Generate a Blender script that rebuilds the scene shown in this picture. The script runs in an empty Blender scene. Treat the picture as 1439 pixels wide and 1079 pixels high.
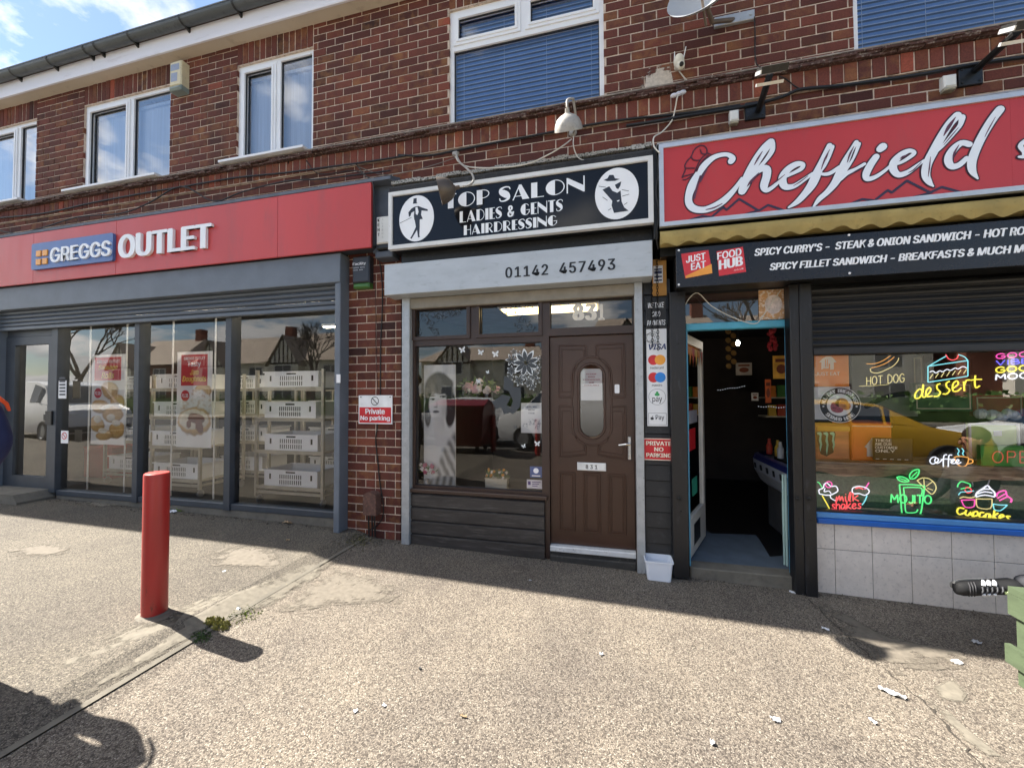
import bpy, bmesh, math, random, os
from mathutils import Vector, Matrix
random.seed(7)
SC = bpy.context.scene
COL = SC.collection
# ------------------------------------------------------------------ camera
CAMH, CAMD, FPX, CX, CY = 1.4836, 3.6457, 554.0, 719.5, 539.5
RX = (0.97022188, -0.01004732, -0.24200942)
RY = (0.24218241, 0.02313912, 0.96995477)
RZ = (-0.00414556, -0.99968177, 0.02488336)
cam_d = bpy.data.cameras.new("camera")
cam = bpy.data.objects.new("camera", cam_d); COL.objects.link(cam)
cam_d.sensor_fit = 'HORIZONTAL'; cam_d.sensor_width = 36.0
cam_d.lens = FPX / 1439.0 * 36.0
cam_d.clip_start = 0.03; cam_d.clip_end = 2000
m = Matrix(((RX[0], -RX[1], -RX[2], 0), (RY[0], -RY[1], -RY[2], -CAMD), (RZ[0], -RZ[1], -RZ[2], CAMH), (0, 0, 0, 1)))
cam.matrix_world = m
SC.camera = cam
# ------------------------------------------------------------------ light
SUN_V = Vector((-0.86, 0.075, 1.0)).normalized()          # towards the sun
SUN_EL = math.asin(SUN_V.z); SUN_AZ = math.atan2(SUN_V.x, SUN_V.y)
W = bpy.data.worlds.new("World"); SC.world = W; W.use_nodes = True
nt = W.node_tree; nt.nodes.clear()
def wn(t, **k):
    n = nt.nodes.new(t)
    for a, b in k.items(): setattr(n, a, b)
    return n
wo = wn('ShaderNodeOutputWorld'); wb = wn('ShaderNodeBackground'); wb.inputs[1].default_value = 0.056
sky = wn('ShaderNodeTexSky'); sky.sky_type = 'NISHITA'; sky.sun_disc = False
sky.sun_elevation = SUN_EL; sky.sun_rotation = SUN_AZ; sky.dust_density = 0.15; sky.ozone_density = 1.6
tc = wn('ShaderNodeTexCoord'); sp = wn('ShaderNodeSeparateXYZ'); nt.links.new(tc.outputs['Generated'], sp.inputs[0])
ad = wn('ShaderNodeMath', operation='ADD'); nt.links.new(sp.outputs[2], ad.inputs[0]); ad.inputs[1].default_value = 0.22
dx = wn('ShaderNodeMath', operation='DIVIDE'); nt.links.new(sp.outputs[0], dx.inputs[0]); nt.links.new(ad.outputs[0], dx.inputs[1])
dy = wn('ShaderNodeMath', operation='DIVIDE'); nt.links.new(sp.outputs[1], dy.inputs[0]); nt.links.new(ad.outputs[0], dy.inputs[1])
cb = wn('ShaderNodeCombineXYZ'); nt.links.new(dx.outputs[0], cb.inputs[0]); nt.links.new(dy.outputs[0], cb.inputs[1]); cb.inputs[2].default_value = 3.7
nz = wn('ShaderNodeTexNoise'); nz.inputs['Scale'].default_value = 1.25; nz.inputs['Detail'].default_value = 9; nz.inputs['Roughness'].default_value = 0.58
nt.links.new(cb.outputs[0], nz.inputs['Vector'])
# more cloud towards the left (west) than to the right
lf = wn('ShaderNodeMath', operation='MULTIPLY_ADD'); nt.links.new(sp.outputs[0], lf.inputs[0]); lf.inputs[1].default_value = -0.13; nt.links.new(nz.outputs[0], lf.inputs[2])
lf2 = wn('ShaderNodeMath', operation='MULTIPLY_ADD'); nt.links.new(sp.outputs[1], lf2.inputs[0]); lf2.inputs[1].default_value = 0.05; nt.links.new(lf.outputs[0], lf2.inputs[2])
rp = wn('ShaderNodeValToRGB'); rp.color_ramp.elements[0].position = 0.505; rp.color_ramp.elements[1].position = 0.565
nt.links.new(lf2.outputs[0], rp.inputs[0])
nz2 = wn('ShaderNodeTexNoise'); nz2.inputs['Scale'].default_value = 2.6; nz2.inputs['Detail'].default_value = 6; nt.links.new(cb.outputs[0], nz2.inputs['Vector'])
cr = wn('ShaderNodeValToRGB'); cr.color_ramp.elements[0].position = 0.35; cr.color_ramp.elements[1].position = 0.6
cr.color_ramp.elements[0].color = (6.2, 6.2, 6.3, 1); cr.color_ramp.elements[1].color = (12.5, 12.2, 11.8, 1)
nt.links.new(nz2.outputs[0], cr.inputs[0])
mx = wn('ShaderNodeMix'); mx.data_type = 'RGBA'
nt.links.new(rp.outputs[0], mx.inputs[0]); nt.links.new(sky.outputs[0], mx.inputs[6]); nt.links.new(cr.outputs[0], mx.inputs[7])
nt.links.new(mx.outputs[2], wb.inputs[0]); nt.links.new(wb.outputs[0], wo.inputs[0])
sd = bpy.data.lights.new("sun", 'SUN'); sd.energy = 5.0; sd.angle = math.radians(0.5); sd.color = (1.0, 0.94, 0.84)
so = bpy.data.objects.new("sun", sd); COL.objects.link(so); so.location = (-8, 2, 14)
so.rotation_euler = SUN_V.to_track_quat('Z', 'Y').to_euler()
SC.view_settings.view_transform = 'Standard'; SC.view_settings.look = 'None'; SC.view_settings.gamma = 1.0
SC.view_settings.exposure = 1.95
SC.cycles.use_denoising = True
SC.cycles.max_bounces = 8; SC.cycles.transparent_max_bounces = 12
SC.cycles.sample_clamp_indirect = 6.0

# ------------------------------------------------------------------ helpers
def ray(px, py):
    a, b = (px - CX) / FPX, (py - CY) / FPX
    return Vector((RX[0]*a + RX[1]*b + RX[2], RY[0]*a + RY[1]*b + RY[2], RZ[0]*a + RZ[1]*b + RZ[2]))
def P(px, py, y):
    "point of the plane at depth y that the photo shows at (px, py)"
    d = ray(px, py); t = (y + CAMD) / d.y
    return Vector((d.x * t, y, d.z * t + CAMH))
def G(px, py, z=0.0):
    d = ray(px, py); t = (z - CAMH) / d.z
    return Vector((d.x * t, d.y * t - CAMD, z))
def RC(l, t, r, b, y):
    "x0,x1,z0,z1 of the rectangle with top-left (l,t) and bottom-right (r,b) photo points; each is (px,py)"
    a, c = P(l[0], l[1], y), P(r[0], r[1], y)
    return a.x, c.x, c.z, a.z
def rect(tl, br, y):
    a, c = P(tl[0], tl[1], y), P(br[0], br[1], y)
    return a.x, c.x, c.z, a.z
def S(h, a=1.0):
    h = h.lstrip('#'); v = [int(h[i:i+2], 16) / 255 for i in (0, 2, 4)]
    return tuple(x / 12.92 if x <= 0.04045 else ((x + 0.055) / 1.055) ** 2.4 for x in v) + (a,)

MATS = {}
def _tree(name):
    mt = bpy.data.materials.new(name); mt.use_nodes = True; t = mt.node_tree; t.nodes.clear()
    o = t.nodes.new('ShaderNodeOutputMaterial'); b = t.nodes.new('ShaderNodeBsdfPrincipled'); t.links.new(b.outputs[0], o.inputs[0])
    return mt, t, b, o
def N(t, typ, **k):
    n = t.nodes.new(typ)
    for a, b in k.items(): setattr(n, a, b)
    return n
def coords(t, scale=(1, 1, 1)):
    c = N(t, 'ShaderNodeTexCoord'); mp = N(t, 'ShaderNodeMapping'); mp.inputs['Scale'].default_value = scale
    t.links.new(c.outputs['Object'], mp.inputs[0]); return mp.outputs[0]
def noise(t, vec, scale, detail=5, rough=0.55):
    n = N(t, 'ShaderNodeTexNoise'); n.inputs['Scale'].default_value = scale; n.inputs['Detail'].default_value = detail
    n.inputs['Roughness'].default_value = rough; t.links.new(vec, n.inputs['Vector']); return n.outputs[0]
def ramp(t, fac, stops):
    r = N(t, 'ShaderNodeValToRGB'); el = r.color_ramp.elements
    while len(el) < len(stops): el.new(0.5)
    for e, (p, c) in zip(el, stops): e.position = p; e.color = c if len(c) == 4 else (*c, 1)
    t.links.new(fac, r.inputs[0]); return r.outputs[0]
def mixc(t, fac, a, b, mode='MIX'):
    x = N(t, 'ShaderNodeMix', data_type='RGBA', blend_type=mode)
    for i, v in ((0, fac), (6, a), (7, b)):
        if hasattr(v, 'links'): t.links.new(v, x.inputs[i])
        else: x.inputs[i].default_value = v
    return x.outputs[2]
def bump(t, b, h, strength=0.3, dist=0.01):
    n = N(t, 'ShaderNodeBump'); n.inputs['Strength'].default_value = strength; n.inputs['Distance'].default_value = dist
    t.links.new(h, n.inputs['Height']); t.links.new(n.outputs[0], b.inputs['Normal'])
def mul(c, f): return (min(1, c[0]*f), min(1, c[1]*f), min(1, c[2]*f), 1)
def M(name, col, rough=0.5, metal=0.0, var=0.18, scale=6.0, stretch=(1, 1, 1), bmp=0.0, bscale=60.0, spec=0.5, dirt=None, dirt_amt=(0.58, 0.78), rvar=0.0):
    "plain procedural paint / plastic / metal: base colour broken up by noise, optional dirt colour and bump"
    if name in MATS: return MATS[name]
    if isinstance(col, str): col = S(col)
    mt, t, b, o = _tree(name); v = coords(t, stretch)
    n = noise(t, v, scale)
    c = ramp(t, n, [(0.3, mul(col, 1 - var)), (0.7, mul(col, 1 + var))])
    if dirt is not None:
        d = S(dirt) if isinstance(dirt, str) else dirt
        n2 = noise(t, v, scale * 2.7, 8, 0.65)
        f = ramp(t, n2, [(dirt_amt[0], (0, 0, 0, 1)), (dirt_amt[1], (1, 1, 1, 1))])
        c = mixc(t, f, c, d)
    t.links.new(c, b.inputs['Base Color'])
    b.inputs['Roughness'].default_value = rough; b.inputs['Metallic'].default_value = metal
    b.inputs['Specular IOR Level'].default_value = spec
    if rvar:
        rr = N(t, 'ShaderNodeMapRange'); rr.inputs[3].default_value = max(0.02, rough - rvar); rr.inputs[4].default_value = rough + rvar
        t.links.new(noise(t, v, scale * 3, 6), rr.inputs[0]); t.links.new(rr.outputs[0], b.inputs['Roughness'])
    if bmp: bump(t, b, noise(t, v, bscale, 4), bmp, 0.004)
    MATS[name] = mt; return mt
def EM(name, col, strength):
    if name in MATS: return MATS[name]
    if isinstance(col, str): col = S(col)
    mt, t, b, o = _tree(name); b.inputs['Base Color'].default_value = mul(col, 0.8)
    b.inputs['Emission Color'].default_value = col; b.inputs['Emission Strength'].default_value = strength
    MATS[name] = mt; return mt
def GLASS(name, tint=(1, 1, 1, 1), gain=1.9, wob=0.0, rough=0.0):
    if name in MATS: return MATS[name]
    mt = bpy.data.materials.new(name); mt.use_nodes = True; t = mt.node_tree; t.nodes.clear()
    o = N(t, 'ShaderNodeOutputMaterial'); tr = N(t, 'ShaderNodeBsdfTransparent'); tr.inputs[0].default_value = tint
    gl = N(t, 'ShaderNodeBsdfGlossy'); gl.inputs['Roughness'].default_value = rough
    fr = N(t, 'ShaderNodeFresnel'); fr.inputs[0].default_value = 1.52
    mlt = N(t, 'ShaderNodeMath', operation='MULTIPLY'); mlt.inputs[1].default_value = gain; mlt.use_clamp = True
    t.links.new(fr.outputs[0], mlt.inputs[0]); mx = N(t, 'ShaderNodeMixShader')
    t.links.new(mlt.outputs[0], mx.inputs[0]); t.links.new(tr.outputs[0], mx.inputs[1]); t.links.new(gl.outputs[0], mx.inputs[2])
    t.links.new(mx.outputs[0], o.inputs[0])
    if wob:
        n = N(t, 'ShaderNodeBump'); n.inputs['Strength'].default_value = wob; n.inputs['Distance'].default_value = 0.02
        t.links.new(noise(t, coords(t), 1.3, 1), n.inputs['Height']); t.links.new(n.outputs[0], gl.inputs['Normal'])
    MATS[name] = mt; return mt

WL = {}
def place(o, parent):
    COL.objects.link(o)
    if parent is not None:
        o.parent = parent; o.matrix_parent_inverse = Matrix.Translation(-WL.get(parent.name, Vector((0, 0, 0))))
def thing(name, label, cat, loc=(0, 0, 0), group=None):
    o = bpy.data.objects.new(name, None); COL.objects.link(o); o.location = loc; WL[o.name] = Vector(loc)
    o.empty_display_size = 0.05
    return tag(o, label, cat, group)
def tag(o, label, cat, group=None):
    o['label'] = label; o['category'] = cat
    if group: o['group'] = group
    return o
def kind(o, k): o['kind'] = k; return o
def dup(root, loc, rotz=0.0, label=None, group=None):
    r = root.copy(); COL.objects.link(r); r.location = loc; r.rotation_euler = (0, 0, rotz)
    if label: r['label'] = label
    if group: r['group'] = group
    for ch in list(root.children):
        c = ch.copy(); COL.objects.link(c); c.parent = r; c.matrix_parent_inverse = ch.matrix_parent_inverse.copy()
        for g in list(ch.children):
            d = g.copy(); COL.objects.link(d); d.parent = c; d.matrix_parent_inverse = g.matrix_parent_inverse.copy()
    return r

class MB:
    "collects faces and links them as ONE mesh object"
    def __init__(s): s.v = []; s.f = []; s.mi = []; s.col = []; s.cm = 0; s.cc = None; s.smooth = []; s.sm = False
    def add(s, vs, fs):
        o = len(s.v); s.v += [tuple(p) for p in vs]
        for f in fs: s.f.append([i + o for i in f]); s.mi.append(s.cm); s.col.append(s.cc); s.smooth.append(s.sm)
        return s
    def quad(s, a, b, c, d): return s.add([a, b, c, d], [(0, 1, 2, 3)])
    def box(s, x0, x1, y0, y1, z0, z1):
        if x0 > x1: x0, x1 = x1, x0
        if y0 > y1: y0, y1 = y1, y0
        if z0 > z1: z0, z1 = z1, z0
        return s.add([(x0,y0,z0),(x1,y0,z0),(x1,y1,z0),(x0,y1,z0),(x0,y0,z1),(x1,y0,z1),(x1,y1,z1),(x0,y1,z1)],
                     [(0,3,2,1),(4,5,6,7),(0,1,5,4),(1,2,6,5),(2,3,7,6),(3,0,4,7)])
    def bevbox(s, x0, x1, y0, y1, z0, z1, r=0.006):
        "box whose front (-y) edges are chamfered"
        if x0 > x1: x0, x1 = x1, x0
        if y0 > y1: y0, y1 = y1, y0
        if z0 > z1: z0, z1 = z1, z0
        r = min(r, (x1-x0)*.4, (z1-z0)*.4, (y1-y0)*.8)
        v = [(x0,y1,z0),(x1,y1,z0),(x1,y1,z1),(x0,y1,z1),(x0,y0+r,z0),(x1,y0+r,z0),(x1,y0+r,z1),(x0,y0+r,z1),(x0+r,y0,z0+r),(x1-r,y0,z0+r),(x1-r,y0,z1-r),(x0+r,y0,z1-r)]
        return s.add(v, [(3,2,1,0),(0,1,5,4),(1,2,6,5),(2,3,7,6),(3,0,4,7),(4,5,9,8),(5,6,10,9),(6,7,11,10),(7,4,8,11),(8,9,10,11)])
    def obox(s, c, ax, hx, ay, hy, az, hz):
        c = Vector(c); ax = Vector(ax)*hx; ay = Vector(ay)*hy; az = Vector(az)*hz
        v = [c+sx*ax+sy*ay+sz*az for sz in (-1,1) for sx,sy in ((-1,-1),(1,-1),(1,1),(-1,1))]
        return s.add(v, [(0,3,2,1),(4,5,6,7),(0,1,5,4),(1,2,6,5),(2,3,7,6),(3,0,4,7)])
    def cyl(s, p0, p1, r0, r1=None, n=12, caps=True):
        r1 = r0 if r1 is None else r1
        return s.tube([p0, p1], [r0, r1], n, caps)
    def tube(s, pts, r, n=8, caps=True):
        pts = [Vector(p) for p in pts]; k = len(pts)
        rs = r if isinstance(r, (list, tuple)) else [r]*k
        up = None; vs = []; fs = []
        for i, p in enumerate(pts):
            d = (pts[min(i+1, k-1)] - pts[max(i-1, 0)])
            if d.length < 1e-9: d = Vector((0, 0, 1))
            d.normalize()
            if up is None:
                up = d.cross(Vector((0, 1, 0)))
                if up.length < 0.05: up = d.cross(Vector((1, 0, 0)))
            up = (up - d * up.dot(d))
            if up.length < 1e-6: up = d.orthogonal()
            up.normalize(); sd = d.cross(up)
            for j in range(n):
                a = 2*math.pi*j/n; vs.append(p + (up*math.cos(a) + sd*math.sin(a))*rs[i])
        for i in range(k-1):
            for j in range(n):
                a, b = i*n+j, i*n+(j+1) % n; fs.append((a, b, b+n, a+n))
        if caps: fs.append(tuple(range(n-1, -1, -1))); fs.append(tuple((k-1)*n+j for j in range(n)))
        return s.add(vs, fs)
    def lathe(s, prof, c=(0, 0, 0), n=24, axis=None):
        "prof: (radius, height) along axis (default z)"
        c = Vector(c); az = Vector(axis or (0, 0, 1)).normalized(); ax = az.orthogonal().normalized(); ay = az.cross(ax)
        vs = []; fs = []
        for r, h in prof:
            for j in range(n):
                a = 2*math.pi*j/n; vs.append(c + az*h + (ax*math.cos(a)+ay*math.sin(a))*r)
        for i in range(len(prof)-1):
            for j in range(n):
                a, b = i*n+j, i*n+(j+1) % n; fs.append((a, b, b+n, a+n))
        return s.add(vs, fs)
    def ball(s, c, rx, ry=None, rz=None, n=12, k=8):
        ry = ry or rx; rz = rz or rx; c = Vector(c); vs = []; fs = []
        for i in range(k+1):
            th = math.pi*i/k
            for j in range(n):
                a = 2*math.pi*j/n; vs.append(c + Vector((rx*math.sin(th)*math.cos(a), ry*math.sin(th)*math.sin(a), rz*math.cos(th))))
        for i in range(k):
            for j in range(n):
                a, b = i*n+j, i*n+(j+1) % n; fs.append((a, a+n, b+n, b))
        return s.add(vs, fs)
    def prism(s, pts, y0, y1):
        "pts: (x,z) outline facing the viewer (-y); extruded from y0 (front) to y1"
        ar = sum(pts[i][0]*pts[(i+1) % len(pts)][1]-pts[(i+1) % len(pts)][0]*pts[i][1] for i in range(len(pts)))
        if ar < 0: pts = pts[::-1]
        n = len(pts); vs = [(x, y0, z) for x, z in pts] + [(x, y1, z) for x, z in pts]
        fs = [tuple(range(n))] + [(i, i+n, (i+1) % n+n, (i+1) % n) for i in range(n)]
        return s.add(vs, fs)
    def flat(s, pts, y):
        ar = sum(pts[i][0]*pts[(i+1) % len(pts)][1]-pts[(i+1) % len(pts)][0]*pts[i][1] for i in range(len(pts)))
        if ar < 0: pts = pts[::-1]
        return s.add([(x, y, z) for x, z in pts], [tuple(range(len(pts)))])
    def ell(s, cx, cz, rx, rz, y0, y1, n=40, a0=0, a1=2*math.pi):
        k = n if abs(a1-a0) > 6.28 else n+1
        return s.prism([(cx+rx*math.cos(a0+(a1-a0)*i/n), cz+rz*math.sin(a0+(a1-a0)*i/n)) for i in range(k)], y0, y1)
    def brush(s, pts, y, ramp_=0.0012, sub=5, grow=0.0):
        "flat brush stroke: pts (x,z,width) smoothed; y creeps forward along the stroke so it never overlaps itself in one plane"
        q = []
        n = len(pts)
        if n == 2: sub = 1
        for i in range(n-1):
            p0, p1, p2, p3 = pts[max(i-1, 0)], pts[i], pts[i+1], pts[min(i+2, n-1)]
            for k in range(sub):
                t = k/sub
                q.append(tuple(0.5*((2*p1[a])+(-p0[a]+p2[a])*t+(2*p0[a]-5*p1[a]+4*p2[a]-p3[a])*t*t+(-p0[a]+3*p1[a]-3*p2[a]+p3[a])*t**3) for a in range(3)))
        q.append(pts[-1]); q = [(a, b, max(0.0005, c)+2*grow) for a, b, c in q]
        out = []
        def cap(c, dirv, w, yy, first):
            r = []
            for j in range(1, 5):
                a = math.pi*j/5; ux, uz = dirv; r.append((c[0]+w/2*(math.cos(a)*-uz+math.sin(a)*ux), yy, c[1]+w/2*(math.cos(a)*ux+math.sin(a)*uz)))
            return r
        k = len(q); vs = []; fs = []
        for i, (x, z, w) in enumerate(q):
            a, b = q[max(i-1, 0)], q[min(i+1, k-1)]; ux, uz = b[0]-a[0], b[1]-a[1]; L = math.hypot(ux, uz) or 1; ux /= L; uz /= L
            yy = y - ramp_*i/k
            vs.append((x-uz*w/2, yy, z+ux*w/2)); vs.append((x+uz*w/2, yy, z-ux*w/2))
            if i == 0: d0 = (-ux, -uz)
            if i == k-1: d1 = (ux, uz)
        for i in range(k-1): fs.append((2*i, 2*i+1, 2*i+3, 2*i+2))
        c1 = cap(q[-1], d1, q[-1][2], y-ramp_, False); o = len(vs); vs += c1; fs.append((2*k-2, 2*k-1) + tuple(range(o+3, o-1, -1)))
        c0 = cap(q[0], d0, q[0][2], y, True); o = len(vs); vs += c0; fs.append((1, 0) + tuple(range(o+3, o-1, -1)))
        return s.add(vs, fs)
    def build(s, name, mat, parent=None, smooth=None):
        me = bpy.data.meshes.new(name); me.from_pydata(s.v, [], s.f)
        for mm in (mat if isinstance(mat, (list, tuple)) else [mat]): me.materials.append(mm)
        me.polygons.foreach_set('material_index', s.mi)
        sm = [True]*len(s.f) if smooth else s.smooth
        me.polygons.foreach_set('use_smooth', sm)
        if any(c is not None for c in s.col):
            at = me.color_attributes.new('tone', 'FLOAT_COLOR', 'CORNER'); d = []
            for p, c in zip(me.polygons, s.col):
                for _ in range(p.loop_total): d += [*(c or (0.5, 0.5, 0.5)), 1.0]
            at.data.foreach_set('color', d)
        me.update()
        o = bpy.data.objects.new(name, me); place(o, parent)
        if smooth:
            try: me.set_sharp_from_angle(angle=smooth if isinstance(smooth, float) else 0.6)
            except Exception: pass
        return o

def holed(mb, x0, x1, z0, z1, holes, y0, y1):
    "board of thickness y0..y1 with rectangular openings (x0,x1,z0,z1)"
    xs = sorted({x0, x1, *[h[0] for h in holes], *[h[1] for h in holes]}); zs = sorted({z0, z1, *[h[2] for h in holes], *[h[3] for h in holes]})
    xs = [x for x in xs if x0-1e-6 <= x <= x1+1e-6]; zs = [z for z in zs if z0-1e-6 <= z <= z1+1e-6]
    def solid(i, j):
        if i < 0 or j < 0 or i >= len(xs)-1 or j >= len(zs)-1: return False
        cx, cz = (xs[i]+xs[i+1])/2, (zs[j]+zs[j+1])/2
        return not any(h[0] < cx < h[1] and h[2] < cz < h[3] for h in holes)
    for i in range(len(xs)-1):
        for j in range(len(zs)-1):
            if not solid(i, j): continue
            a, b, c, d = xs[i], xs[i+1], zs[j], zs[j+1]
            mb.quad((a,y0,c),(b,y0,c),(b,y0,d),(a,y0,d)); mb.quad((b,y1,c),(a,y1,c),(a,y1,d),(b,y1,d))
            if not solid(i-1, j): mb.quad((a,y1,c),(a,y0,c),(a,y0,d),(a,y1,d))
            if not solid(i+1, j): mb.quad((b,y0,c),(b,y1,c),(b,y1,d),(b,y0,d))
            if not solid(i, j-1): mb.quad((a,y1,c),(b,y1,c),(b,y0,c),(a,y0,c))
            if not solid(i, j+1): mb.quad((a,y0,d),(b,y0,d),(b,y1,d),(a,y1,d))
    return mb
def ring(mb, x0, x1, z0, z1, w, y0, y1):
    return holed(mb, x0, x1, z0, z1, [(x0+w, x1-w, z0+w, z1-w)], y0, y1)

def get_font(fn):
    try:
        p = os.path.join(bpy.utils.resource_path('LOCAL'), 'datafiles', 'fonts', fn)
        return bpy.data.fonts.load(p) if os.path.exists(p) else None
    except Exception: return None
FONT = get_font('Inter.woff2')
def text_poly(txt, bold=0.0, shear=0.0, space=1.0, font=None):
    cu = bpy.data.curves.new('t', 'FONT'); cu.body = txt; cu.shear = shear; cu.space_character = space; cu.fill_mode = 'BOTH'
    cu.resolution_u = 4
    f = font or FONT
    if f: cu.font = f
    ob = bpy.data.objects.new('t', cu); COL.objects.link(ob)
    me = bpy.data.meshes.new_from_object(ob.evaluated_get(bpy.context.evaluated_depsgraph_get()))
    vs = [(v.co.x, v.co.y) for v in me.vertices]; fs = [list(p.vertices) for p in me.polygons]
    bpy.data.objects.remove(ob); bpy.data.curves.remove(cu); bpy.data.meshes.remove(me)
    return vs, fs
def text(mb, txt, x0, x1, z0, z1, y, bold=0.0, shear=0.0, space=1.0, keep=False, map_=None, font=None):
    "lettering filling the rectangle in the XZ plane (z0..z1 = extent of the ink)"
    vs, fs = text_poly(txt, 0.0, shear, space, font)
    if not vs: return mb
    lay = [0]*len(vs)
    if bold:
        v0, f0 = vs, fs; vs, fs, lay = [], [], []; nb = 5 if bold > .025 else 3
        for k in range(nb):
            sh = bold*(2*k/(nb-1)-1); o = len(vs); vs += [(a+sh, c+(bold*.35 if k % 2 else 0)) for a, c in v0]; fs += [[i+o for i in f] for f in f0]; lay += [k]*len(v0)
    ax, bx = min(v[0] for v in vs), max(v[0] for v in vs); az, bz = min(v[1] for v in vs), max(v[1] for v in vs)
    sx = (x1-x0)/(bx-ax); sz = (z1-z0)/(bz-az)
    if keep:
        k = min(sx, sz); cx = (x0+x1)/2; w = (bx-ax)*k; x0 = cx-w/2; sx = k; cz = (z0+z1)/2; z0 = cz-(bz-az)*k/2; sz = k
    out = [(x0+(a-ax)*sx, y-.00006*l, z0+(b-az)*sz) for (a, b), l in zip(vs, lay)]
    if map_: out = [map_(p) for p in out]
    n = Vector((0, 0, 0)); 
    # make faces look at -y
    fx = []
    for f in fs:
        a = sum(out[f[i]][0]*out[f[(i+1) % len(f)]][2]-out[f[(i+1) % len(f)]][0]*out[f[i]][2] for i in range(len(f)))
        fx.append(f if a > 0 else f[::-1])
    return mb.add(out, fx)
def px_text(mb, txt, tl, br, y, **k):
    x0, x1, z0, z1 = rect(tl, br, y); return text(mb, txt, x0, x1, z0, z1, y, **k)
from mathutils import noise as NZ
def PRINT():
    if 'print_ink' in MATS: return MATS['print_ink']
    mt, t, b, o = _tree('print_ink'); a = N(t, 'ShaderNodeAttribute'); a.attribute_name = 'tone'; t.links.new(a.outputs['Color'], b.inputs['Base Color']); b.inputs['Roughness'].default_value = .45
    MATS['print_ink'] = mt; return mt
def sm(d, s=.12): t_ = max(0.0, min(1.0, (1-d)/s+.5)); return t_*t_*(3-2*t_)
def mixv(a, c, k): return tuple(p+(q-p)*k for p, q in zip(a, c))
def print_sheet(name, x0, x1, z0, z1, y, fn, nx, nz, parent):
    "printed picture: one flat sheet whose ink colour comes from fn(u, v)"
    vs = [(x0+(x1-x0)*i/nx, y, z0+(z1-z0)*j/nz) for j in range(nz+1) for i in range(nx+1)]
    fs = [(j*(nx+1)+i, j*(nx+1)+i+1, (j+1)*(nx+1)+i+1, (j+1)*(nx+1)+i) for j in range(nz) for i in range(nx)]
    me = bpy.data.meshes.new(name); me.from_pydata(vs, [], fs); me.materials.append(PRINT()); at = me.color_attributes.new('tone', 'FLOAT_COLOR', 'POINT'); d = []
    for j in range(nz+1):
        for i in range(nx+1): d += [*fn(i/nx, j/nz), 1.0]
    at.data.foreach_set('color', d); o = bpy.data.objects.new(name, me); place(o, parent); return o
def zoom(ox, oy, sc):
    "photo-detail coordinates -> photo coordinates"
    return lambda x, y: (ox + x/sc, oy + y/sc)
# ------------------------------------------------------------------ materials of the setting
def brick_mat():
    mt, t, b, o = _tree('brick'); a = N(t, 'ShaderNodeAttribute'); a.attribute_name = 'tone'
    s3 = N(t, 'ShaderNodeSeparateColor'); t.links.new(a.outputs['Color'], s3.inputs[0])
    c = ramp(t, s3.outputs[0], [(0.0, S('#33211f')), (0.25, S('#4b2a25')), (0.5, S('#60352d')), (0.75, S('#6f3c31')), (0.93, S('#7c4335')), (1.0, S('#934b39'))])
    v = coords(t)
    of = N(t, 'ShaderNodeVectorMath', operation='ADD'); t.links.new(v, of.inputs[0]); t.links.new(a.outputs['Color'], of.inputs[1])
    sc_ = N(t, 'ShaderNodeVectorMath', operation='MULTIPLY_ADD'); t.links.new(a.outputs['Color'], sc_.inputs[0]); sc_.inputs[1].default_value = (30, 30, 30); t.links.new(v, sc_.inputs[2])
    f = noise(t, sc_.outputs[0], 11, 4)
    fire = ramp(t, f, [(0.40, (0, 0, 0, 1)), (0.66, (1, 1, 1, 1))])
    amt = N(t, 'ShaderNodeMath', operation='MULTIPLY'); t.links.new(fire, amt.inputs[0]); t.links.new(s3.outputs[1], amt.inputs[1])
    c = mixc(t, amt.outputs[0], c, S('#93683f'))
    g = noise(t, v, 90, 5, 0.7)
    c = mixc(t, 1.0, c, ramp(t, g, [(0.3, (0.7, 0.7, 0.7, 1)), (0.7, (1.2, 1.2, 1.2, 1))]), 'MULTIPLY')
    st = noise(t, coords(t, (1.2, 1, 0.35)), 2.2, 7, 0.65)
    c = mixc(t, ramp(t, st, [(0.50, (0, 0, 0, 1)), (0.78, (0.6, 0.6, 0.6, 1))]), c, S('#2b2220'))
    t.links.new(c, b.inputs['Base Color']); b.inputs['Roughness'].default_value = 0.82; b.inputs['Specular IOR Level'].default_value = 0.3
    bump(t, b, g, 0.5, 0.003); return mt
MB_BRICK = brick_mat()
M_MORTAR = M('mortar', '#cab7a6', 0.95, var=0.2, scale=9, bmp=0.5, bscale=150, dirt='#7b6a5e', dirt_amt=(0.5, 0.75))
M_UPVC = M('white_upvc', '#e4e5e8', 0.32, var=0.04, scale=3, dirt='#b9b6b0', dirt_amt=(0.62, 0.9))
M_SLATE = M('slate_paint', '#666e78', 0.5, var=0.10, scale=5, dirt='#77808a', dirt_amt=(0.6, 0.85), bmp=0.05)
M_SLATE_D = M('dark_slate_paint', '#3b4149', 0.45, var=0.12, scale=6)
M_BLACK = M('black_paint', '#131415', 0.45, var=0.25, scale=8, dirt='#3a3a3b', dirt_amt=(0.55, 0.8), bmp=0.1)
M_BLACKR = M('black_rubber', '#101010', 0.6, var=0.2)
M_GALV = M('galvanised_steel', '#a9adb0', 0.42, metal=0.35, var=0.12, scale=14, dirt='#74736d', dirt_amt=(0.58, 0.8))
M_ALU = M('aluminium', '#c6c9cc', 0.35, metal=0.5, var=0.08, scale=8, dirt='#8d8c88', dirt_amt=(0.62, 0.85))
M_WHITE = M('white_plastic', '#e9eaec', 0.4, var=0.04, scale=4)
M_DARK = M('dark_room', '#17171a', 0.9, var=0.3, scale=2)
M_LEAD = M('weathered_lead', '#6f7072', 0.75, var=0.3, scale=7, dirt='#2a2a2a', dirt_amt=(0.42, 0.62), bmp=0.3)
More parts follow.
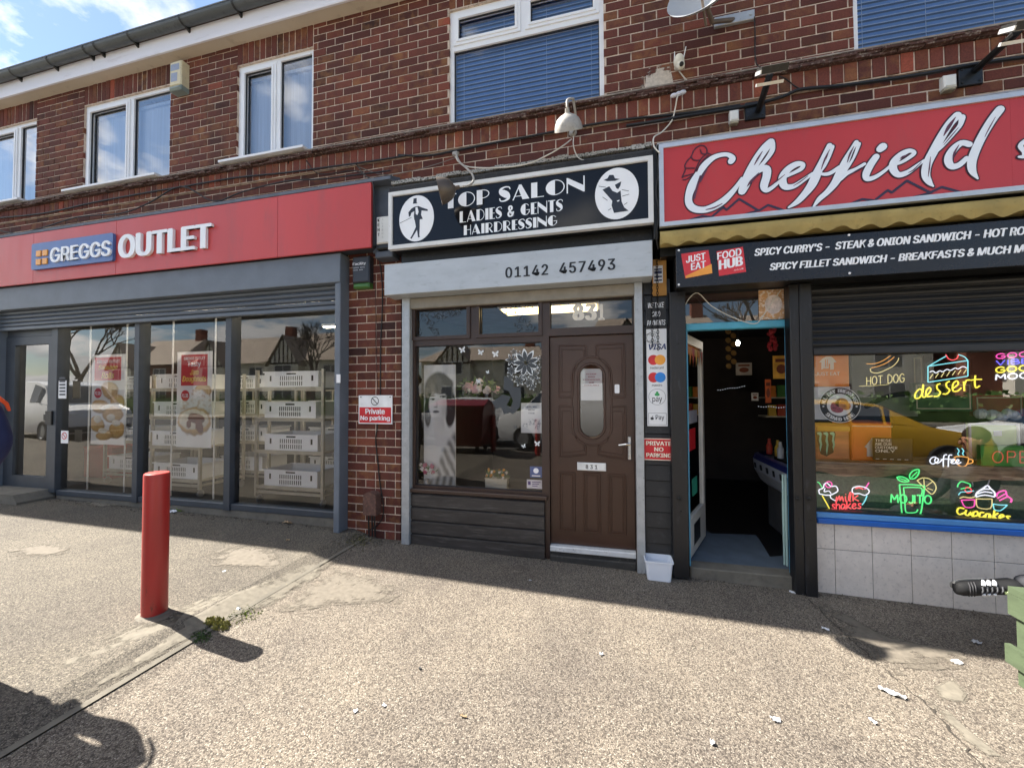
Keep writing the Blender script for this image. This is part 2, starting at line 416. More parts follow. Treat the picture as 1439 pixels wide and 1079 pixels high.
M_CABLE = M('cable_black', '#141414', 0.55, var=0.2)
M_CABLEW = M('cable_white', '#cfcabf', 0.5, var=0.1)
G_SHOP = GLASS('shop_glass', gain=2.9, wob=0.02); G_SAL = GLASS('salon_glass', gain=2.1, wob=0.02); G_BAK = GLASS('bakery_glass', gain=2.0, wob=0.02)
G_UP = GLASS('window_glass', gain=3.6, wob=0.035)

# ------------------------------------------------------------------ ground
KX = -2.455
def gz(x, y):
    if x < -2.62: z = 0.068 + 0.0118*(-2.62 - max(x, -14))
    elif x < -2.35: z = 0.068*(-2.35 - x)/0.27 + 0.004
    else: z = 0.004 - 0.0235*(min(x, 6) + 2.35) if x > -2.1 else 0.004 - 0.0235*(x + 2.35)
    if y < -1.2: z -= 0.008*(-1.2 - max(y, -9.5))
    return z
def sheet(mb, xs, ys, dz=0.0):
    o = len(mb.v); vs = [(x, y, gz(x, y)+dz) for y in ys for x in xs]; n = len(xs)
    return mb.add(vs, [(j*n+i, j*n+i+1, (j+1)*n+i+1, (j+1)*n+i) for j in range(len(ys)-1) for i in range(len(xs)-1)])
def gravel(name, sc, cols, gap, gapw=0.55, bstr=0.9, big=0.35, rough=0.85):
    mt, t, b, o = _tree(name); v = coords(t)
    wv = N(t, 'ShaderNodeTexNoise'); wv.inputs['Scale'].default_value = sc*0.7; t.links.new(v, wv.inputs['Vector'])
    ofs = N(t, 'ShaderNodeVectorMath', operation='MULTIPLY_ADD'); t.links.new(wv.outputs['Color'], ofs.inputs[0]); ofs.inputs[1].default_value = (0.5/sc,)*3; t.links.new(v, ofs.inputs[2])
    vo = N(t, 'ShaderNodeTexVoronoi'); vo.inputs['Scale'].default_value = sc; t.links.new(ofs.outputs[0], vo.inputs['Vector'])
    s3 = N(t, 'ShaderNodeSeparateColor'); t.links.new(vo.outputs['Color'], s3.inputs[0])
    c = ramp(t, s3.outputs[0], [(i/(len(cols)-1), S(h)) for i, h in enumerate(cols)])
    e = N(t, 'ShaderNodeTexVoronoi', feature='DISTANCE_TO_EDGE'); e.inputs['Scale'].default_value = sc; t.links.new(ofs.outputs[0], e.inputs['Vector'])
    f = ramp(t, e.outputs['Distance'], [(0.02, (1, 1, 1, 1)), (0.02+0.22*gapw, (0, 0, 0, 1))])
    # some stones are sunk in the binder
    sk = ramp(t, s3.outputs[1], [(0.16, (1, 1, 1, 1)), (0.24, (0, 0, 0, 1))])
    f = mixc(t, 1.0, f, sk, 'LIGHTEN'); c = mixc(t, f, c, S(gap))
    n = noise(t, v, 0.9, 8, 0.62)
    c = mixc(t, 1.0, c, ramp(t, n, [(0.3, (1-big, 1-big, 1-big*0.9, 1)), (0.7, (1+big*.6, 1+big*.6, 1+big*.5, 1))]), 'MULTIPLY')
    n2 = noise(t, v, 6.5, 6, 0.7)
    c = mixc(t, ramp(t, n2, [(0.62, (0, 0, 0, 1)), (0.80, (0.45, 0.45, 0.45, 1))]), c, S(gap))
    t.links.new(c, b.inputs['Base Color']); b.inputs['Roughness'].default_value = rough; b.inputs['Specular IOR Level'].default_value = 0.25
    inv = N(t, 'ShaderNodeMath', operation='MULTIPLY'); inv.inputs[1].default_value = 1.0
    h = ramp(t, e.outputs['Distance'], [(0.0, (0, 0, 0, 1)), (0.32, (1, 1, 1, 1))])
    hm = N(t, 'ShaderNodeMath', operation='MULTIPLY'); t.links.new(h, hm.inputs[0])
    hr = N(t, 'ShaderNodeMapRange'); hr.inputs[3].default_value = 0.25; hr.inputs[4].default_value = 1.0; t.links.new(s3.outputs[2], hr.inputs[0]); t.links.new(hr.outputs[0], hm.inputs[1])
    bump(t, b, hm.outputs[0], bstr, 0.6/sc); return mt
M_GRAVEL = gravel('pea_gravel_surface', 155, ['#504942', '#71685f', '#837a6e', '#6a6158', '#91887b', '#796f64', '#a29a8d', '#645d56'], '#49433d', .42, .48, .3)
M_TARMAC = gravel('worn_tarmac', 160, ['#595349', '#766f64', '#676058', '#877f72', '#4f4a44', '#978f81'], '#403c37', 0.4, 0.6, 0.25)
M_CONC = M('worn_concrete', '#6e695f', 0.9, var=0.18, scale=5, bmp=0.5, bscale=120, dirt='#5c574f', dirt_amt=(0.5, 0.75))
def frange(a, b, st):
    n = max(1, int(round((b-a)/st))); return [a+(b-a)*i/n for i in range(n+1)]
b = MB(); sheet(b, [KX+0.0375] + frange(-2.35, 8, .35), frange(-6.5, 0.12, .3)); kind(b.build('pavement', M_GRAVEL), 'structure')
b = MB(); sheet(b, frange(-24, -2.80, .35) + [-2.62, -2.5, KX+.0075], frange(-6.5, 0.12, .3)); kind(b.build('path', M_TARMAC), 'structure')
b = MB(); sheet(b, [KX+.008, KX+0.037], frange(-6.5, -0.02, .25), 0.006); kind(b.build('kerb', M('kerb_edge', '#6a655b', 0.9, var=0.2, scale=9, dirt='#57524a', bmp=.4)), 'structure')
def patchy(name, col, thr=0.5, sc=7, soft=0.08):
    "thin worn film whose ragged edge lets the surface below show"
    mt, t, bb, o = _tree(name); v = coords(t)
    c = ramp(t, noise(t, v, 30, 6), [(0.3, mul(S(col), .75)), (0.7, mul(S(col), 1.15))]); t.links.new(c, bb.inputs['Base Color']); bb.inputs['Roughness'].default_value = 0.9
    a = N(t, 'ShaderNodeAttribute'); a.attribute_name = 'tone'; s3 = N(t, 'ShaderNodeSeparateColor'); t.links.new(a.outputs['Color'], s3.inputs[0])
    n = noise(t, v, sc, 8, 0.7); m_ = N(t, 'ShaderNodeMath', operation='ADD'); t.links.new(n, m_.inputs[0]); t.links.new(s3.outputs[0], m_.inputs[1])
    f = ramp(t, m_.outputs[0], [(thr+0.5-soft, (0, 0, 0, 1)), (thr+0.5+soft, (1, 1, 1, 1))])
    tr = N(t, 'ShaderNodeBsdfTransparent'); mx = N(t, 'ShaderNodeMixShader'); t.links.new(f, mx.inputs[0]); t.links.new(tr.outputs[0], mx.inputs[1]); t.links.new(bb.outputs[0], mx.inputs[2]); t.links.new(mx.outputs[0], o.inputs[0])
    bump(t, bb, n, .3, .004); return mt
def blob_sheet(name, pts, mat, dz=0.004, rings=6):
    "irregular patch lying on the ground: pts (x,y); tone falls to 0 at the rim"
    mb = MB(); cx = sum(p[0] for p in pts)/len(pts); cy = sum(p[1] for p in pts)/len(pts); n = len(pts)
    for r in range(rings):
        for i in range(n):
            q = []
            for rr, ii in ((r, i), (r+1, i), (r+1, (i+1) % n), (r, (i+1) % n)):
                k = rr/rings; x = cx+(pts[ii % n][0]-cx)*k; y = cy+(pts[ii % n][1]-cy)*k; q.append((x, y, gz(x, y)+dz))
            if r == 0: q = [q[0], q[1], q[2]]
            mb.cc = (0.5*(1-(r+0.5)/rings)**0.6+0.18, 0, 0)
            mb.add(q, [tuple(range(len(q)))][0:1])
    return kind(mb.build(name, mat), 'structure')
M_P1 = patchy('pale_cement_patch', '#676056', 0.55, 9, .2); M_P2 = patchy('grey_film', '#6f695e', 0.54, 6, .18); M_P3 = patchy('dark_film', '#3a352f', 0.62, 5, .3)
def gp(l, z=0.0): return [tuple(G(*p, z)[:2]) for p in l]
def crack(pts, w=.005):
    mb = MB(); r_ = random.Random(len(pts)); q = [G(x, y, -.05) for x, y in pts]; o = []
    for a, c in zip(q, q[1:]):
        for k in range(8): p = a.lerp(c, k/8); o.append((p.x+r_.uniform(-.012, .012), p.y+r_.uniform(-.012, .012)))
    vs = []
    for i, (x, y) in enumerate(o): ww = w*r_.uniform(.3, 1.2); vs += [(x-ww, y+ww*.3, gz(x, y)+.003), (x+ww, y-ww*.3, gz(x, y)+.003)]
    mb.add(vs, [(2*i, 2*i+1, 2*i+3, 2*i+2) for i in range(len(o)-1)]); return kind(mb.build('pavement_crack', M('crack_dark', '#37322c', .95, var=.3, scale=30)), 'structure')
crack([(1138, 836), (1165, 862), (1190, 885), (1235, 925), (1285, 965), (1310, 985), (1350, 1030), (1390, 1079)]); crack([(1190, 885), (1260, 905), (1330, 908), (1420, 925)], .003)
blob_sheet('pavement_patch', gp([(360, 868), (420, 820), (470, 795), (530, 805), (592, 826), (560, 846), (470, 853), (415, 862)]), M_P1)
blob_sheet('pavement_patch', gp([(1128, 838), (1150, 842), (1215, 880), (1300, 905), (1400, 918), (1425, 945), (1350, 948), (1330, 950), (1250, 950), (1200, 915), (1150, 870)], -.09), M_P1)
blob_sheet('pavement_patch', gp([(1305, 965), (1340, 945), (1370, 975), (1360, 992), (1320, 985)], -.09), M_P2)
blob_sheet('pavement_patch', gp([(1300, 985), (1320, 985), (1380, 1040), (1430, 1079), (1405, 1079), (1350, 1040)], -.09), M_P2)
blob_sheet('path_patch', gp([(0, 968), (170, 890), (355, 812), (470, 772), (500, 762), (470, 792), (380, 848), (280, 889), (195, 934), (75, 1000), (0, 1040)], .05), M_P2)
blob_sheet('path_patch', gp([(110, 700), (200, 697), (215, 712), (150, 716), (100, 712)], .1), M_P2)
blob_sheet('path_patch', gp([(270, 785), (330, 765), (400, 770), (420, 800), (350, 805), (290, 800)], .06), M_P1)
blob_sheet('path_patch', gp([(0, 775), (60, 765), (110, 770), (90, 782), (20, 790)], .08), M_P1)
blob_sheet('path_patch', gp([(180, 878), (205, 858), (245, 850), (262, 862), (240, 885), (205, 890)], .05), M_P1)
b = MB(); b.prism([(-8.6, .24), (-7.28, .24), (-7.2, .15), (-7.2, .05), (-8.6, .05)], -0.34, 0.02); kind(b.build('path', M_CONC), 'structure')   # entrance slab
# road, far pavement and the ground beyond (seen in the reflections)
b = MB(); b.box(-160, 160, -6.7, -6.5, -0.4, -0.13); kind(b.build('kerb', M_CONC), 'structure')
b = MB(); b.quad((-160, -18, -.22), (160, -18, -.22), (160, -6.7, -.22), (-160, -6.7, -.22)); kind(b.build('road', M('road_asphalt', '#4a4a4b', .9, var=.15, scale=2, bmp=.3)), 'structure')
b = MB(); b.box(-160, 160, -21, -18, -0.4, -0.08); kind(b.build('pavement', M_CONC), 'structure')
b = MB(); b.add([(-400, -400, -.3), (400, -400, -.3), (400, -21, -.12), (-400, -21, -.12), (400, 60, -.42), (-400, 60, -.42), (400, -20.9, -.42), (-400, -20.9, -.42)], [(0, 1, 2, 3), (7, 6, 4, 5)])
kind(b.build('ground', M('far_ground', '#5d6044', .95, var=.3, scale=.4)), 'structure')

# ------------------------------------------------------------------ the brick building
BL = thing('brick_building', 'two storey red brown brick parade with white windows above the shops', 'building', (-2.5, 0.1, 0))
PW, PH, MO = 0.2285, 0.0862, 0.0105
def brick_col(red=0.0):
    r = random.random(); t_ = random.gauss(0.52, 0.15)+red
    return (max(0, min(1, t_)), max(0.0, random.random()*1.0-0.4), random.random())
def bricks(mb, x0, x1, z0, z1, y, holes=(), off=0.0, th=0.03, header=None):
    j0 = math.floor(z0/PH); j1 = math.ceil(z1/PH)
    for j in range(j0, j1):
        za, zb = max(z0, j*PH), min(z1, (j+1)*PH-MO)
        if zb-za < 0.02: continue
        segs = [(x0, x1)]
        for h in holes:
            if h[2] < zb-0.02 and h[3] > za+0.02:
                segs = [q for a, c in segs for q in ((a, min(c, h[0])), (max(a, h[1]), c)) if q[1]-q[0] > 0.012]
        hd = header and j % header == 0
        w = PW/2 if hd else PW
        for a, c in segs:
            k = math.floor((a-off)/w)-1
            while True:
                s0 = off+k*w+(0 if j % 2 or hd else w/2); s1 = s0+w-MO; k += 1
                if s0 >= c: break
                s0, s1 = max(s0, a), min(s1, c)
                if s1-s0 < 0.015: continue
                mb.cc = brick_col(); e = random.uniform(-.0018, .0018); g = lambda: random.uniform(-.0012, .0012)
                mb.bevbox(s0+g(), s1+g(), y+e, y+th, za+g(), zb+g(), 0.003)
def soldiers(mb, x0, x1, z0, z1, y, pitch=0.081, red=0.0, th=.03):
    n = max(1, round((x1-x0)/pitch)); w = (x1-x0)/n
    for i in range(n):
        mb.cc = brick_col(red); e = random.uniform(-.003, .003); g = lambda: random.uniform(-.002, .002)
        mb.bevbox(x0+i*w+g(), x0+(i+1)*w-.0105+g(), y+e, y+th, z0+g(), z1+g(), .003)
UW = 0.10
ZL, ZT = 4.19, 5.72
wx = {}
WIN = [(-9.55, -7.94, 4.20, 5.455), (-6.985, -5.42, 4.19, 5.46), (-4.355, -3.265, 4.19, 5.47), (-1.595, -.028, 4.195, 5.485), (1.966, 3.52, 4.20, 5.485), (-12.6, -11.2, 4.19, 5.46), (5.2, 6.6, 4.2, 5.48)]
BX0, BX1 = -14.0, 8.0
b = MB(); holes = [(w[0], w[1], w[2]-.02, ZT+.2) for w in WIN]
bricks(b, BX0, BX1, 4.10, ZT+.1, UW, holes, off=-1.606)
for w in WIN: soldiers(b, w[0], w[1], w[3]+.012, ZT+.06, UW)
b.build('wall', MB_BRICK, BL)
b = MB(); holed(b, BX0, BX1, 4.0, ZT+.1, [(w[0], w[1], w[2], w[3]) for w in WIN], UW+.006, UW+.25); b.build('mortar_bed', M_MORTAR, BL)
# string course: brick on edge under two layers of clay creasing tiles
b = MB(); soldiers(b, BX0, BX1, 3.945, 4.095, -.025, pitch=.092, red=.18, th=.14)
bricks(b, BX0, BX1, 3.40, 3.93, 0.0, off=-1.5, th=.05); b.build('string_course', MB_BRICK, BL)
b = MB(); b.box(BX0, BX1, -.018, .12, 3.937, 4.094); b.box(BX0, BX1, .006, .12, 3.40, 3.936); b.build('course_mortar', M_MORTAR, BL)
M_TILE = M('clay_creasing_tile', '#4a3029', .9, var=.5, scale=17, dirt='#8c8073', dirt_amt=(.54, .66), bmp=.7)
b = MB()
for L, (za, yy) in enumerate(((4.097, -.06), (4.117, -.068), (4.137, -.05))):
    x = BX0+L*.06
    while x < BX1:
        e, f = random.uniform(-.022, .018), random.uniform(-.005, .005); b.box(x, x+.158, yy+e, .13, za+f, za+.016+f); x += .165
b.box(BX0, BX1, -.03, .13, 4.153, 4.172); b.build('tile_ledge', M_TILE, BL)
b = MB(); b.box(BX0, BX1, -.04, .104, 4.17, 4.183); b.build('ledge_mortar', M('ledge_mortar', '#8d8379', .95, var=.3, scale=12, bmp=.6), BL)
# pale mortar repair on the wall near the camera
M_PATCH = patchy('mortar_patch_film', '#c3b9ad', 0.40, 13, .06)
mb = MB(); c0 = P(932, 115, UW-.004); pts = [P(x, y, UW-.004) for x, y in ((899, 131), (903, 98), (925, 92), (944, 88), (950, 118), (930, 130), (915, 133))]
R_ = 5
for r in range(R_):
    for i in range(len(pts)):
        q = [c0.lerp(pts[ii % len(pts)], rr/R_) for rr, ii in ((r, i), (r, i+1), (r+1, i+1), (r+1, i))]
        mb.cc = (0.62*(1-(r+.5)/R_)**.5+.12, 0, 0); mb.add(q if r else [q[0], q[2], q[3]], [tuple(range(4 if r else 3))])
mb.build('mortar_patch', M_PATCH, BL)
# eaves
b = MB(); b.box(BX0, BX1, -.045, .115, ZT+.005, ZT+.02); b.build('soffit', M('soffit_board', '#c9bda9', .6, var=.06, scale=2, dirt='#a59782'), BL)
M_FASC = M('fascia_paint', '#e3e1e6', .4, var=.05, scale=2, dirt='#bdb4b4', dirt_amt=(.55, .85), stretch=(.3, 1, 2))
b = MB()
xs = [BX0, -10.2, -6.55, -2.62, 1.4, 5.0, BX1]
for a, c in zip(xs, xs[1:]): b.bevbox(a+.001, c-.001, -.062, -.04, ZT-.006, ZT+.20, .003)
b.build('fascia_board', M_FASC, BL)
M_GUT = M('gutter_grey', '#4a4e50', .4, var=.12, scale=4, dirt='#2c2e2f', dirt_amt=(.55, .8))
b = MB(); GZ, GY, GR = 5.955, -.125, .066
prof = [(math.cos(a)*GR, math.sin(a)*GR) for a in [math.pi+math.pi*i/12 for i in range(13)]]
for rr, rev in ((GR, False), (GR-.006, True)):
    pr = [(p[0]*rr/GR, p[1]*rr/GR) for p in prof]
    for (a, c), (d, e) in zip(pr, pr[1:]):
        q = [(BX0, GY+a, GZ+c), (BX1, GY+a, GZ+c), (BX1, GY+d, GZ+e), (BX0, GY+d, GZ+e)]; b.quad(*(q if rev else q[::-1]))
b.box(BX0, BX1, GY-GR-.004, GY-GR+.006, GZ-.004, GZ+.01)
gut = b.build('gutter', M_GUT, BL, smooth=.5)
for gx_ in [P(x, 60, -.1).x for x in (27, 78, 128, 143, 190, 262, 335)] + [-2.9, -2.0, -1.1, -.2, .7, 1.6, 2.5]:
    b = MB(); q = [(GY+math.cos(math.pi+math.pi*i/10)*(GR+.006), GZ+math.sin(math.pi+math.pi*i/10)*(GR+.006)) for i in range(11)]
    for (a, c), (d, e) in zip(q, q[1:]): b.quad((gx_-.014, d, e), (gx_+.014, d, e), (gx_+.014, a, c), (gx_-.014, a, c))
    b.add([(gx_-.012, -.063, GZ-.10), (gx_-.012, -.063, GZ-.01), (gx_-.012, GY, GZ-GR), (gx_+.012, -.063, GZ-.10), (gx_+.012, -.063, GZ-.01), (gx_+.012, GY, GZ-GR)], [(0, 1, 2), (5, 4, 3), (0, 2, 5, 3), (2, 1, 4, 5)])
    b.build('bracket', M_BLACK, gut)
b = MB(); b.add([(BX0, -.12, 6.0), (BX1, -.12, 6.0), (BX1, 4.6, 9.0), (BX0, 4.6, 9.0), (BX0, 9.2, 6.0), (BX1, 9.2, 6.0)], [(0, 1, 2, 3), (3, 2, 5, 4), (0, 3, 4), (1, 5, 2)])
b.box(BX0, BX1, -.055, 9.1, 5.9, 5.99); b.build('roof', M('roof_tiles', '#6b4a3d', .9, var=.25, scale=6, bmp=.5), BL)
b = MB(); b.box(BX0, BX1, 9.0, 9.1, -.5, 5.9); b.box(BX0, BX0+.1, .4, 9, -.5, 5.9); b.box(BX1-.1, BX1, .4, 9, -.5, 5.9); b.box(BX0, BX1, 4.05, 4.15, -.5, 5.9)
b.box(BX0, BX1, .13, 4.05, 3.05, 3.3); b.build('back_wall', M('inner_wall', '#6d6a66', .95, var=.15), BL)
# windows of the upper floor
M_VBL = M('vertical_blind', '#ccdaf0', .8, var=.10, scale=9, stretch=(7, 1, .12)); M_HBL = M('slat_blind', '#6a96d8', .7, var=.08); M_CORD = M('blind_line', '#c3d3ea', .7, var=.03)
M_GASKET = M('gasket', '#2a2a2e', .6)
def sash(mb, gk, x0, x1, z0, z1, y, w=.052):
    ring(mb, x0, x1, z0, z1, w, y, y+.05); ring(mb, x0+w*.55, x1-w*.55, z0+w*.55, z1-w*.55, w*.45, y-.008, y)
    ring(gk, x0+w, x1-w, z0+w, z1-w, .007, y+.012, y+.03)
def window(idx, w, mulls, kindb, sill, tops=None):
    x0, x1, z0, z1 = w; Y = UW+.03
    f = MB(); gk = MB(); ring(f, x0, x1, z0, z1, .042, Y, Y+.07); panes = []; blind = MB(); cord = MB()
    cols = [x0+.042]+mulls+[x1-.042]
    if tops:
        zt = tops; f.box(x0+.042, x1-.042, Y, Y+.06, zt-.026, zt+.026)
        for i, mx_ in enumerate(mulls): f.box(mx_-.024, mx_+.024, Y+.001, Y+.06, zt+.026, z1-.042)
        for a, c in zip(cols, cols[1:]): sash(f, gk, a+(.024 if a in mulls else 0), c-(.024 if c in mulls else 0), zt+.026, z1-.042, Y-.012, .056); panes.append((a, c, zt+.026, z1-.042))
        panes.append((x0+.042, x1-.042, z0+.042, zt-.026)); ring(gk, x0+.042, x1-.042, z0+.042, zt-.026, .008, Y+.02, Y+.04)
    else:
        for mx_ in mulls: f.box(mx_-.028, mx_+.028, Y+.001, Y+.06, z0+.042, z1-.042)
        for i, (a, c) in enumerate(zip(cols, cols[1:])):
            a2, c2 = a+(.028 if a in mulls else 0), c-(.028 if c in mulls else 0)
            if i == 0: sash(f, gk, a2, c2, z0+.042, z1-.042, Y-.012, .056)
            else: ring(gk, a2, c2, z0+.042, z1-.042, .008, Y+.02, Y+.04)
            panes.append((a2, c2, z0+.042, z1-.042))
    fo = f.build('window', M_UPVC, BL); gk.build('gasket', M_GASKET, fo)
    if sill:
        s = MB(); s.add([(x0-.05, -.085, z0-.004), (x1+.03, -.085, z0-.004), (x1+.03, -.085, z0+.022), (x0-.05, -.085, z0+.022), (x0-.05, Y-.002, z0+.036), (x1+.03, Y-.002, z0+.036), (x0-.05, Y-.002, z0-.004), (x1+.03, Y-.002, z0-.004)],
              [(0, 1, 2, 3), (3, 2, 5, 4), (0, 6, 7, 1), (0, 3, 4, 6), (1, 7, 5, 2)]); s.build('sill', M_UPVC, fo)
    for a, c, d, e in panes:
        g = MB(); g.quad((a, Y+.03, d), (c, Y+.03, d), (c, Y+.03, e), (a, Y+.03, e)); g.build('pane', G_UP, fo)
    bb = MB()
    if kindb == 'v':
        x = x0
        while x < x1:
            bb.add([(x, Y+.12, z0), (x+.085, Y+.145, z0), (x+.085, Y+.145, z1-.12), (x, Y+.12, z1-.12)], [(0, 1, 2, 3)]); x += .082
        bb.box(x0, x1, Y+.10, Y+.15, z1-.12, z1-.08); bo = bb.build('blind', M_VBL, fo)
    else:
        z = z0+.02; 
        while z < z1: bb.add([(x0, Y+.10, z), (x1, Y+.10, z), (x1, Y+.118, z+.044), (x0, Y+.118, z+.044)], [(0, 1, 2, 3)]); cord.box(x0, x1, Y+.096, Y+.1, z-.004, z+.002); z += .05
        for x in frange(x0+.12, x1-.12, .38): cord.box(x-.0015, x+.0015, Y+.088, Y+.090, z0, z1)
        bb.build('blind', M_HBL, fo); cord.build('blind_cord', M_CORD, fo)
    d = MB(); d.box(x0, x1, Y+.20, Y+.24, z0-.05, z1+.05); d.build('room_screen', M('blind_backing', '#6f7c8e' if kindb == 'v' else '#5580c8', .9), fo)
window(0, WIN[0], [P(22, 240, UW).x], 'v', True); window(1, WIN[1], [P(181, 210, UW).x], 'v', True); window(2, WIN[2], [P(388, 160, UW).x], 'v', True)
window(3, WIN[3], [P(734, 30, UW).x], 'h', False, P(638, 66, UW).z); window(4, WIN[4], [2.74], 'h', False, 5.14)
window(5, WIN[5], [-11.9], 'v', True); window(6, WIN[6], [5.9], 'h', False, 5.14)
# ground floor piers of the same brickwork
b = MB(); bk = MB()
px0 = -2.72
bricks(b, px0, -2.085, -.05, 3.40, 0.0, off=P(502, 480, 0).x, header=6, th=.05); bk.box(px0, -2.087, .006, .4, -.1, 3.4); bk.build('pier_mortar', M_MORTAR, BL); bk = MB()
bricks(b, BX0, -8.62, -.05, 3.4, 0.0, off=0, header=6, th=.05); bk.box(BX0, -8.63, .006, .4, -.1, 3.4); bk.build('pier_mortar', M_MORTAR, BL); bk = MB()
bricks(b, 4.3, BX1, -.3, 3.4, 0.0, off=0, header=6, th=.05); bk.box(4.31, BX1, .006, .4, -.3, 3.4)
b.build('pier', MB_BRICK, BL); bk.build('pier_mortar', M_MORTAR, BL)
b = MB(); b.box(-8.62, 4.3, .02, .13, 2.95, 3.41); b.build('lintel', M_BLACK, BL)
# ------------------------------------------------------------------ bakery: fascia sign
def etext(mb, txt, x0, x1, z0, z1, y, ext, **k):
    "raised lettering: front face at y, sides back to y+ext"
    o = len(mb.v); nf = len(mb.f); text(mb, txt, x0, x1, z0, z1, y, **k)
    ed = {}
    def key(i): v = mb.v[i]; return (round(v[0], 5), round(v[2], 5), round(v[1], 5))
    for f in mb.f[nf:]:
        for i in range(len(f)):
            a, c = f[i], f[(i+1) % len(f)]; ka, kc = key(a), key(c)
            if (kc, ka) in ed: del ed[(kc, ka)]
            else: ed[(ka, kc)] = 1
    for (ka, kc) in ed: mb.add([(ka[0], y, ka[1]), (ka[0], y+ext, ka[1]), (kc[0], y+ext, kc[1]), (kc[0], y, kc[1])], [(0, 1, 2, 3)])
    return mb
M_RED = M('bakery_red', '#c1423f', .38, var=.06, scale=1.6, stretch=(1, 1, .25), dirt='#9c4a46', dirt_amt=(.52, .95), rvar=.12)
M_BLUE = M('logo_blue', '#4f6ea6', .4, var=.08, scale=6); M_LET = M('letter_white', '#eef0f3', .35, var=.03); M_ORANGE = M('logo_orange', '#e9a14a', .4, var=.05)
BKL = -8.30
SG = thing('shop_sign', 'long red bakery fascia sign with raised white OUTLET letters and blue plate', 'shop sign', (-5, -.1, 2.95))
seams = [-8.62, P(47, 360, -.2).x-.0, P(163, 350, -.2).x, P(390, 320, -.2).x, P(521.5, 300, -.2).x]
b = MB()
for a, c in zip(seams, seams[1:]): b.bevbox(a+.0015, c-.0015, -.2, -.175, 2.953, 3.611, .002)
b.build('panel', M_RED, SG)
b = MB(); b.box(-8.61, -2.33, -.172, -.03, 2.965, 3.60); b.build('sign_box', M_SLATE_D, SG)
b = MB(); b.add([(-8.62, -.205, 3.613), (-2.09, -.205, 3.613), (-2.09, -.205, 3.645), (-8.62, -.205, 3.645), (-8.62, -.02, 3.72), (-2.09, -.02, 3.72), (-8.62, -.02, 3.613), (-2.09, -.02, 3.613)], [(0, 1, 2, 3), (3, 2, 5, 4), (1, 7, 5, 2), (0, 6, 7, 1), (0, 3, 4, 6)])
b.build('capping', M('capping_lead', '#5c6470', .7, var=.2, scale=9, dirt='#41464d', bmp=.3), SG)
x0, x1, z0, z1 = *[P(49, 362, -.2).x, P(163, 348, -.2).x], P(50, 381, -.2).z+.004, P(163, 328, -.2).z-.004
def rrect(x0, x1, z0, z1, r, n=5):
    o = []
    for cx, cz, a in ((x1-r, z1-r, 0), (x0+r, z1-r, 90), (x0+r, z0+r, 180), (x1-r, z0+r, 270)):
        for i in range(n+1): t_ = math.radians(a+90*i/n); o.append((cx+r*math.cos(t_), cz+r*math.sin(t_)))
    return o
b = MB(); b.prism(rrect(x0, x1, z0, z1, .03), -.232, -.201); pl = b.build('logo_plate', M_BLUE, SG)
b = MB(); q0, q1, r0, r1 = rect((52, 353), (67, 371), -.235); g_ = (q1-q0)*.08; mx_, mz_ = (q0+q1)/2, (r0+r1)/2
for a, c, d, e in ((q0, mx_-g_, mz_+g_, r1), (mx_+g_, q1, mz_+g_, r1), (q0, mx_-g_, r0, mz_-g_), (mx_+g_, q1, r0, mz_-g_)): b.bevbox(a, c, -.246, -.232, d, e, .003)
b.build('logo_squares', M_ORANGE, pl)
b = MB(); xa, xb = P(71.5, 358, -.24).x, P(156.5, 348, -.24).x; za, zb = P(73, 369.5, -.24).z, P(154, 338, -.24).z
etext(b, 'GREGGS', xa, xb, za, zb, -.25, .018, bold=.028); b.build('lettering', M_LET, pl)
b = MB(); xa, xb = P(167.5, 345, -.22).x, P(298.5, 332, -.22).x; za, zb = P(180, 362.5, -.22).z, P(290, 314.5, -.22).z
etext(b, 'OUTLET', xa, xb, za, zb, -.232, .03, bold=.045); b.build('lettering', M_LET, SG)
b = MB(); b.bevbox(P(524, 300, -.1).x, -2.085, -.10, .02, 2.93, 3.615, .008); b.bevbox(-2.30, -2.10, -.14, .02, 2.86, 2.93, .01)
PIL = tag(b.build('pilaster', M('pilaster_paint', '#4d545e', .6, var=.2, scale=8, dirt='#2e3136', bmp=.3)), 'dark grey painted timber pilaster between the red sign and the salon sign', 'pilaster')
# ------------------------------------------------------------------ bakery: roller shutter
SH = thing('roller_shutter', 'dark grey bakery roller shutter rolled up under the red sign', 'roller shutter', (-5.5, -.1, 2.4))
b = MB(); b.bevbox(BKL, -2.70, -.15, .0, 2.647, 2.95, .006); b.build('housing', M_SLATE, SH)
b = MB(); zz = 2.650
for k in range(4):
    z1_, z0_ = zz-k*.056, zz-(k+1)*.056
    pr = [(-.045, z1_), (-.062, z1_-.006), (-.070, z1_-.022), (-.066, z1_-.038), (-.052, z1_-.048), (-.043, z0_+.001)]
    for (a, c), (d, e) in zip(pr, pr[1:]): b.quad((BKL+.06, d, e), (-2.765, d, e), (-2.765, a, c), (BKL+.06, a, c))
b.bevbox(BKL+.06, -2.765, -.075, -.03, zz-4*.056-.045, zz-4*.056, .006)
b.build('curtain', M('shutter_slate', '#5d646d', .45, metal=.2, var=.08, scale=5, stretch=(.4, 1, 3), dirt='#454a50'), SH)
b = MB(); b.bevbox(P(469, 600, -.14).x, -2.702, -.14, .015, .07, 2.646, .006); b.build('guide_rail', M_SLATE, SH)
b = MB(); b.bevbox(BKL-.02, BKL+.058, -.14, .015, .12, 2.646, .006); b.build('guide_rail', M_SLATE, SH)
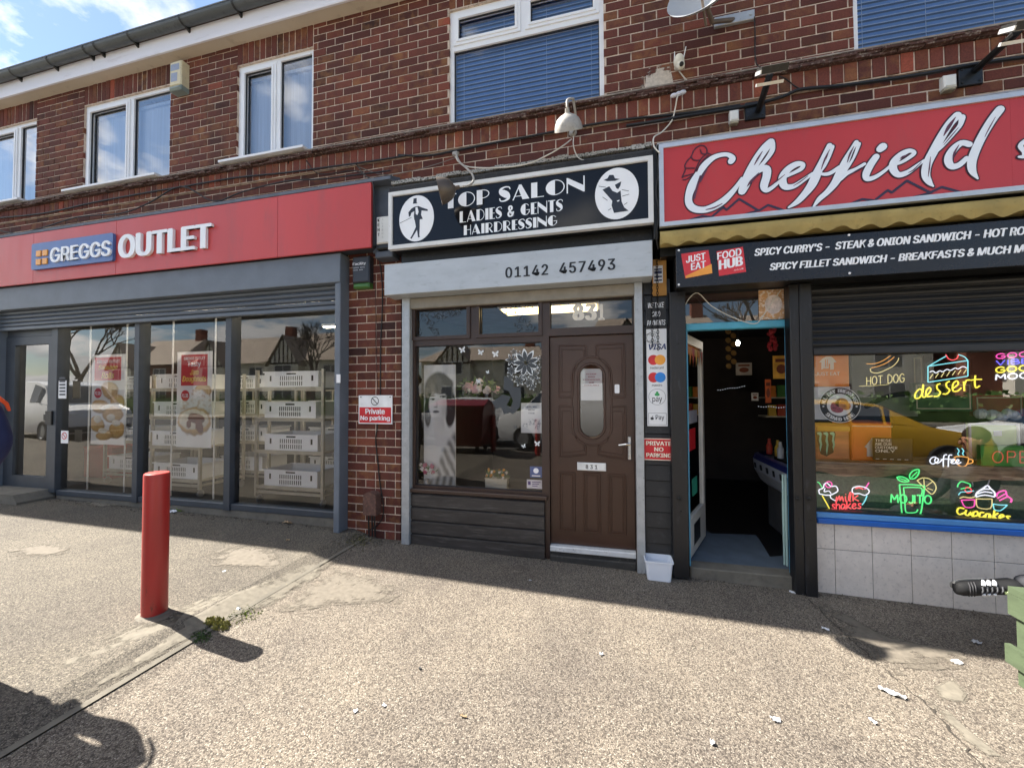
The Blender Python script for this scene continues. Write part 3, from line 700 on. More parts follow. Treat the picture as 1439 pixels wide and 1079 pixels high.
# ------------------------------------------------------------------ bakery: shopfront
FY = .03
SF = thing('bakery_shopfront', 'grey framed glass bakery shopfront with glazed door at its left end', 'shopfront', (-5.5, FY, .15))
DX0, DX1 = P(8, 600, FY).x, P(77, 600, FY).x
MU = [(P(77.5, 600, FY).x, P(86, 600, FY).x), (P(193.5, 600, FY).x, P(200.5, 600, FY).x), (P(321, 600, FY).x, P(329.5, 600, FY).x)]
XR = -2.772
b = MB(); zt = 2.46
for a, c in MU:
    b.bevbox(a, c, FY-.055, FY+.07, .16 if a > -7 else .2, zt, .004)
b.bevbox(XR-.03, XR, FY-.03, FY+.07, .14, zt, .004); b.bevbox(BKL+.02, DX0, FY-.03, FY+.07, .2, zt, .004)
gl = []
for (a, c), (d, e) in zip(MU, MU[1:]+[(XR-.03, XR)]):
    b.bevbox(c, d, FY-.04, FY+.06, .165, .235, .006); b.bevbox(c, d, FY-.02, FY+.06, zt-.05, zt, .004); gl.append((c, d))
b.build('frame', M_SLATE_D, SF)
b = MB(); b.box(MU[0][1], XR, FY-.03, FY+.2, .02, .163); b.build('plinth', M_CONC, SF)
for c, d in gl:
    g = MB(); g.quad((c, FY+.01, .235), (d, FY+.01, .235), (d, FY+.01, zt-.05), (c, FY+.01, zt-.05)); g.build('pane', G_BAK, SF)
dzt = P(40, 474, FY).z; dz0 = .21
b = MB(); gx0, gx1 = P(23.5, 580, FY).x, P(70.5, 580, FY).x; gz0, gz1 = P(40, 668, FY).z, P(40, 485, FY).z
holed(b, DX0+.005, DX1-.005, dz0, dzt, [(gx0, gx1, gz0, gz1)], FY-.03, FY+.02); b.box(DX0, DX1, FY-.02, FY+.05, dzt+.005, zt)
dr = b.build('door', M_SLATE_D, SF)
g = MB(); g.quad((gx0, FY, gz0), (gx1, FY, gz0), (gx1, FY, gz1), (gx0, FY, gz1)); g.build('pane', G_BAK, dr)
b = MB(); b.bevbox(P(65, 586, FY-.06).x, P(74, 586, FY-.06).x, FY-.075, FY-.055, P(66, 596, FY).z, P(66, 577, FY).z); b.box(P(69, 586, FY).x, P(71, 586, FY).x, FY-.056, FY-.03, P(66, 590, FY).z, P(66, 582, FY).z)
b.build('handle', M_BLACK, dr)
b = MB(); b.bevbox(*rect((83, 535), (93, 560), FY-.06)[:2], FY-.066, FY-.058, *rect((83, 535), (93, 560), FY)[2:]); nb = b.build('opening_hours_sticker', M_WHITE, SF)
b = MB()
for i in range(6): x0, x1, z0, z1 = rect((84, 530+i*4.6), (92, 532.5+i*4.6), FY-.064); b.box(x0, x1, FY-.068, FY-.0661, z0, z1)
b.build('print', M('print_grey', '#55575c', .7), nb)
b = MB(); x0, x1, z0, z1 = rect((86, 605), (95.5, 623), FY-.06); b.bevbox(x0, x1, FY-.062, FY-.056, z0, z1, .001); nb = b.build('no_smoking_notice', M_WHITE, SF)
b = MB(); cx, cz, rr = (x0+x1)/2, z1-(x1-x0)*.5, (x1-x0)*.36
for i in range(20):
    a0, a1 = math.pi*2*i/20, math.pi*2*(i+1)/20; b.add([(cx+rr*math.cos(a)*k, FY-.0635, cz+rr*math.sin(a)*k) for a, k in ((a0, .78), (a0, 1), (a1, 1), (a1, .78))], [(0, 1, 2, 3)])
b.add([(cx-rr*.6, FY-.0638, cz+rr*.45), (cx-rr*.45, FY-.0638, cz+rr*.6), (cx+rr*.6, FY-.0638, cz-rr*.45), (cx+rr*.45, FY-.0638, cz-rr*.6)], [(0, 3, 2, 1)])
b.build('prohibition_ring', M('sign_red', '#c8202b', .4), nb)
b = MB(); x0, x1, z0, z1 = rect((472.5, 526), (478, 538), -.146); b.bevbox(x0, x1, -.146, -.139, z0, z1, .002)
tag(b.build('key_switch', M_WHITE), 'tiny white sticker on the grey bakery post beside the brick pier', 'sticker')
# ------------------------------------------------------------------ bakery: room
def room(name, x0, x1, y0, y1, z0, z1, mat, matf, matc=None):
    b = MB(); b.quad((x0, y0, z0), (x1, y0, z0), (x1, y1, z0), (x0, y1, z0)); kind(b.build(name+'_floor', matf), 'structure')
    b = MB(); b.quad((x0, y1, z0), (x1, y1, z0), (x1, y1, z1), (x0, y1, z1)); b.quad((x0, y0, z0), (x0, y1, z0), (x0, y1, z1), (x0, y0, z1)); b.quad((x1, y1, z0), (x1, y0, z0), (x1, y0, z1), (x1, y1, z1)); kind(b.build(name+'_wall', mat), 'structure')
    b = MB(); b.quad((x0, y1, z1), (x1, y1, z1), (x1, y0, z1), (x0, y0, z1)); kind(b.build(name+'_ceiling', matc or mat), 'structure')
room('bakery', -8.29, -2.75, .12, 4.0, .16, 2.75, M('bakery_wall', '#4d4c4b', .9, var=.2, scale=1.5), M('bakery_floor', '#2d2c2a', .6, var=.15, scale=3), M('bakery_ceiling', '#3b3b3c', .9))
for i, (x, y) in enumerate(((-3.9, .8), (-5.5, .8), (-7.1, .8), (-4.4, 2.4))):
    t_ = thing('ceiling_light', ['lit strip light on the bakery ceiling behind the right hand pane', 'lit strip light on the bakery ceiling behind the doughnut poster', 'lit strip light on the bakery ceiling behind the sausage roll poster', 'lit strip light deepest inside the bakery'][i], 'ceiling light', (x, y, 2.74), 'strip lights on the bakery ceiling')
    b = MB(); b.box(x-.6, x+.6, y-.06, y+.06, 2.70, 2.745); b.build('fitting', M_WHITE, t_)
    b = MB(); b.bevbox(x-.58, x+.58, y-.045, y+.045, 2.685, 2.70); b.build('diffuser', EM('tube_light', '#fff0d2', 9.0), t_)
# bread trolleys and crates
M_STEEL = M('trolley_steel', '#b9b2a2', .4, metal=.3, var=.1, dirt='#807a6c', dirt_amt=(.6, .85)); M_CRATE = M('crate_plastic', '#f1f2f4', .5, var=.05, scale=3)
TW, TD, TH = .95, .62, 1.62
def make_trolley(loc, label):
    t_ = thing('bread_trolley', label, 'trolley', loc, 'bread trolleys in the bakery window'); x, y, z = loc
    b = MB()
    for sx in (0, TW):
        for sy in (0, TD): b.box(x+sx-.016, x+sx+.016, y+sy-.016, y+sy+.016, z+.10, z+TH)
    for sy in (0, TD): b.box(x+.017, x+TW-.017, y+sy-.012, y+sy+.012, z+.13, z+.16)
    for sx in (0, TW): b.box(x+sx-.012, x+sx+.012, y+.017, y+TD-.017, z+.13, z+.16)
    b.build('frame', M_STEEL, t_)
    for k, h in enumerate(SHZ):
        b = MB(); b.box(x+.017, x+TW-.017, y-.01, y+TD, z+h-.02, z+h); b.box(x+.017, x+TW-.017, y-.016, y-.0101, z+h-.03, z+h+.012); b.build('shelf', M_STEEL, t_)
    for sx in (0.02, TW-.02):
        for sy in (0.02, TD-.02):
            b = MB(); b.lathe([(.0, -.014), (.038, -.014), (.045, -.008), (.045, .008), (.038, .014), (0, .014)], (x+sx+.01, y+sy, z+.046), 16, (1, 0, 0)); b.box(x+sx-.008, x+sx+.028, y+sy-.012, y+sy+.012, z+.075, z+.10); b.build('castor', M('castor_grey', '#8f8f90', .5), t_)
    return t_
SHZ = [.215, .64, 1.03, 1.40]
def make_crate(loc, label):
    t_ = thing('bread_crate', label, 'crate', loc, 'white bread crates on the trolleys'); x, y, z = loc; w, d, h = .76, .44, .20
    b = MB()
    sl = [(x+.22+i*.030, x+.236+i*.030, z+.095, z+.145) for i in range(11)]+[(x+.22+i*.030, x+.236+i*.030, z+.03, z+.08) for i in range(11)]+[(x+.31, x+.45, z+.163, z+.182), (x+.07, x+.10, z+.085, z+.15), (x+w-.10, x+w-.07, z+.085, z+.15)]
    holed(b, x, x+w, z, z+h, sl, y, y+.006)
    b.box(x, x+w, y+d-.006, y+d, z, z+h)
    for sx in (x, x+w-.006): b.box(sx, sx+.006, y+.0061, y+d-.0061, z, z+h)
    b.box(x+.0061, x+w-.0061, y+.0061, y+d-.0061, z, z+.006)
    o = b.build('basket', M_CRATE, t_)
    b = MB(); ring2 = [(x-.012, x+w+.012, y-.014, y-.001), (x-.012, x+w+.012, y+d+.001, y+d+.014)]
    for a, c, e, f in ring2: b.box(a, c, e, f, z+h-.014, z+h+.002)
    b.box(x-.012, x-.001, y-.001, y+d+.001, z+h-.014, z+h+.002); b.box(x+w+.001, x+w+.012, y-.001, y+d+.001, z+h-.014, z+h+.002); b.build('rim', M_CRATE, t_)
    b = MB(); b.box(x+.01, x+w-.01, y+.05, y+.06, z+.01, z+h-.02); b.build('slot_shade', M('crate_inner_shade', '#33322f', .9), t_)  # dark sheet behind the slots stands in for the shade inside the crate
    return t_
FZ = .165
TP = [(P(360, 690, .30).x, .30), (P(200, 690, .30).x-.02, .34), (P(302, 690, 1.0).x, 1.02), (P(142, 690, .62).x, .66), (P(452, 600, 1.25).x-.3, 1.25)]
TLAB = ['steel bread trolley at the front behind the right hand bakery pane', 'steel bread trolley behind the doughnut poster', 'steel bread trolley set back between the doughnut poster and the right pane', 'steel bread trolley behind the sausage roll poster', 'steel bread trolley deepest in the corner by the right post']
CLAB = ['bottom shelf', 'lower middle shelf', 'upper middle shelf', 'top shelf']
t0 = make_trolley((TP[0][0], TP[0][1], FZ), TLAB[0]); cr0 = None
TSH = ['of the front right trolley', 'of the trolley behind the doughnut poster', 'of the set back middle trolley', 'of the trolley behind the sausage roll poster', 'of the corner trolley by the right post']
for i, (x, y) in enumerate(TP):
    if i: dup(t0, (x, y, FZ), 0, TLAB[i])
    for k, h in enumerate(SHZ):
        if (i, k) in ((3, 2),): continue
        lab = 'white bread crate on the %s %s' % (CLAB[k], TSH[i]); l = (x+.09+random.uniform(-.02, .02), y+random.uniform(.0, .05), FZ+h)
        if cr0 is None: cr0 = make_crate(l, lab)
        else: dup(cr0, l, random.uniform(-.03, .03), lab)
b = MB(); x0, x1, z0, z1 = rect((118, 630), (140, 680), .9); b.bevbox(x0, x1+.25, .9, 1.4, .165, z1, .01); b.box(x0-.01, x1+.26, .895, 1.41, z1, z1+.03)
tag(b.build('display_counter', M('counter_red', '#a33a34', .5, var=.1)), 'low red display counter inside the bakery behind the first pane', 'counter')
# posters on rods
M_ROD = M('white_rod', '#e6e6e6', .4); M_PAPER = M('poster_paper', '#dfe0e2', .6, var=.04, scale=5)
M_PRED = M('poster_red', '#c22a35', .5, var=.05); M_YEL = M('poster_yellow', '#f2d65a', .5); M_CRUST = M('pastry_crust', '#c58a45', .6, var=.35, scale=28, dirt='#8a531f', dirt_amt=(.5, .7)); M_CREAM = M('pastry_cream', '#efe3cb', .6, var=.15, scale=25, dirt='#c9a067', dirt_amt=(.55, .75)); M_JAM = M('jam', '#6b2a22', .4, var=.3, scale=30)
def poster(label, tl, br, rods, red, lines, price, pc, fn):
    Y = .10; x0, x1, z0, z1 = P(tl[0], tl[1], Y).x, P(br[0], br[1], Y).x, P(br[0], br[1], Y).z, P(tl[0], tl[1], Y).z
    t_ = thing('hanging_poster', label, 'poster', ((x0+x1)/2, Y, z0), 'posters hanging in the bakery window')
    b = MB(); b.box(x0, x1, Y, Y+.003, z0, z1); b.build('sheet', M_PAPER, t_)
    print_sheet('food_picture', x0+.002, x1-.002, z0+.002, z1-.002, Y-.0006, fn, 46, 120, t_)
    for rx in rods:
        b = MB(); xx = P(rx, 580, Y).x; b.cyl((xx, Y, .24), (xx, Y, 2.5), .009, n=8); b.build('rod', M_ROD, t_)
    U = lambda u, v: (x0+(x1-x0)*u, z0+(z1-z0)*v)
    a, c = U(*red[:2]), U(*red[2:]); b = MB(); b.box(a[0], c[0], Y-.0022, Y-.0010, a[1], c[1]); rd = b.build('red_panel', M_PRED, t_)
    for txt, u0, v0, u1, v1, wh in lines:
        a, c = U(u0, v0), U(u1, v1); b = MB(); text(b, txt, a[0], c[0], a[1], c[1], Y-.003, bold=.02, shear=.2 if not wh else 0); b.build('lettering', M_LET if wh else M_YEL, rd)
    p = U(*pc); b = MB(); b.ell(p[0], p[1], .066, .066, Y-.004, Y-.0012, 28); pd = b.build('price_disc', M_PRED, t_)
    b = MB(); text(b, price, p[0]-.052, p[0]+.052, p[1]-.022, p[1]+.022, Y-.005, bold=.03); b.build('lettering', M_LET, pd)
def food(bg, items):
    def fn(u, v):
        c = mixv(bg, (.93, .92, .90), max(0, .5-abs(v-.05)*2.5)); n = NZ.noise((u*3, v*7, 1.3))
        c = tuple(k*(1+.08*n) for k in c)
        for (cu, cv, ru, rv, rot, kd) in items:
            du, dv = u-cu, (v-cv)*2.9; cs, sn = math.cos(rot), math.sin(rot); X_, Z_ = (du*cs+dv*sn)/ru, (-du*sn+dv*cs)/rv
            n1 = NZ.noise((u*9+cu*7, v*26, cv*9)); d = math.hypot(X_, Z_)+.10*n1; k = sm(d, .16)
            if k <= 0: continue
            li = .80+.28*(-X_*.4+Z_*.75)*min(1, d)+.10*NZ.noise((u*38, v*100, cu))
            if kd == 'c': base = mixv((.66, .36, .10), (.86, .62, .28), .5+.5*NZ.noise((X_*2, Z_*9, cu*5))); base = mixv(base, (.30, .13, .03), max(0, d-.72)*1.8)
            elif kd == 'w': base = mixv((.90, .84, .70), (.78, .62, .40), max(0, NZ.noise((u*14, v*42, 2.2)))*.9)
            elif kd == 's': base = mixv((.93, .91, .88), (.62, .40, .20), max(0, NZ.noise((u*12, v*36, 5.2)))*1.1)
            else: base = (.20, .055, .035)
            c = mixv(c, tuple(max(0, q*li) for q in base), k)
        return c
    return fn
poster('tall hanging poster of sausage rolls with red heading behind the pane next to the door', (130, 499), (174, 625.5), (125, 176.5), (.08, .71, .88, .97),
       [('GREGGS OUTLET', .16, .905, .84, .94, 1), ('Sausage', .2, .82, .78, .885, 0), ('Rolls', .3, .735, .68, .80, 0)], '£2.20', (.2, .57), food((.78, .77, .76), [(.56, .60, .24, .30, .5, 'c'), (.80, .47, .22, .26, .3, 'c'), (.28, .42, .30, .22, -.2, 'c'), (.62, .42, .34, .10, .2, 'w'), (.66, .33, .32, .26, .1, 'c'), (.60, .30, .13, .12, 0, 'w'), (.18, .22, .22, .28, .5, 'c'), (.20, .28, .12, .12, .3, 'w'), (.78, .16, .24, .28, -.3, 'c'), (.76, .24, .13, .10, -.2, 'w'), (.42, .10, .26, .16, .2, 'c'), (.36, .15, .14, .09, 0, 'w')]))
poster('tall hanging poster of jam doughnuts with red heading in the middle bakery pane', (249.5, 495), (296.8, 629.5), (241.8, 301.5), (.12, .645, .87, .97),
       [('GREGGS OUTLET', .2, .915, .8, .945, 1), ('Tasty', .3, .83, .68, .90, 1), ('Jam', .38, .755, .62, .815, 0), ('Doughnuts', .16, .67, .84, .745, 0)], '£1.35', (.25, .54), food((.80, .79, .78), [(.74, .58, .26, .22, .2, 'c'), (.56, .45, .46, .44, .1, 's'), (.52, .27, .49, .42, 0, 'c'), (.50, .29, .43, .31, 0, 'w'), (.57, .30, .24, .16, -.2, 'j'), (.66, .22, .11, .22, .2, 'j'), (.36, .24, .07, .12, 0, 'j')]))
# ------------------------------------------------------------------ salon sign
def R4(x0, z0, x1, z1): return [(x0, z0), (x1, z0), (x1, z1), (x0, z1)]
def arc(cx, cz, rx, rz, a0, a1, th, n=14):
    o = [(cx+rx*math.cos(math.radians(a0+(a1-a0)*i/n)), cz+rz*math.sin(math.radians(a0+(a1-a0)*i/n))) for i in range(n+1)]
    i_ = [(cx+(rx-th)*math.cos(math.radians(a0+(a1-a0)*i/n)), cz+(rz-th)*math.sin(math.radians(a0+(a1-a0)*i/n))) for i in range(n+1)]
    return [[o[k], o[k+1], i_[k+1], i_[k]] for k in range(n)]
def halfd(cx, cz, rx, rz, n=18): return [[(cx+rx*math.cos(math.radians(90+180*i/n)), cz+rz*math.sin(math.radians(90+180*i/n))) for i in range(n+1)]]
_P = [R4(0, 0, .3, 1)]+arc(.3, .70, .36, .30, -90, 90, .05)
DECO = {
 'T': (.62, [R4(0, .93, .62, 1), R4(.16, 0, .46, .93)]), 'I': (.3, [R4(0, 0, .3, 1)]), 'L': (.62, [R4(0, 0, .3, 1), R4(.3, 0, .62, .05)]),
 'O': (.9, halfd(.44, .5, .44, .5)+arc(.44, .5, .46, .5, -90, 90, .05)), 'P': (.66, _P), 'D': (.76, [R4(0, 0, .3, 1)]+arc(.3, .5, .46, .5, -90, 90, .05)),
 'A': (.84, [[(0, 0), (.06, 0), (.40, 1), (.34, 1)], [(.33, 1), (.45, 1), (.84, 0), (.50, 0), (.28, .82)], R4(.13, .22, .44, .27)]),
 'N': (.84, [R4(0, 0, .06, 1), [(.06, 1), (.06, .62), (.78, .0), (.78, .42)], R4(.78, 0, .84, 1.02)]),
 'E': (.52, [R4(0, 0, .3, 1), R4(.3, .95, .52, 1), R4(.3, .48, .48, .53), R4(.3, 0, .52, .05)]),
 'G': (.84, halfd(.44, .5, .44, .5)+arc(.44, .5, .40, .5, 40, 90, .05)+arc(.44, .5, .40, .5, -90, -20, .05)+[R4(.52, .42, .84, .47), R4(.76, .2, .82, .42)]),
 'H': (.7, [R4(0, 0, .3, 1), R4(.3, .5, .64, .55), R4(.64, 0, .7, 1)]), 'R': (.74, _P+[[(.32, .41), (.44, .41), (.76, 0), (.56, 0)]]),
 'S': (.58, 'S'), ' ': (.32, [])}
def deco(mb, txt, x0, x1, z0, z1, y, gap=.09):
    tot = sum((.72 if c == '&' else DECO[c][0])+gap for c in txt)-gap; k = (x1-x0)/tot; h = z1-z0; x = x0
    for c in txt:
        if c == '&': text(mb, '&', x, x+.66*k, z0, z1, y, bold=.03); x += (.72+gap)*k; continue
        w, g = DECO[c]
        if g == 'S':
            mb.brush([(x+a*k, z0+b*h, d*k) for a, b, d in ((.55, .80, .05), (.50, .93, .06), (.30, .965, .07), (.10, .84, .14), (.14, .64, .30), (.38, .42, .32), (.46, .20, .16), (.28, .045, .08), (.08, .06, .06), (.03, .22, .05))], y, .0006)
        else:
            for i, p in enumerate(g): mb.flat([(x+a*k, z0+b*h) for a, b in p], y-.00004*i)
        x += (w+gap)*k
    return mb
M_ACRY = M('black_acrylic', '#191a1d', .09, var=.1, scale=2, spec=.35)
SY = -.25
X0, X1, Z0, Z1 = -2.083, .360, 2.888, 3.449
SS = thing('shop_sign', 'black hair salon sign in a white frame with two oval emblems', 'shop sign', (-.86, SY, Z0))
b = MB(); ring(b, X0, X1, Z0, Z1, .034, SY, SY+.05); ring(b, X0+.034, X1-.034, Z0+.034, Z1-.034, .006, SY+.004, SY+.02); b.build('frame', M('sign_frame_white', '#d8d9d8', .45, var=.06, scale=7, dirt='#98978f', dirt_amt=(.62, .85)), SS)
b = MB(); b.box(X0+.03, X1-.03, SY+.018, SY+.024, Z0+.03, Z1-.03); b.build('panel', M_ACRY, SS)
b = MB(); b.box(X0+.01, X1-.01, SY+.051, .0, Z0+.005, Z1-.004); b.box(X0+.06, X1, -.10, .01, 2.757, Z0+.004); b.build('sign_box', M_BLACK, SS)
b = MB(); b.add([(X0, SY+.02, Z1+.006), (X1, SY+.02, Z1+.006), (X1, SY+.02, Z1+.05), (X0, SY+.02, Z1+.05), (X0, -.14, Z1+.12), (X1, -.14, Z1+.12), (X0, -.01, Z1+.15), (X1, -.01, Z1+.15), (X0, -.01, Z1+.006), (X1, -.01, Z1+.006)], [(0, 1, 2, 3), (3, 2, 5, 4), (4, 5, 7, 6), (1, 9, 7, 5, 2), (0, 3, 4, 6, 8)])
b.build('weather_board', M('weather_board', '#26272a', .8, var=.3, scale=12, dirt='#4d4d4c', dirt_amt=(.55, .8), bmp=.4), SS)
M_PEEL = M('peeling_edge', '#a9a7a1', .85, var=.3, scale=26, dirt='#3a3835', dirt_amt=(.46, .6), bmp=.5)
b = MB(); x = X0-.02
while x < X1: w = random.uniform(.05, .16); b.box(x, min(x+w, X1), -.165+random.uniform(-.008, .008), .0, Z1+.125+random.uniform(-.004, .004), Z1+.155+random.uniform(-.006, .01)); x += w+.002
b.build('peeling_edge', M_PEEL, SS)
LY = SY+.0165
b = MB(); deco(b, 'TOP SALON', P(625.4, 290, LY).x, P(821.5, 240, LY).x, P(675, 287.7, LY).z, P(673.8, 267.3, LY).z, LY)
deco(b, 'LADIES & GENTS', P(646, 310, LY).x, P(791, 290, LY).x, P(646.8, 313.2, LY).z, P(646.8, 297.5, LY).z, LY)
deco(b, 'HAIRDRESSING', P(651.8, 325, LY).x, P(783, 310, LY).x, P(652.5, 330.8, LY).z, P(652.5, 317.0, LY).z, LY)
b.build('lettering', M_LET, SS)
M_SIL = M('silhouette', '#2a2d35', .3, var=.1)
def emblem(c, rx, rz, zf, polys, white=(), lines=(), extra=()):
    p = P(*c, LY); ex = P(c[0]+rx, c[1], LY).x-p.x; ez = p.z-P(c[0], c[1]+rz, LY).z
    b = MB(); b.ell(p.x, p.z, ex, ez, LY-.001, LY+.0005, 48); o = b.build('emblem', M_LET, SS)
    b = MB(); 
    for i, pl_ in enumerate(polys): b.prism([(P(*zf(*q), LY).x, P(*zf(*q), LY).z) for q in pl_], LY-.002-.0002*i, LY-.0011)
    for i, ln in enumerate(lines): b.brush([(P(*zf(*q), LY).x, P(*zf(*q), LY).z, .0045) for q in ln], LY-.0021, .0004, 2)
    s_ = b.build('silhouette', M_SIL, o)
    if white:
        b = MB()
        for i, pl_ in enumerate(white): b.prism([(P(*zf(*q), LY).x, P(*zf(*q), LY).z) for q in pl_], LY-.0045-.0002*i, LY-.0040)
        b.build('shirt', M_LET, o)
za = zoom(550, 240, 7.574)
emblem((585.2, 307.1), 24.6, 32.3, za, [[(232, 345), (237, 298), (270, 293), (270, 340), (280, 348), (228, 354)], [(250, 385), (290, 378), (330, 395), (388, 413), (386, 430), (322, 424), (316, 470), (335, 515), (310, 516), (302, 525), (245, 525), (240, 480), (246, 432), (215, 448), (202, 485), (188, 492), (182, 445), (215, 405)],
    [(248, 518), (302, 518), (302, 600), (298, 690), (306, 706), (284, 712), (282, 690), (274, 630), (248, 672), (216, 726), (202, 720), (226, 678), (262, 600)]], [[(258, 395), (280, 390), (292, 440), (280, 475), (262, 465)]], [[(92, 560), (215, 500)]])
zb_ = zoom(740, 210, 7.574)
emblem((866.5, 272.2), 31.2, 36.2, zb_, [[(820, 330), (862, 310), (880, 275), (925, 275), (940, 310), (992, 318), (940, 337), (860, 341)], [(808, 432), (880, 395), (915, 445), (965, 465), (1000, 440), (1012, 560), (1040, 620), (1085, 655), (930, 678), (905, 600), (912, 550), (860, 490)], [(940, 380), (1008, 343), (998, 388), (975, 425), (955, 415)]],
    [[(960, 548), (990, 540), (985, 556), (965, 560)]], [[(770, 395), (840, 405)], [(1015, 432), (1085, 445)], [(810, 510), (860, 545)], [(1020, 500), (1090, 480)], [(870, 650), (900, 630)], [(1040, 590), (1070, 570)]])
# ------------------------------------------------------------------ salon shutter
HS = thing('roller_shutter', 'galvanised salon shutter box with black telephone number and two steel side rails', 'roller shutter', (-.9, -.1, 2.45))
b = MB(); b.bevbox(-2.143, .350, -.22, -.02, 2.453, 2.755, .004); hb = b.build('housing', M('housing_galv', '#b4babf', .42, metal=.12, var=.07, scale=4, dirt='#94999c', dirt_amt=(.58, .82), stretch=(1, 1, 3), rvar=.1), HS)
b = MB(); q = -.2225
text(b, '01142  457493', P(710, 383, q).x, P(864.8, 372, q).x, P(717, 390.4, q).z, P(717, 375.4, q).z, q, bold=.028, space=1.12); b.build('lettering', M('digit_black', '#16181c', .4), hb)
for l, r in ((564.2, 575), (893.5, 905)):
    b = MB(); x0, x1 = P(l, 600, -.07).x, P(r, 600, -.07).x; b.bevbox(x0, x1, -.07, .02, -.06 if l > 700 else -.01, 2.452, .004); b.build('guide_rail', M_GALV, HS)
x0, x1 = P(575.5, 430, -.05).x, P(893, 430, -.05).x
b = MB(); b.bevbox(x0, x1, -.055, -.015, P(600, 433, -.05).z-.0, 2.451, .008); b.build('bottom_bar', M('bar_bronze', '#8a8479', .5, metal=.2, var=.15, scale=9), HS)
# ------------------------------------------------------------------ salon shopfront
M_BRN = M('brown_upvc', '#3b2a23', .38, var=.10, scale=5, dirt='#4d3c34', dirt_amt=(.62, .9)); M_BRND = M('brown_door', '#40281d', .33, var=.12, scale=3, dirt='#2e201a', dirt_amt=(.6, .85), rvar=.1)
SB = thing('salon_shopfront', 'brown framed hair salon front with stained boards below its window', 'shopfront', (-.9, 0, .05))
FX0, FX1 = P(575.5, 600, 0).x, P(893, 600, 0).x; FZT = P(600, 434, 0).z+.05; FZB = P(590, 685, 0).z-.03
def H(tl, br, y=0.0): x0, x1, z0, z1 = rect(tl, br, y); return (x0, x1, z0, z1)
h1 = H((583.5, 437), (657, 470)); h2 = H((673.5, 432), (757.5, 467)); h3 = H((773, 427), (889.5, 459)); hm = H((583.5, 487), (762, 686)); 
hd = (P(772, 600, 0).x, P(892, 600, 0).x, -.1, P(830, 470, 0).z)
zt = .5*(h1[2]+h2[2]); z_ = FZT-.055
h1 = (h1[0], h1[1], zt, z_); h2 = (h2[0], h2[1], zt, z_); h3 = (h3[0], h3[1], P(830, 459.5, 0).z, z_)
hm = (hm[0], hm[1], P(590, 682, 0).z, P(600, 486, 0).z)
b = MB(); holed(b, FX0, FX1, FZB, FZT, [h1, h2, h3, hm, (hd[0], hd[1], FZB-1, hd[3])], 0.0, .07)
for h in (h1, h2):   # opening top lights sit proud of the frame
    ring(b, h[0]-.03, h[1]+.03, h[2]-.035, h[3]+.03, .034, -.018, -.001)
b.bevbox(FX0, hd[0]-.02, -.045, -.001, FZB-.012, FZB+.025, .006)
fr = b.build('frame', M_BRN, SB)
b = MB(); b.box(hd[0]-.045, hd[0]-.001, .0, .07, -.06, FZB-.001); b.box(hd[1]+.001, FX1, .0, .07, -.06, FZB-.001); b.build('door_jamb', M_BRN, SB)
for h in (h1, h2, h3, hm):
    g = MB(); g.quad((h[0], .035, h[2]), (h[1], .035, h[2]), (h[1], .035, h[3]), (h[0], .035, h[3])); g.build('pane', G_SAL, SB)
    g = MB(); ring(g, h[0], h[1], h[2], h[3], .007, .03, .04); g.build('gasket', M_GASKET, SB)
M_BRD = M('stained_board', '#332f2d', .5, var=.35, scale=4, stretch=(.5, 1, 5), dirt='#5d5955', dirt_amt=(.52, .8), bmp=.2)
b = MB(); n = 4; hgt = (FZB-.012+.03)/n
for k in range(n):
    za_, zc = -.03+k*hgt, -.03+(k+1)*hgt; xa, xc = FX0, hd[0]-.046
    b.add([(xa, -.036, za_), (xc, -.036, za_), (xc, -.034, zc-.024), (xa, -.034, zc-.024), (xa, -.004, zc), (xc, -.004, zc), (xa, .0, za_), (xc, .0, za_)], [(0, 1, 2, 3), (3, 2, 5, 4), (0, 6, 7, 1)])
b.build('stall_riser', M_BRD, SB)
# door
DY = .045; dx0, dx1, dzt_, dzb = hd[0]+.004, hd[1]-.004, hd[3]-.004, P(772, 762, DY).z
zd = zoom(740, 400, 2.569)
def W(x, y, yy=DY): p = P(*zd(x, y), yy); return (p.x, p.z)
gc = [W(193, 318), W(193, 520), W(277, 520), W(277, 318)]
gl0, gl1 = (gc[0][0]+gc[1][0])/2, (gc[2][0]+gc[3][0])/2; gr = (gl1-gl0)/2; gm = (gl0+gl1)/2; gzt, gzb = W(235, 290)[1]-gr, W(235, 550)[1]+gr
def stad(r, n=16): return [(gm+r*math.cos(math.pi*i/n), gzt+r*math.sin(math.pi*i/n)) for i in range(n+1)]+[(gm+r*math.cos(math.pi+math.pi*i/n), gzb+r*math.sin(math.pi+math.pi*i/n)) for i in range(n+1)]
st = stad(gr); b = MB()
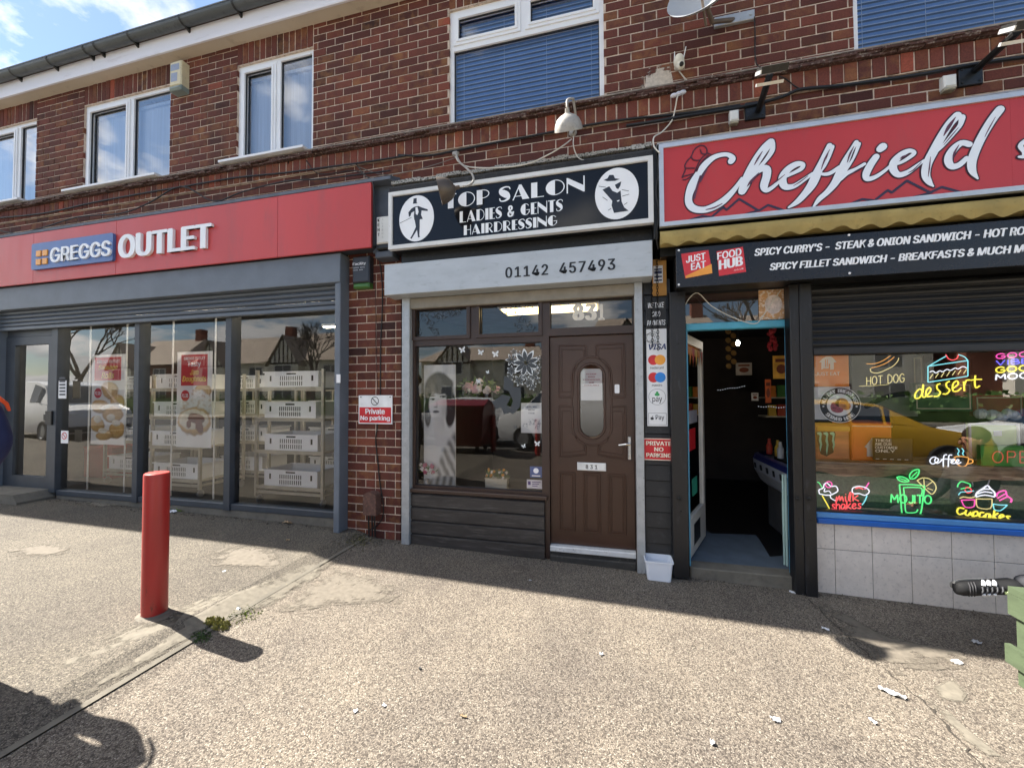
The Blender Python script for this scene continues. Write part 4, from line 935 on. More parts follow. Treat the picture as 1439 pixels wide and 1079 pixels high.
# leaf with the stadium opening: outer rectangle joined to the inner outline by angular fan
out = []
for (x, z) in st:
    dx_, dz_ = x-gm, z-(gzt+gzb)/2; ang = math.atan2(dz_, dx_)
    t_ = min(((dx1-gm) if dx_ > 0 else (gm-dx0))/max(1e-6, abs(dx_)), ((dzt_-(gzt+gzb)/2) if dz_ > 0 else ((gzt+gzb)/2-dzb))/max(1e-6, abs(dz_)))
    out.append((gm+dx_*t_, (gzt+gzb)/2+dz_*t_))
nst = len(st); cor = {(dx1, dzt_): None, (dx0, dzt_): None, (dx0, dzb): None, (dx1, dzb): None}
for i in range(nst):
    j = (i+1) % nst; q = [(st[i][0], st[i][1]), (out[i][0], out[i][1]), (out[j][0], out[j][1]), (st[j][0], st[j][1])]
    on = lambda p: (abs(p[0]-dx1) < 1e-4, abs(p[0]-dx0) < 1e-4, abs(p[1]-dzt_) < 1e-4, abs(p[1]-dzb) < 1e-4)
    a_, c_ = on(out[i]), on(out[j])
    if not any(u and v for u, v in zip(a_, c_)):
        q.insert(2, (dx1 if (a_[0] or c_[0]) else dx0, dzt_ if (a_[2] or c_[2]) else dzb))
    b.flat(q, DY); b.add([(st[i][0], DY, st[i][1]), (st[j][0], DY, st[j][1]), (st[j][0], DY+.04, st[j][1]), (st[i][0], DY+.04, st[i][1])], [(0, 1, 2, 3)])
b.box(dx0, dx1, DY+.045, DY+.046, dzb, gzb-gr-.01); b.box(dx0, dx1, DY+.045, DY+.046, gzt+gr+.01, dzt_)
door = b.build('door', M_BRND, SB)
def mould(pts, r=.009, closed=True):
    q = [(x, DY-.001, z) for x, z in pts]
    if closed: q.append(q[0])
    m_ = MB()
    for a, c in zip(q, q[1:]): m_.cyl(a, c, r, r, 6)
    return m_
b = MB()
def addm(pts, r=.008):
    q = [(x, DY-.0005, z) for x, z in pts]; q.append(q[0])
    for i, (a, c) in enumerate(zip(q, q[1:])): b.cyl(a, c, r+.0001*(i % 3), None, 6)
L_ = [[(118, 220), (215, 219), (216, 258), (185, 285), (170, 315), (166, 405), (118, 406)], [(118, 438), (166, 438), (168, 525), (184, 562), (214, 583), (215, 612), (120, 622)]]
axis = zd(235, 0)[0]
for pl_ in L_:
    w_ = [W(*p) for p in pl_]; addm(w_); addm([(2*gm-x, z) for x, z in w_])
    cxm = sum(p[0] for p in w_)/len(w_); czm = sum(p[1] for p in w_)/len(w_); ins = [(cxm+(x-cxm)*.82, czm+(z-czm)*.82) for x, z in w_]; addm(ins, .005); addm([(2*gm-x, z) for x, z in ins], .005)
for a, c in ((120, 174), (208, 265), (298, 357)):
    zt_, zb2 = W(140, 677)[1], W(140, 884)[1]; xa, xc = W(a, 780)[0], W(c, 780)[0]; addm(R4(xa, zb2, xc, zt_)); addm(R4(xa+.022, zb2+.022, xc-.022, zt_-.022), .005)
addm(stad(gr+.012), .012); addm(stad(gr+.075), .008)
b.build('moulding', M_BRND, door)
g = MB(); g.flat(st, DY+.02); g.build('pane', G_SAL, door)
b = MB(); p0, p1 = W(183, 640), W(287, 670); xa, xc, za_, zc = p0[0], p1[0], W(183, 668)[1], W(183, 640)[1]; b.bevbox(xa, xc, DY-.016, DY-.004, za_, zc, .004); ring(b, xa+.012, xc-.012, za_+.012, zc-.012, .004, DY-.019, DY-.0161)
lb = b.build('letterbox', M('letterbox_white', '#dfe0df', .3, metal=.1), door)
b = MB()
for i, ch in enumerate('831'): xx = xa+(xc-xa)*(.30+.16*i); text(b, ch, xx, xx+.022, za_+.018, zc-.018, DY-.0195, bold=.02)
b.build('lettering', M('digit_black', '#16181c', .4), lb)
b = MB(); p = W(372, 590); b.bevbox(p[0]-.016, p[0]+.016, DY-.012, DY, W(372, 632)[1], W(372, 548)[1], .006); b.tube([(p[0], DY-.01, W(372, 574)[1]), (p[0], DY-.05, W(372, 574)[1]), (p[0]-.03, DY-.055, W(372, 574)[1]), (W(332, 577)[0], DY-.05, W(332, 577)[1])], [.011, .011, .010, .008], 10); b.cyl((p[0], DY-.02, W(372, 612)[1]), (p[0], DY, W(372, 612)[1]), .009)
b.build('handle', M('chrome', '#cfd2d6', .16, metal=.9, var=.05), door)
b = MB(); x0, x1, z0, z1 = W(319, 0)[0], W(333, 0)[0], W(326, 392)[1], W(326, 360)[1]; b.prism(rrect(W(318, 376)[0], W(335, 376)[0], z0, z1, .01), DY-.018, DY); bl_ = b.build('door_bell', M_WHITE, door)
b = MB(); b.lathe([(0, -.004), (.008, -.003), (.009, 0)], (W(326, 376)[0], DY-.019, (z0+z1)/2+.01), 14, (0, -1, 0)); b.build('button', M_BLACK, bl_)
b = MB(); x0, x1, z0, z1 = W(195, 0)[0], W(273, 0)[0], W(234, 418)[1], W(234, 303)[1]; b.box(W(195, 360)[0], W(273, 360)[0], DY+.022, DY+.023, z0, z1)
def paper(nm, lab, b): return tag(b.build(nm, M_PAPER), lab, 'notice')
nt_ = paper('paper_notice', 'white paper notice in the oval glass of the brown door', b)
b = MB()
for i, tx in enumerate(('PLEASE', 'RING', 'EXTENSIONS', 'NOW', 'AVAILABLE')):
    cx_ = W(234, 340)[0]; w_ = .010*len(tx); zz = z1-.055-i*.026; text(b, tx, cx_-w_/1.3, cx_+w_/1.3, zz, zz+.012, DY+.0215, bold=.02)
b.build('lettering', M('print_red', '#a23a55', .6), nt_)
b = MB(); x0, x1 = hd[0]+.002, hd[1]-.002; b.bevbox(x0, x1, -.02, .09, dzb-.055, dzb-.006, .006); b.build('threshold', M('threshold_white', '#d3d4d4', .45, metal=.1, var=.1, scale=12, dirt='#6d6a66', dirt_amt=(.6, .75)), SB)
b = MB(); b.box(x0, x1, .0, .1, -.1, dzb-.056); b.bevbox(x0, x1, -.035, .0, -.1, dzb-.085, .008); b.build('doorstep', M('step_dark', '#34322f', .8, var=.3, scale=9, dirt='#6a675f', dirt_amt=(.6, .8), bmp=.3), SB)
room('salon', -2.07, .34, .10, 3.2, -.02, 2.42, M('salon_wall', '#45423f', .9, var=.15, scale=1.5), M('salon_floor', '#1b1b1d', .5), M('salon_ceiling', '#8a8781', .9))
b = MB(); x0, x1, z0, z1 = rect((800, 424), (842, 446), .25); 
t_ = thing('house_number', 'white cut out house number 831 hanging in the glass over the door', 'house number', ((x0+x1)/2, .1, z0))
for i, (ch, l) in enumerate(zip('831', (804.5, 822, 840.5))):
    b = MB(); p = P(l, 451, .075); q = P(l+(16.5 if ch != '1' else 9), 427, .075); etext(b, ch, p.x, q.x, P(l, 450.5, .075).z, P(l, 427.5, .075).z, .07, .008, bold=.07); b.build('digit', M('number_cream', '#efe9dc', .5, var=.05), t_)
# warm lit patch: ceiling light inside the salon
t_ = thing('ceiling_light', 'lit cream panel light on the salon ceiling seen through the top lights', 'ceiling light', (-.75, .55, 2.41))
b = MB(); b.box(-1.15, -.10, .35, .70, 2.385, 2.418); b.build('fitting', M_WHITE, t_); b = MB(); b.bevbox(-1.12, -.13, .38, .67, 2.37, 2.385); b.build('diffuser', EM('salon_light', '#ffe2a0', 1.6), t_)
# things in the salon window (all stand on its sill board)
b = MB(); b.box(-2.06, -.62, .08, .62, FZB-.03, FZB+.0); SILLZ = FZB
tag(b.build('display_shelf', M('sill_dark', '#26221f', .6)), 'dark display shelf inside the salon window', 'shelf')
zc_ = zoom(460, 480, 3.372); YP = .14
def Q(x, y, yy=YP): p = P(*zc_(x, y), yy); return (p.x, p.z)
PO = thing('portrait_poster', 'grey portrait poster of a short haired woman standing in the salon window', 'poster', (Q(535, 600)[0], YP, SILLZ))
M_G = lambda n, h: M('portrait_'+n, h, .6, var=.08, scale=20)
pts = [Q(458, 150), Q(608, 95), Q(608, 676), Q(458, 672)]; b = MB(); b.box(pts[0][0], pts[1][0], YP, YP+.006, SILLZ, Q(530, 110)[1]); b.build('sheet', M_G('paper', '#e6e8e8'), PO)
def pfn(u, v):
    x, y = 458+150*u, 676-566*v; E = lambda cx, cy, rx, ry, s_=.15, a=0: sm(math.hypot(((x-cx)*math.cos(a)+(y-cy)*math.sin(a))/rx, (-(x-cx)*math.sin(a)+(y-cy)*math.cos(a))/ry), s_)
    nz = NZ.noise((x*.05, y*.03, 0)); g = .72+.06*nz-.10*sm(abs(x-470)/30, .8)
    def put(val, k):
        nonlocal g; g += (val-g)*max(0, min(1, k))
    strand = .05+.07*max(0, NZ.noise((x*.22, y*.03, 4.0)))
    put(strand, E(528, 235, 70, 92, .2)); put(strand, E(586, 318, 24, 78, .3, .08)); put(strand, E(476, 330, 17, 66, .35))
    put(.70-.12*(x-500)/60, E(530, 395, 26, 60, .4)); put(.66, E(532, 560, 88, 165, .25)); put(.40+.16*math.sin((x-.5*y)*.16+.8*nz), E(585, 590, 62, 190, .3, .28)); put(.34+.15*math.sin((x+.2*y)*.2), E(560, 660, 80, 42, .4))
    put(.80-.0032*(x-505)-.0005*(y-290), E(524, 290, 42, 74, .22, .05)); put(.55, E(556, 318, 12, 40, .9)*.6); put(.60, E(522, 358, 22, 8, .9)*.6)
    put(strand+.02, E(548, 208, 52, 34, .3, -.35)); put(strand+.02, E(492, 232, 22, 30, .5, .7)*.8)
    for ex, ey, w_ in ((548, 256, 15), (499, 268, 11)): put(.62, E(ex, ey-3, w_*1.3, 9, .8)*.5); put(.06, E(ex, ey, w_, 4.6, .5)); put(.75, E(ex-5, ey+2, 3, 2.4, .8)*.7); put(.12, E(ex+1, ey-15, w_*1.25, 2.8, .7, -.12))
    put(.50, E(520, 296, 5, 16, .9)*.5); put(.30, E(514, 305, 9, 3.2, .8)*.8); put(.26, E(516, 326, 15, 6.5, .5)); put(.12, E(516, 326, 14, 1.4, .8)); put(.62, E(524, 331, 6, 2, .9)*.5)
    g = min(.95, max(.008, (g-.09)*1.32)); return (g, g*1.01, g*1.02)
print_sheet('portrait_print', pts[0][0]+.002, pts[1][0]-.002, SILLZ+.002, Q(530, 110)[1]-.002, YP-.001, pfn, 60, 200, PO)
M_LEAF = M('leaf_green', '#57753a', .6, var=.4, scale=20); M_ROSEP = M('petal_pink', '#e0b3bd', .6, var=.15, scale=18); M_ROSEW = M('petal_white', '#efe6e4', .6, var=.1, scale=18); M_DPINK = M('petal_deep', '#c8728a', .6, var=.2)
def flowers(name, label, c, spread, n, mats, r, pot=None, leaves=40):
    t_ = thing(name, label, 'flowers', c)
    rnd = random.Random(len(label)); c = Vector(c)
    for k, mt in enumerate(mats):
        b = MB()
        for i in range(n):
            p = c+Vector((rnd.uniform(-1, 1)*spread[0], rnd.uniform(-1, 1)*spread[1], rnd.uniform(0, 1)*spread[2]))
            for j in range(7):
                a = rnd.uniform(0, 6.28); q = p+Vector((math.cos(a), rnd.uniform(-1, .4), math.sin(a)))*r*.45; b.ball(q, r*rnd.uniform(.4, .6), r*.35, r*rnd.uniform(.35, .6), 7, 5)
        b.build('blossom', mt, t_, smooth=.9)
    b = MB()
    for i in range(leaves):
        p = c+Vector((rnd.uniform(-1.1, 1.1)*spread[0], rnd.uniform(-1, 1)*spread[1]+.01, rnd.uniform(-.35, .9)*spread[2])); d = Vector((rnd.uniform(-1, 1), rnd.uniform(-1, .3), rnd.uniform(-.4, 1))).normalized(); s_ = d.orthogonal().normalized(); L = rnd.uniform(.6, 1.2)*r*1.6
        b.add([p, p+d*L*.5+s_*L*.22, p+d*L, p+d*L*.5-s_*L*.22], [(0, 1, 2, 3)])
    b.build('foliage', M_LEAF, t_)
    return t_
x, z = Q(720, 225, .45); flowers('rose_garland', 'garland of pale pink and white silk roses hanging inside the salon window', (x, .45, z-.02), (.19, .06, .10), 7, [M_ROSEP, M_ROSEW], .052, leaves=150)
x, z = Q(470, 610, .10); t_ = flowers('flower_vase', 'small pink and white bouquet in front of the portrait poster', (x, .105, z-.02), (.075, .02, .08), 8, [M_DPINK, M_ROSEW], .024)
b = MB(); b.lathe([(.0, 0), (.03, 0), (.028, .05), (.018, .08), (.022, .10)], (x, .105, SILLZ), 16); b.build('vase', M('vase_glass', '#b9b2b0', .2), t_)
x0_, z0_ = Q(750, 690, .13); x1_, z1_ = Q(853, 652, .13)
t_ = flowers('flower_trough', 'pale wooden trough of white and orange artificial flowers on the salon sill', ((x0_+x1_)/2, .15, z1_), (.105, .04, .085), 10, [M_ROSEW, M('petal_orange', '#d79a3c', .6, var=.2)], .016, leaves=330)
b = MB(); b.bevbox(x0_, x1_, .11, .19, SILLZ+.001, z1_-.004, .004); b.box(x0_-.004, x1_+.004, .106, .194, z1_-.004, z1_+.006); b.build('trough', M('trough_wood', '#cfc8b8', .7, var=.12, scale=12, stretch=(.3, 1, 4)), t_)
b = MB(); p0, p1 = Q(918, 435, .04), Q(1018, 288, .04); b.box(p0[0], p1[0], .040, .041, Q(918, 432, .04)[1], Q(918, 290, .04)[1]); nt_ = paper('paper_notice', 'white printed notice with a drawing stuck inside the salon window', b)
b = MB()
for i, tx in enumerate(('LV GEL NAIL', 'POLISH', '£10.00')):
    zz = Q(960, 312+i*15, .04)[1]; cx_ = (p0[0]+p1[0])/2; w_ = .009*len(tx)*.55; text(b, tx, cx_-w_, cx_+w_, zz, zz+.013, .0395, bold=.03)
rnd = random.Random(3)
for i in range(26): cx_, cz_ = rnd.uniform(p0[0]+.02, p1[0]-.02), Q(960, rnd.uniform(368, 410), .04)[1]; b.brush([(cx_+rnd.uniform(-.015, .015), cz_+rnd.uniform(-.012, .012), .002) for _ in range(4)], .0395-.0002*i, .0001, 2)
b.build('lettering', M('print_navy', '#3c4468', .6), nt_)
for nm, lab, tl, br, c1 in (('rating_sticker', 'small blue sticker low in the right corner of the salon window', (960, 590), (1018, 645), '#4468b0'), ('card_sticker', 'small white card sticker in the bottom right corner of the salon window', (945, 652), (1018, 698), '#e6e3ea')):
    p0, p1 = Q(*tl, .036), Q(*br, .036); b = MB(); b.box(p0[0], p1[0], .036, .0365, p1[1], p0[1]); o = tag(b.build(nm, M(nm, c1, .5)), lab, 'sticker')
    b = MB(); w_, h_ = p1[0]-p0[0], p0[1]-p1[1]
    if c1 == '#4468b0': b.ell(p0[0]+w_*.5, p1[1]+h_*.62, w_*.22, h_*.24, .0345, .0355, 20); b.box(p0[0]+w_*.15, p0[0]+w_*.85, .0345, .0355, p1[1]+h_*.12, p1[1]+h_*.2)
    else:
        b.box(p0[0]+w_*.08, p0[0]+w_*.25, .0345, .0355, p1[1]+h_*.4, p1[1]+h_*.8)
        for k in range(3): b.box(p0[0]+w_*.35, p0[0]+w_*(.9-.1*k), .0345, .0355, p1[1]+h_*(.7-.22*k), p1[1]+h_*(.78-.22*k))
    b.build('print', M_LET if c1 == '#4468b0' else M('print_purple', '#5c4a78', .6), o)
# frosted floral decal and butterflies on the salon glass
M_FROST = M('frosted_vinyl', '#dfe4e6', .6, var=.03); M_DVIN = M('dark_vinyl', '#3e4347', .5, var=.05)
YD = .0335
def decal(cx, cz, pet, n, r0, r1, mbo, mbi, rot=0.0, wid=.38, o_=0.0):
    for k in range(n):
        a = rot+2*math.pi*k/n; ux, uz = math.cos(a), math.sin(a); out = []
        for t_ in (0, .2, .45, .7, .9, 1.0, .9, .7, .45, .2):
            out.append(t_)
        def petal(s_, y):
            up = [(r0+(r1-r0)*t_*s_+(1-s_)*r0*.3, wid*(r1-r0)*math.sin(math.pi*min(1, t_*1.0))**.8*.5*s_) for t_ in (0, .15, .35, .55, .75, .9, 1)]
            q = [(u, v) for u, v in up]+[(u, -v) for u, v in up[::-1][1:-1]]
            return [(cx+u*ux-v*uz, cz+u*uz+v*ux) for u, v in q]
        mbo.flat(petal(1.0, 0), YD-.0002*(k % 3)-o_); mbi.flat(petal(.80, 0), YD-.0009-.0002*(k % 3)-o_)
fo, fi = MB(), MB(); z8 = zoom(560, 400, 6.541)
def D8(x, y): p = P(*z8(x, y), YD); return p.x, p.z
big = [(1170, 720, 135, 9, .3), (1040, 690, 60, 6, 0), (1240, 830, 60, 6, .4), (1110, 880, 55, 6, .2), (1040, 790, 48, 6, .5), (1200, 900, 45, 6, .1), (1280, 760, 40, 6, 0), (1270, 880, 40, 5, .7), (1030, 850, 36, 5, .2), (1150, 830, 40, 6, .2), (1230, 940, 36, 5, .1), (1290, 680, 32, 5, 0), (1060, 620, 34, 5, .4), (1110, 640, 32, 5, .1)]
for i, (x, y, r, n, ro) in enumerate(big):
    cx_, cz_ = D8(x, y); rr = D8(x+r, y)[0]-cx_; decal(cx_, cz_, None, n, rr*.12, rr, fo, fi, ro, .42, .00005*i)
fl = thing('floral_decal', 'frosted white floral tree decal on the right of the salon window', 'window decal', (D8(1170, 800)[0], YD, D8(1170, 800)[1]))
fo.build('outline', M_FROST, fl); fi.build('petal_fill', M_DVIN, fl)
b = MB()
for k, pl_ in enumerate(([(970, 900), (1010, 860), (1060, 900), (1050, 960), (1120, 940), (1130, 1047), (1080, 1047), (1040, 990), (985, 960)],)): b.flat([D8(*p) for p in pl_], YD-.0003)
p_ = lambda x, y: Q(x, y, YD)
b.flat([p_(838, 160), p_(870, 180), p_(875, 215), p_(905, 215), p_(918, 260), p_(912, 310), p_(880, 345), p_(862, 330), p_(880, 280), p_(860, 235), p_(835, 225)], YD-.0006); b.build('stem', M_DVIN, fl)
def butterfly(x, y, s_, zf, label, mat, rot=0):
    p = P(*zf(x, y), YD); o = MB(); k = .001*s_
    for sx in (-1, 1):
        for w_ in ([(0, .1), (.5, .9), (1, 1), (1, .4), (.5, 0)], [(0, 0), (.5, -.05), (.8, -.4), (.6, -.85), (.25, -.6)]):
            q = [(sx*a*k, c*k) for a, c in w_]; o.flat([(p.x+a*math.cos(rot)-c*math.sin(rot), p.z+a*math.sin(rot)+c*math.cos(rot)) for a, c in q], YD-.0001*(1 if sx > 0 else 2)-(0 if w_[0][1] else .0003))
    o.box(p.x-.05*k, p.x+.05*k, YD-.0008, YD-.0005, p.z-.6*k, p.z+.7*k)
    return tag(o.build('butterfly_decal', mat), label, 'window decal', 'butterfly decals on the salon window')
for x, y, s_, r, lab, dk in ((640, 40, 17, .2, 'first white butterfly decal at the top of the salon window counting from the left', 0), (726, 52, 15, -.2, 'second white butterfly decal at the top of the salon window', 0), (797, 60, 17, .1, 'third white butterfly decal at the top of the salon window', 0), (716, 188, 12, 0, 'small pale butterfly decal over the roses in the salon window', 0), (760, 145, 9, .3, 'tiny pale butterfly decal halfway up the salon window', 0), (755, 256, 9, 0, 'tiny dark butterfly decal below the roses in the salon window', 1), (891, 406, 9, .3, 'tiny dark butterfly decal left of the printed notice', 1), (995, 484, 14, 0, 'pale butterfly decal below the printed notice', 0), (931, 496, 10, .4, 'small pale butterfly decal low on the right of the salon window', 0)):
    butterfly(x, y, s_*1.9, zc_, lab, M_DVIN if dk else M_FROST, r)
b = MB()
for k, pl_ in enumerate(([(780, 285), (830, 250), (870, 260), (850, 300), (880, 330), (840, 345), (820, 310), (800, 320)],)): b.flat([Q(*p, YD) for p in pl_], YD)
tag(b.build('bird_decal', M_DVIN), 'dark humming bird decal in the middle of the salon window', 'window decal')
# scroll decals on the two top lights
def scroll(label, cx, cy, pts, rnd_s):
    o = MB(); rnd = random.Random(rnd_s); n_ = 0
    for (x, y, r, d, tn) in pts:
        q = []
        for i in range(22):
            t_ = i/21; a = d+tn*t_*2.4*math.pi; rr = r*(1-.8*t_); px_, py_ = z8(x+rr*math.cos(a), y+rr*math.sin(a)); p = P(px_, py_, YD); q.append((p.x, p.z, .006*(1-.4*t_)))
        n_ += 1; o.brush(q, YD-.0002*n_, .0001, 2)
        for j in range(5):
            a = rnd.uniform(0, 6.28); p0 = z8(x+r*math.cos(a), y+r*math.sin(a)); p1 = z8(x+(r+16)*math.cos(a+.5), y+(r+16)*math.sin(a+.5)); a0, a1 = P(*p0, YD), P(*p1, YD); n_ += 1; o.brush([(a0.x, a0.z, .006), (a1.x, a1.z, .003)], YD-.0002*n_, .0001)
    tag(o.build('scroll_decal', M_DVIN), label, 'window decal', 'scroll decals on the salon top lights')
scroll('dark scroll decal in the corner of the left salon top light', 0, 0, [(185, 440, 28, 0, 1), (235, 320, 42, 1, -1), (310, 285, 45, 2, 1), (365, 300, 35, 0, -1), (435, 265, 34, 1, 1), (500, 255, 28, 2, -1), (300, 360, 34, 3, 1), (330, 435, 34, 1, -1), (540, 250, 24, 3, 1)], 1)
scroll('fine scroll decal in the corner of the second salon top light', 0, 0, [(965, 245, 30, 0, 1), (1050, 195, 28, 1, -1), (1115, 240, 42, 2, 1), (1200, 210, 32, 3, -1), (1135, 320, 30, 1, 1), (1105, 390, 34, 2, -1), (1215, 385, 40, 0, 1)], 2)
# ------------------------------------------------------------------ cladding + card signs between salon and cafe
b = MB(); x0, x1 = P(906, 600, .0).x, P(944, 600, .0).x; zz = -.08
while zz < 2.44:
    h = .135; b.add([(x0, -.012, zz), (x1, -.012, zz), (x1, .002, zz+h-.008), (x0, .002, zz+h-.008), (x0, .01, zz+h), (x1, .01, zz+h), (x0, .02, zz), (x1, .02, zz)], [(0, 1, 2, 3), (3, 2, 5, 4), (0, 6, 7, 1)]); zz += h
tag(b.build('cladding', M('black_cladding', '#232426', .5, var=.25, scale=5, dirt='#3d3e40', dirt_amt=(.55, .8), bmp=.15)), 'narrow black boarded cladding between the brown door and the cafe', 'cladding')
YC = -.024
def card(name, label, cat, tl, br, y, mat, th=.006):
    x0, x1, z0, z1 = rect(tl, br, y); b = MB(); b.bevbox(x0, x1, y, y+th, z0, z1, .001); o = tag(b.build(name, mat), label, cat); return o, x0, x1, z0, z1
M_SRED = M('sign_red', '#c8202b', .4, var=.05)
o, x0, x1, z0, z1 = card('payment_sign', 'tall white card payment sign with black heading on the cladding', 'sign', (907.5, 419), (938.5, 599), YC, M('card_white', '#e8eaec', .35, var=.03))
hz = z1-(z1-z0)*.245; b = MB(); b.box(x0, x1, YC-.001, YC-.0001, hz, z1); bk_ = b.build('heading_panel', M_BLACK, o); w_, h_ = x1-x0, hz-z0
b = MB()
for i, tx in enumerate(('WE TAKE', 'CARD', 'PAYMENTS')):
    zt_ = z1-(z1-hz)*(.16+.28*i); ww = w_*(.42 if i == 1 else .8 if i == 0 else .9)
    text(b, tx, x0+w_/2-ww/2, x0+w_/2+ww/2, zt_-(z1-hz)*.17, zt_, YC-.002, bold=.02, shear=.2)
b.build('lettering', M_LET, bk_)
def disc(mat, nm, cx, cz, r, d=1): b = MB(); b.ell(cx, cz, r, r, YC-.0008*d, YC-.0001, 32); return b.build(nm, mat, o)
cx = x0+w_/2; rr = h_*.052
cz = hz-h_*.42+.0; disc(M('logo_crimson', '#d02b32', .4), 'logo_disc', cx-rr*.62, hz-h_*.32, rr, 1); disc(M('logo_amber', '#f0a23a', .4), 'logo_disc', cx+rr*.62, hz-h_*.32, rr, 2)
disc(M('logo_crimson', '#d02b32', .4), 'logo_disc', cx-rr*.62, hz-h_*.50, rr, 1); disc(M('logo_azure', '#2a86d8', .4), 'logo_disc', cx+rr*.62, hz-h_*.50, rr, 2)
b = MB(); text(b, 'VISA', x0+w_*.12, x1-w_*.04, hz-h_*.215, hz-h_*.155, YC-.001, bold=.03, shear=.25); b.build('lettering', M('visa_navy', '#28376e', .4), o)
b = MB()
for tx, v, ww, hh in (('mastercard', .40, .66, .022), ('maestro', .58, .5, .02), ('pay', .735, .48, .05), ('Pay', .915, .42, .05)):
    c_ = cx+(.12*w_ if tx == 'Pay' else 0); text(b, tx, c_-w_*ww/2, c_+w_*ww/2, hz-h_*v-hh*h_*.6, hz-h_*v+hh*h_*.6, YC-.001, bold=.01)
ring(b, x0+w_*.06, x1-w_*.06, z0+h_*.015, z0+h_*.135, .002, YC-.001, YC-.0002)
bx, bz, br = x0+w_*.24, z0+h_*.078, w_*.075; b.ell(bx-br*.35, bz, br*.75, br*.95, YC-.0010, YC-.0002, 16); b.ell(bx+br*.35, bz, br*.7, br*.92, YC-.0014, YC-.0002, 16); b.brush([(bx, bz+br*1.1, .003), (bx+br*.4, bz+br*1.6, .006)], YC-.0012, .0002)
for i in range(30):
    a0, a1 = math.pi*2*i/30, math.pi*2*(i+1)/30; b.add([(cx+w_*.42*k*math.cos(a), YC-.0009, hz-h_*.70+w_*.42*k*math.sin(a)) for a, k in ((a0, .97), (a0, 1), (a1, 1), (a1, .97))], [(0, 1, 2, 3)])
for i in range(3): b.brush([(x0+w_*(.12+.1*i)+w_*.3*math.cos(t_), hz-h_*.09+h_*(.035+.012*i)*math.sin(t_), .003) for t_ in [2*math.pi*k/12 for k in range(12)]], YC-.0012-.0003*i, .0002, 2)
b.build('print', M('print_dark', '#3a3c42', .5), o)
b = MB()
for a in (90, 210, 330): b.ell(cx+.011*math.cos(math.radians(a)), hz-h_*.67+.011*math.sin(math.radians(a)), .011, .011, YC-.001-.0002*(a/120), YC-.0002, 16)
b.box(cx-.002, cx+.002, YC-.001, YC-.0003, hz-h_*.70, hz-h_*.67); b.build('clover', M('clover_green', '#2f9a55', .4), o)
o, x0, x1, z0, z1 = card('no_parking_sign', 'red PRIVATE NO PARKING sign with cream border on black boards beside the cafe', 'sign', (904, 615.5), (948, 647.5), -.03, M_SRED)
b = MB(); ring(b, x0+.001, x1-.001, z0+.001, z1-.001, .006, -.0315, -.0302); w_, h_ = x1-x0, z1-z0
for i, (tx, ww) in enumerate((('PRIVATE', .82), ('NO', .3), ('PARKING', .82))): zt_ = z1-h_*(.13+.27*i); text(b, tx, (x0+x1)/2-w_*ww/2, (x0+x1)/2+w_*ww/2, zt_-h_*.19, zt_, -.032, bold=.03)
b.build('lettering', M('letter_cream', '#efe6d2', .45), o)
o, x0, x1, z0, z1 = card('cardboard_sign', 'ochre board with a white sticker high on the cladding behind the hanging chain', 'sign', (916, 365), (937, 415), -.02, M('ochre_board', '#b7843c', .6, var=.2, scale=10))
b = MB(); b.box(x0+.01, x1-.03, -.0215, -.0203, z0+(z1-z0)*.35, z0+(z1-z0)*.82); st_ = b.build('sticker', M_PAPER, o); b = MB()
for k in range(4): b.box(x0+.018, x1-.038, -.0225, -.0216, z0+(z1-z0)*(.40+.1*k), z0+(z1-z0)*(.44+.1*k)+(.012 if k == 2 else 0))
b.build('print', M('print_navy', '#3c4468', .6), st_)
b = MB()
for (px_, y0p, y1p) in ((915.5, 395, 488), (923, 352, 492)):
    a, c = P(px_, y0p, -.05), P(px_+.5, y1p, -.05); L = a.z-c.z; n = int(L/.024)
    for i in range(n):
        z = a.z-L*(i+.5)/n; r1 = []
        for k in range(9):
            t_ = 2*math.pi*k/8; u, v = .0085*math.cos(t_), .016*math.sin(t_); r1.append((a.x+(u if i % 2 else 0), a.y+(0 if i % 2 else u), z+v))
        b.tube(r1, .0028, 5, False)
tag(b.build('hanging_chain', M('chain_steel', '#1c1c1d', .4, metal=.6)), 'black steel chain loops hanging beside the cafe doorway', 'chain')
# ------------------------------------------------------------------ cafe sign
CY_ = -.30
X0, X1, Z0, Z1 = .401, 4.25, 2.826, 3.50
CS = thing('shop_sign', 'red cafe sign with white brush script and a chef hat outline', 'shop sign', (2, CY_, Z0))
b = MB(); ring(b, X0, X1, Z0, Z1, .034, CY_, CY_+.04); b.build('frame', M_ALU, CS)
b = MB(); b.box(X0+.03, P(1424, 200, CY_).x, CY_+.014, CY_+.02, Z0+.03, Z1-.03); b.box(P(1424, 200, CY_).x+.001, X1-.03, CY_+.0145, CY_+.02, Z0+.03, Z1-.03); b.build('panel', M('cafe_red', '#b93b3a', .22, var=.06, scale=2, rvar=.1, stretch=(1, 1, .3), dirt='#9f4844', dirt_amt=(.55, .95)), CS)
b = MB(); b.box(X0+.01, X1-.01, CY_+.041, 0, Z0+.003, Z1-.003); b.build('sign_box', M_BLACK, CS)
b = MB(); b.add([(X0-.01, CY_+.0, Z1+.001), (X1, CY_+.0, Z1+.001), (X1, CY_+.03, Z1+.03), (X0-.01, CY_+.03, Z1+.03), (X0-.01, -.005, Z1+.075), (X1, -.005, Z1+.075), (X0-.01, -.005, Z1+.001), (X1, -.005, Z1+.001)], [(0, 1, 2, 3), (3, 2, 5, 4), (0, 3, 4, 6)])
for x in frange(X0+.1, X1-.1, .21): b.lathe([(0, -.004), (.006, -.003), (.007, 0)], (x, CY_+.014, Z1+.016), 8, (0, -.7, .7))
b.build('capping', M_ALU, CS)
b = MB(); x = X0
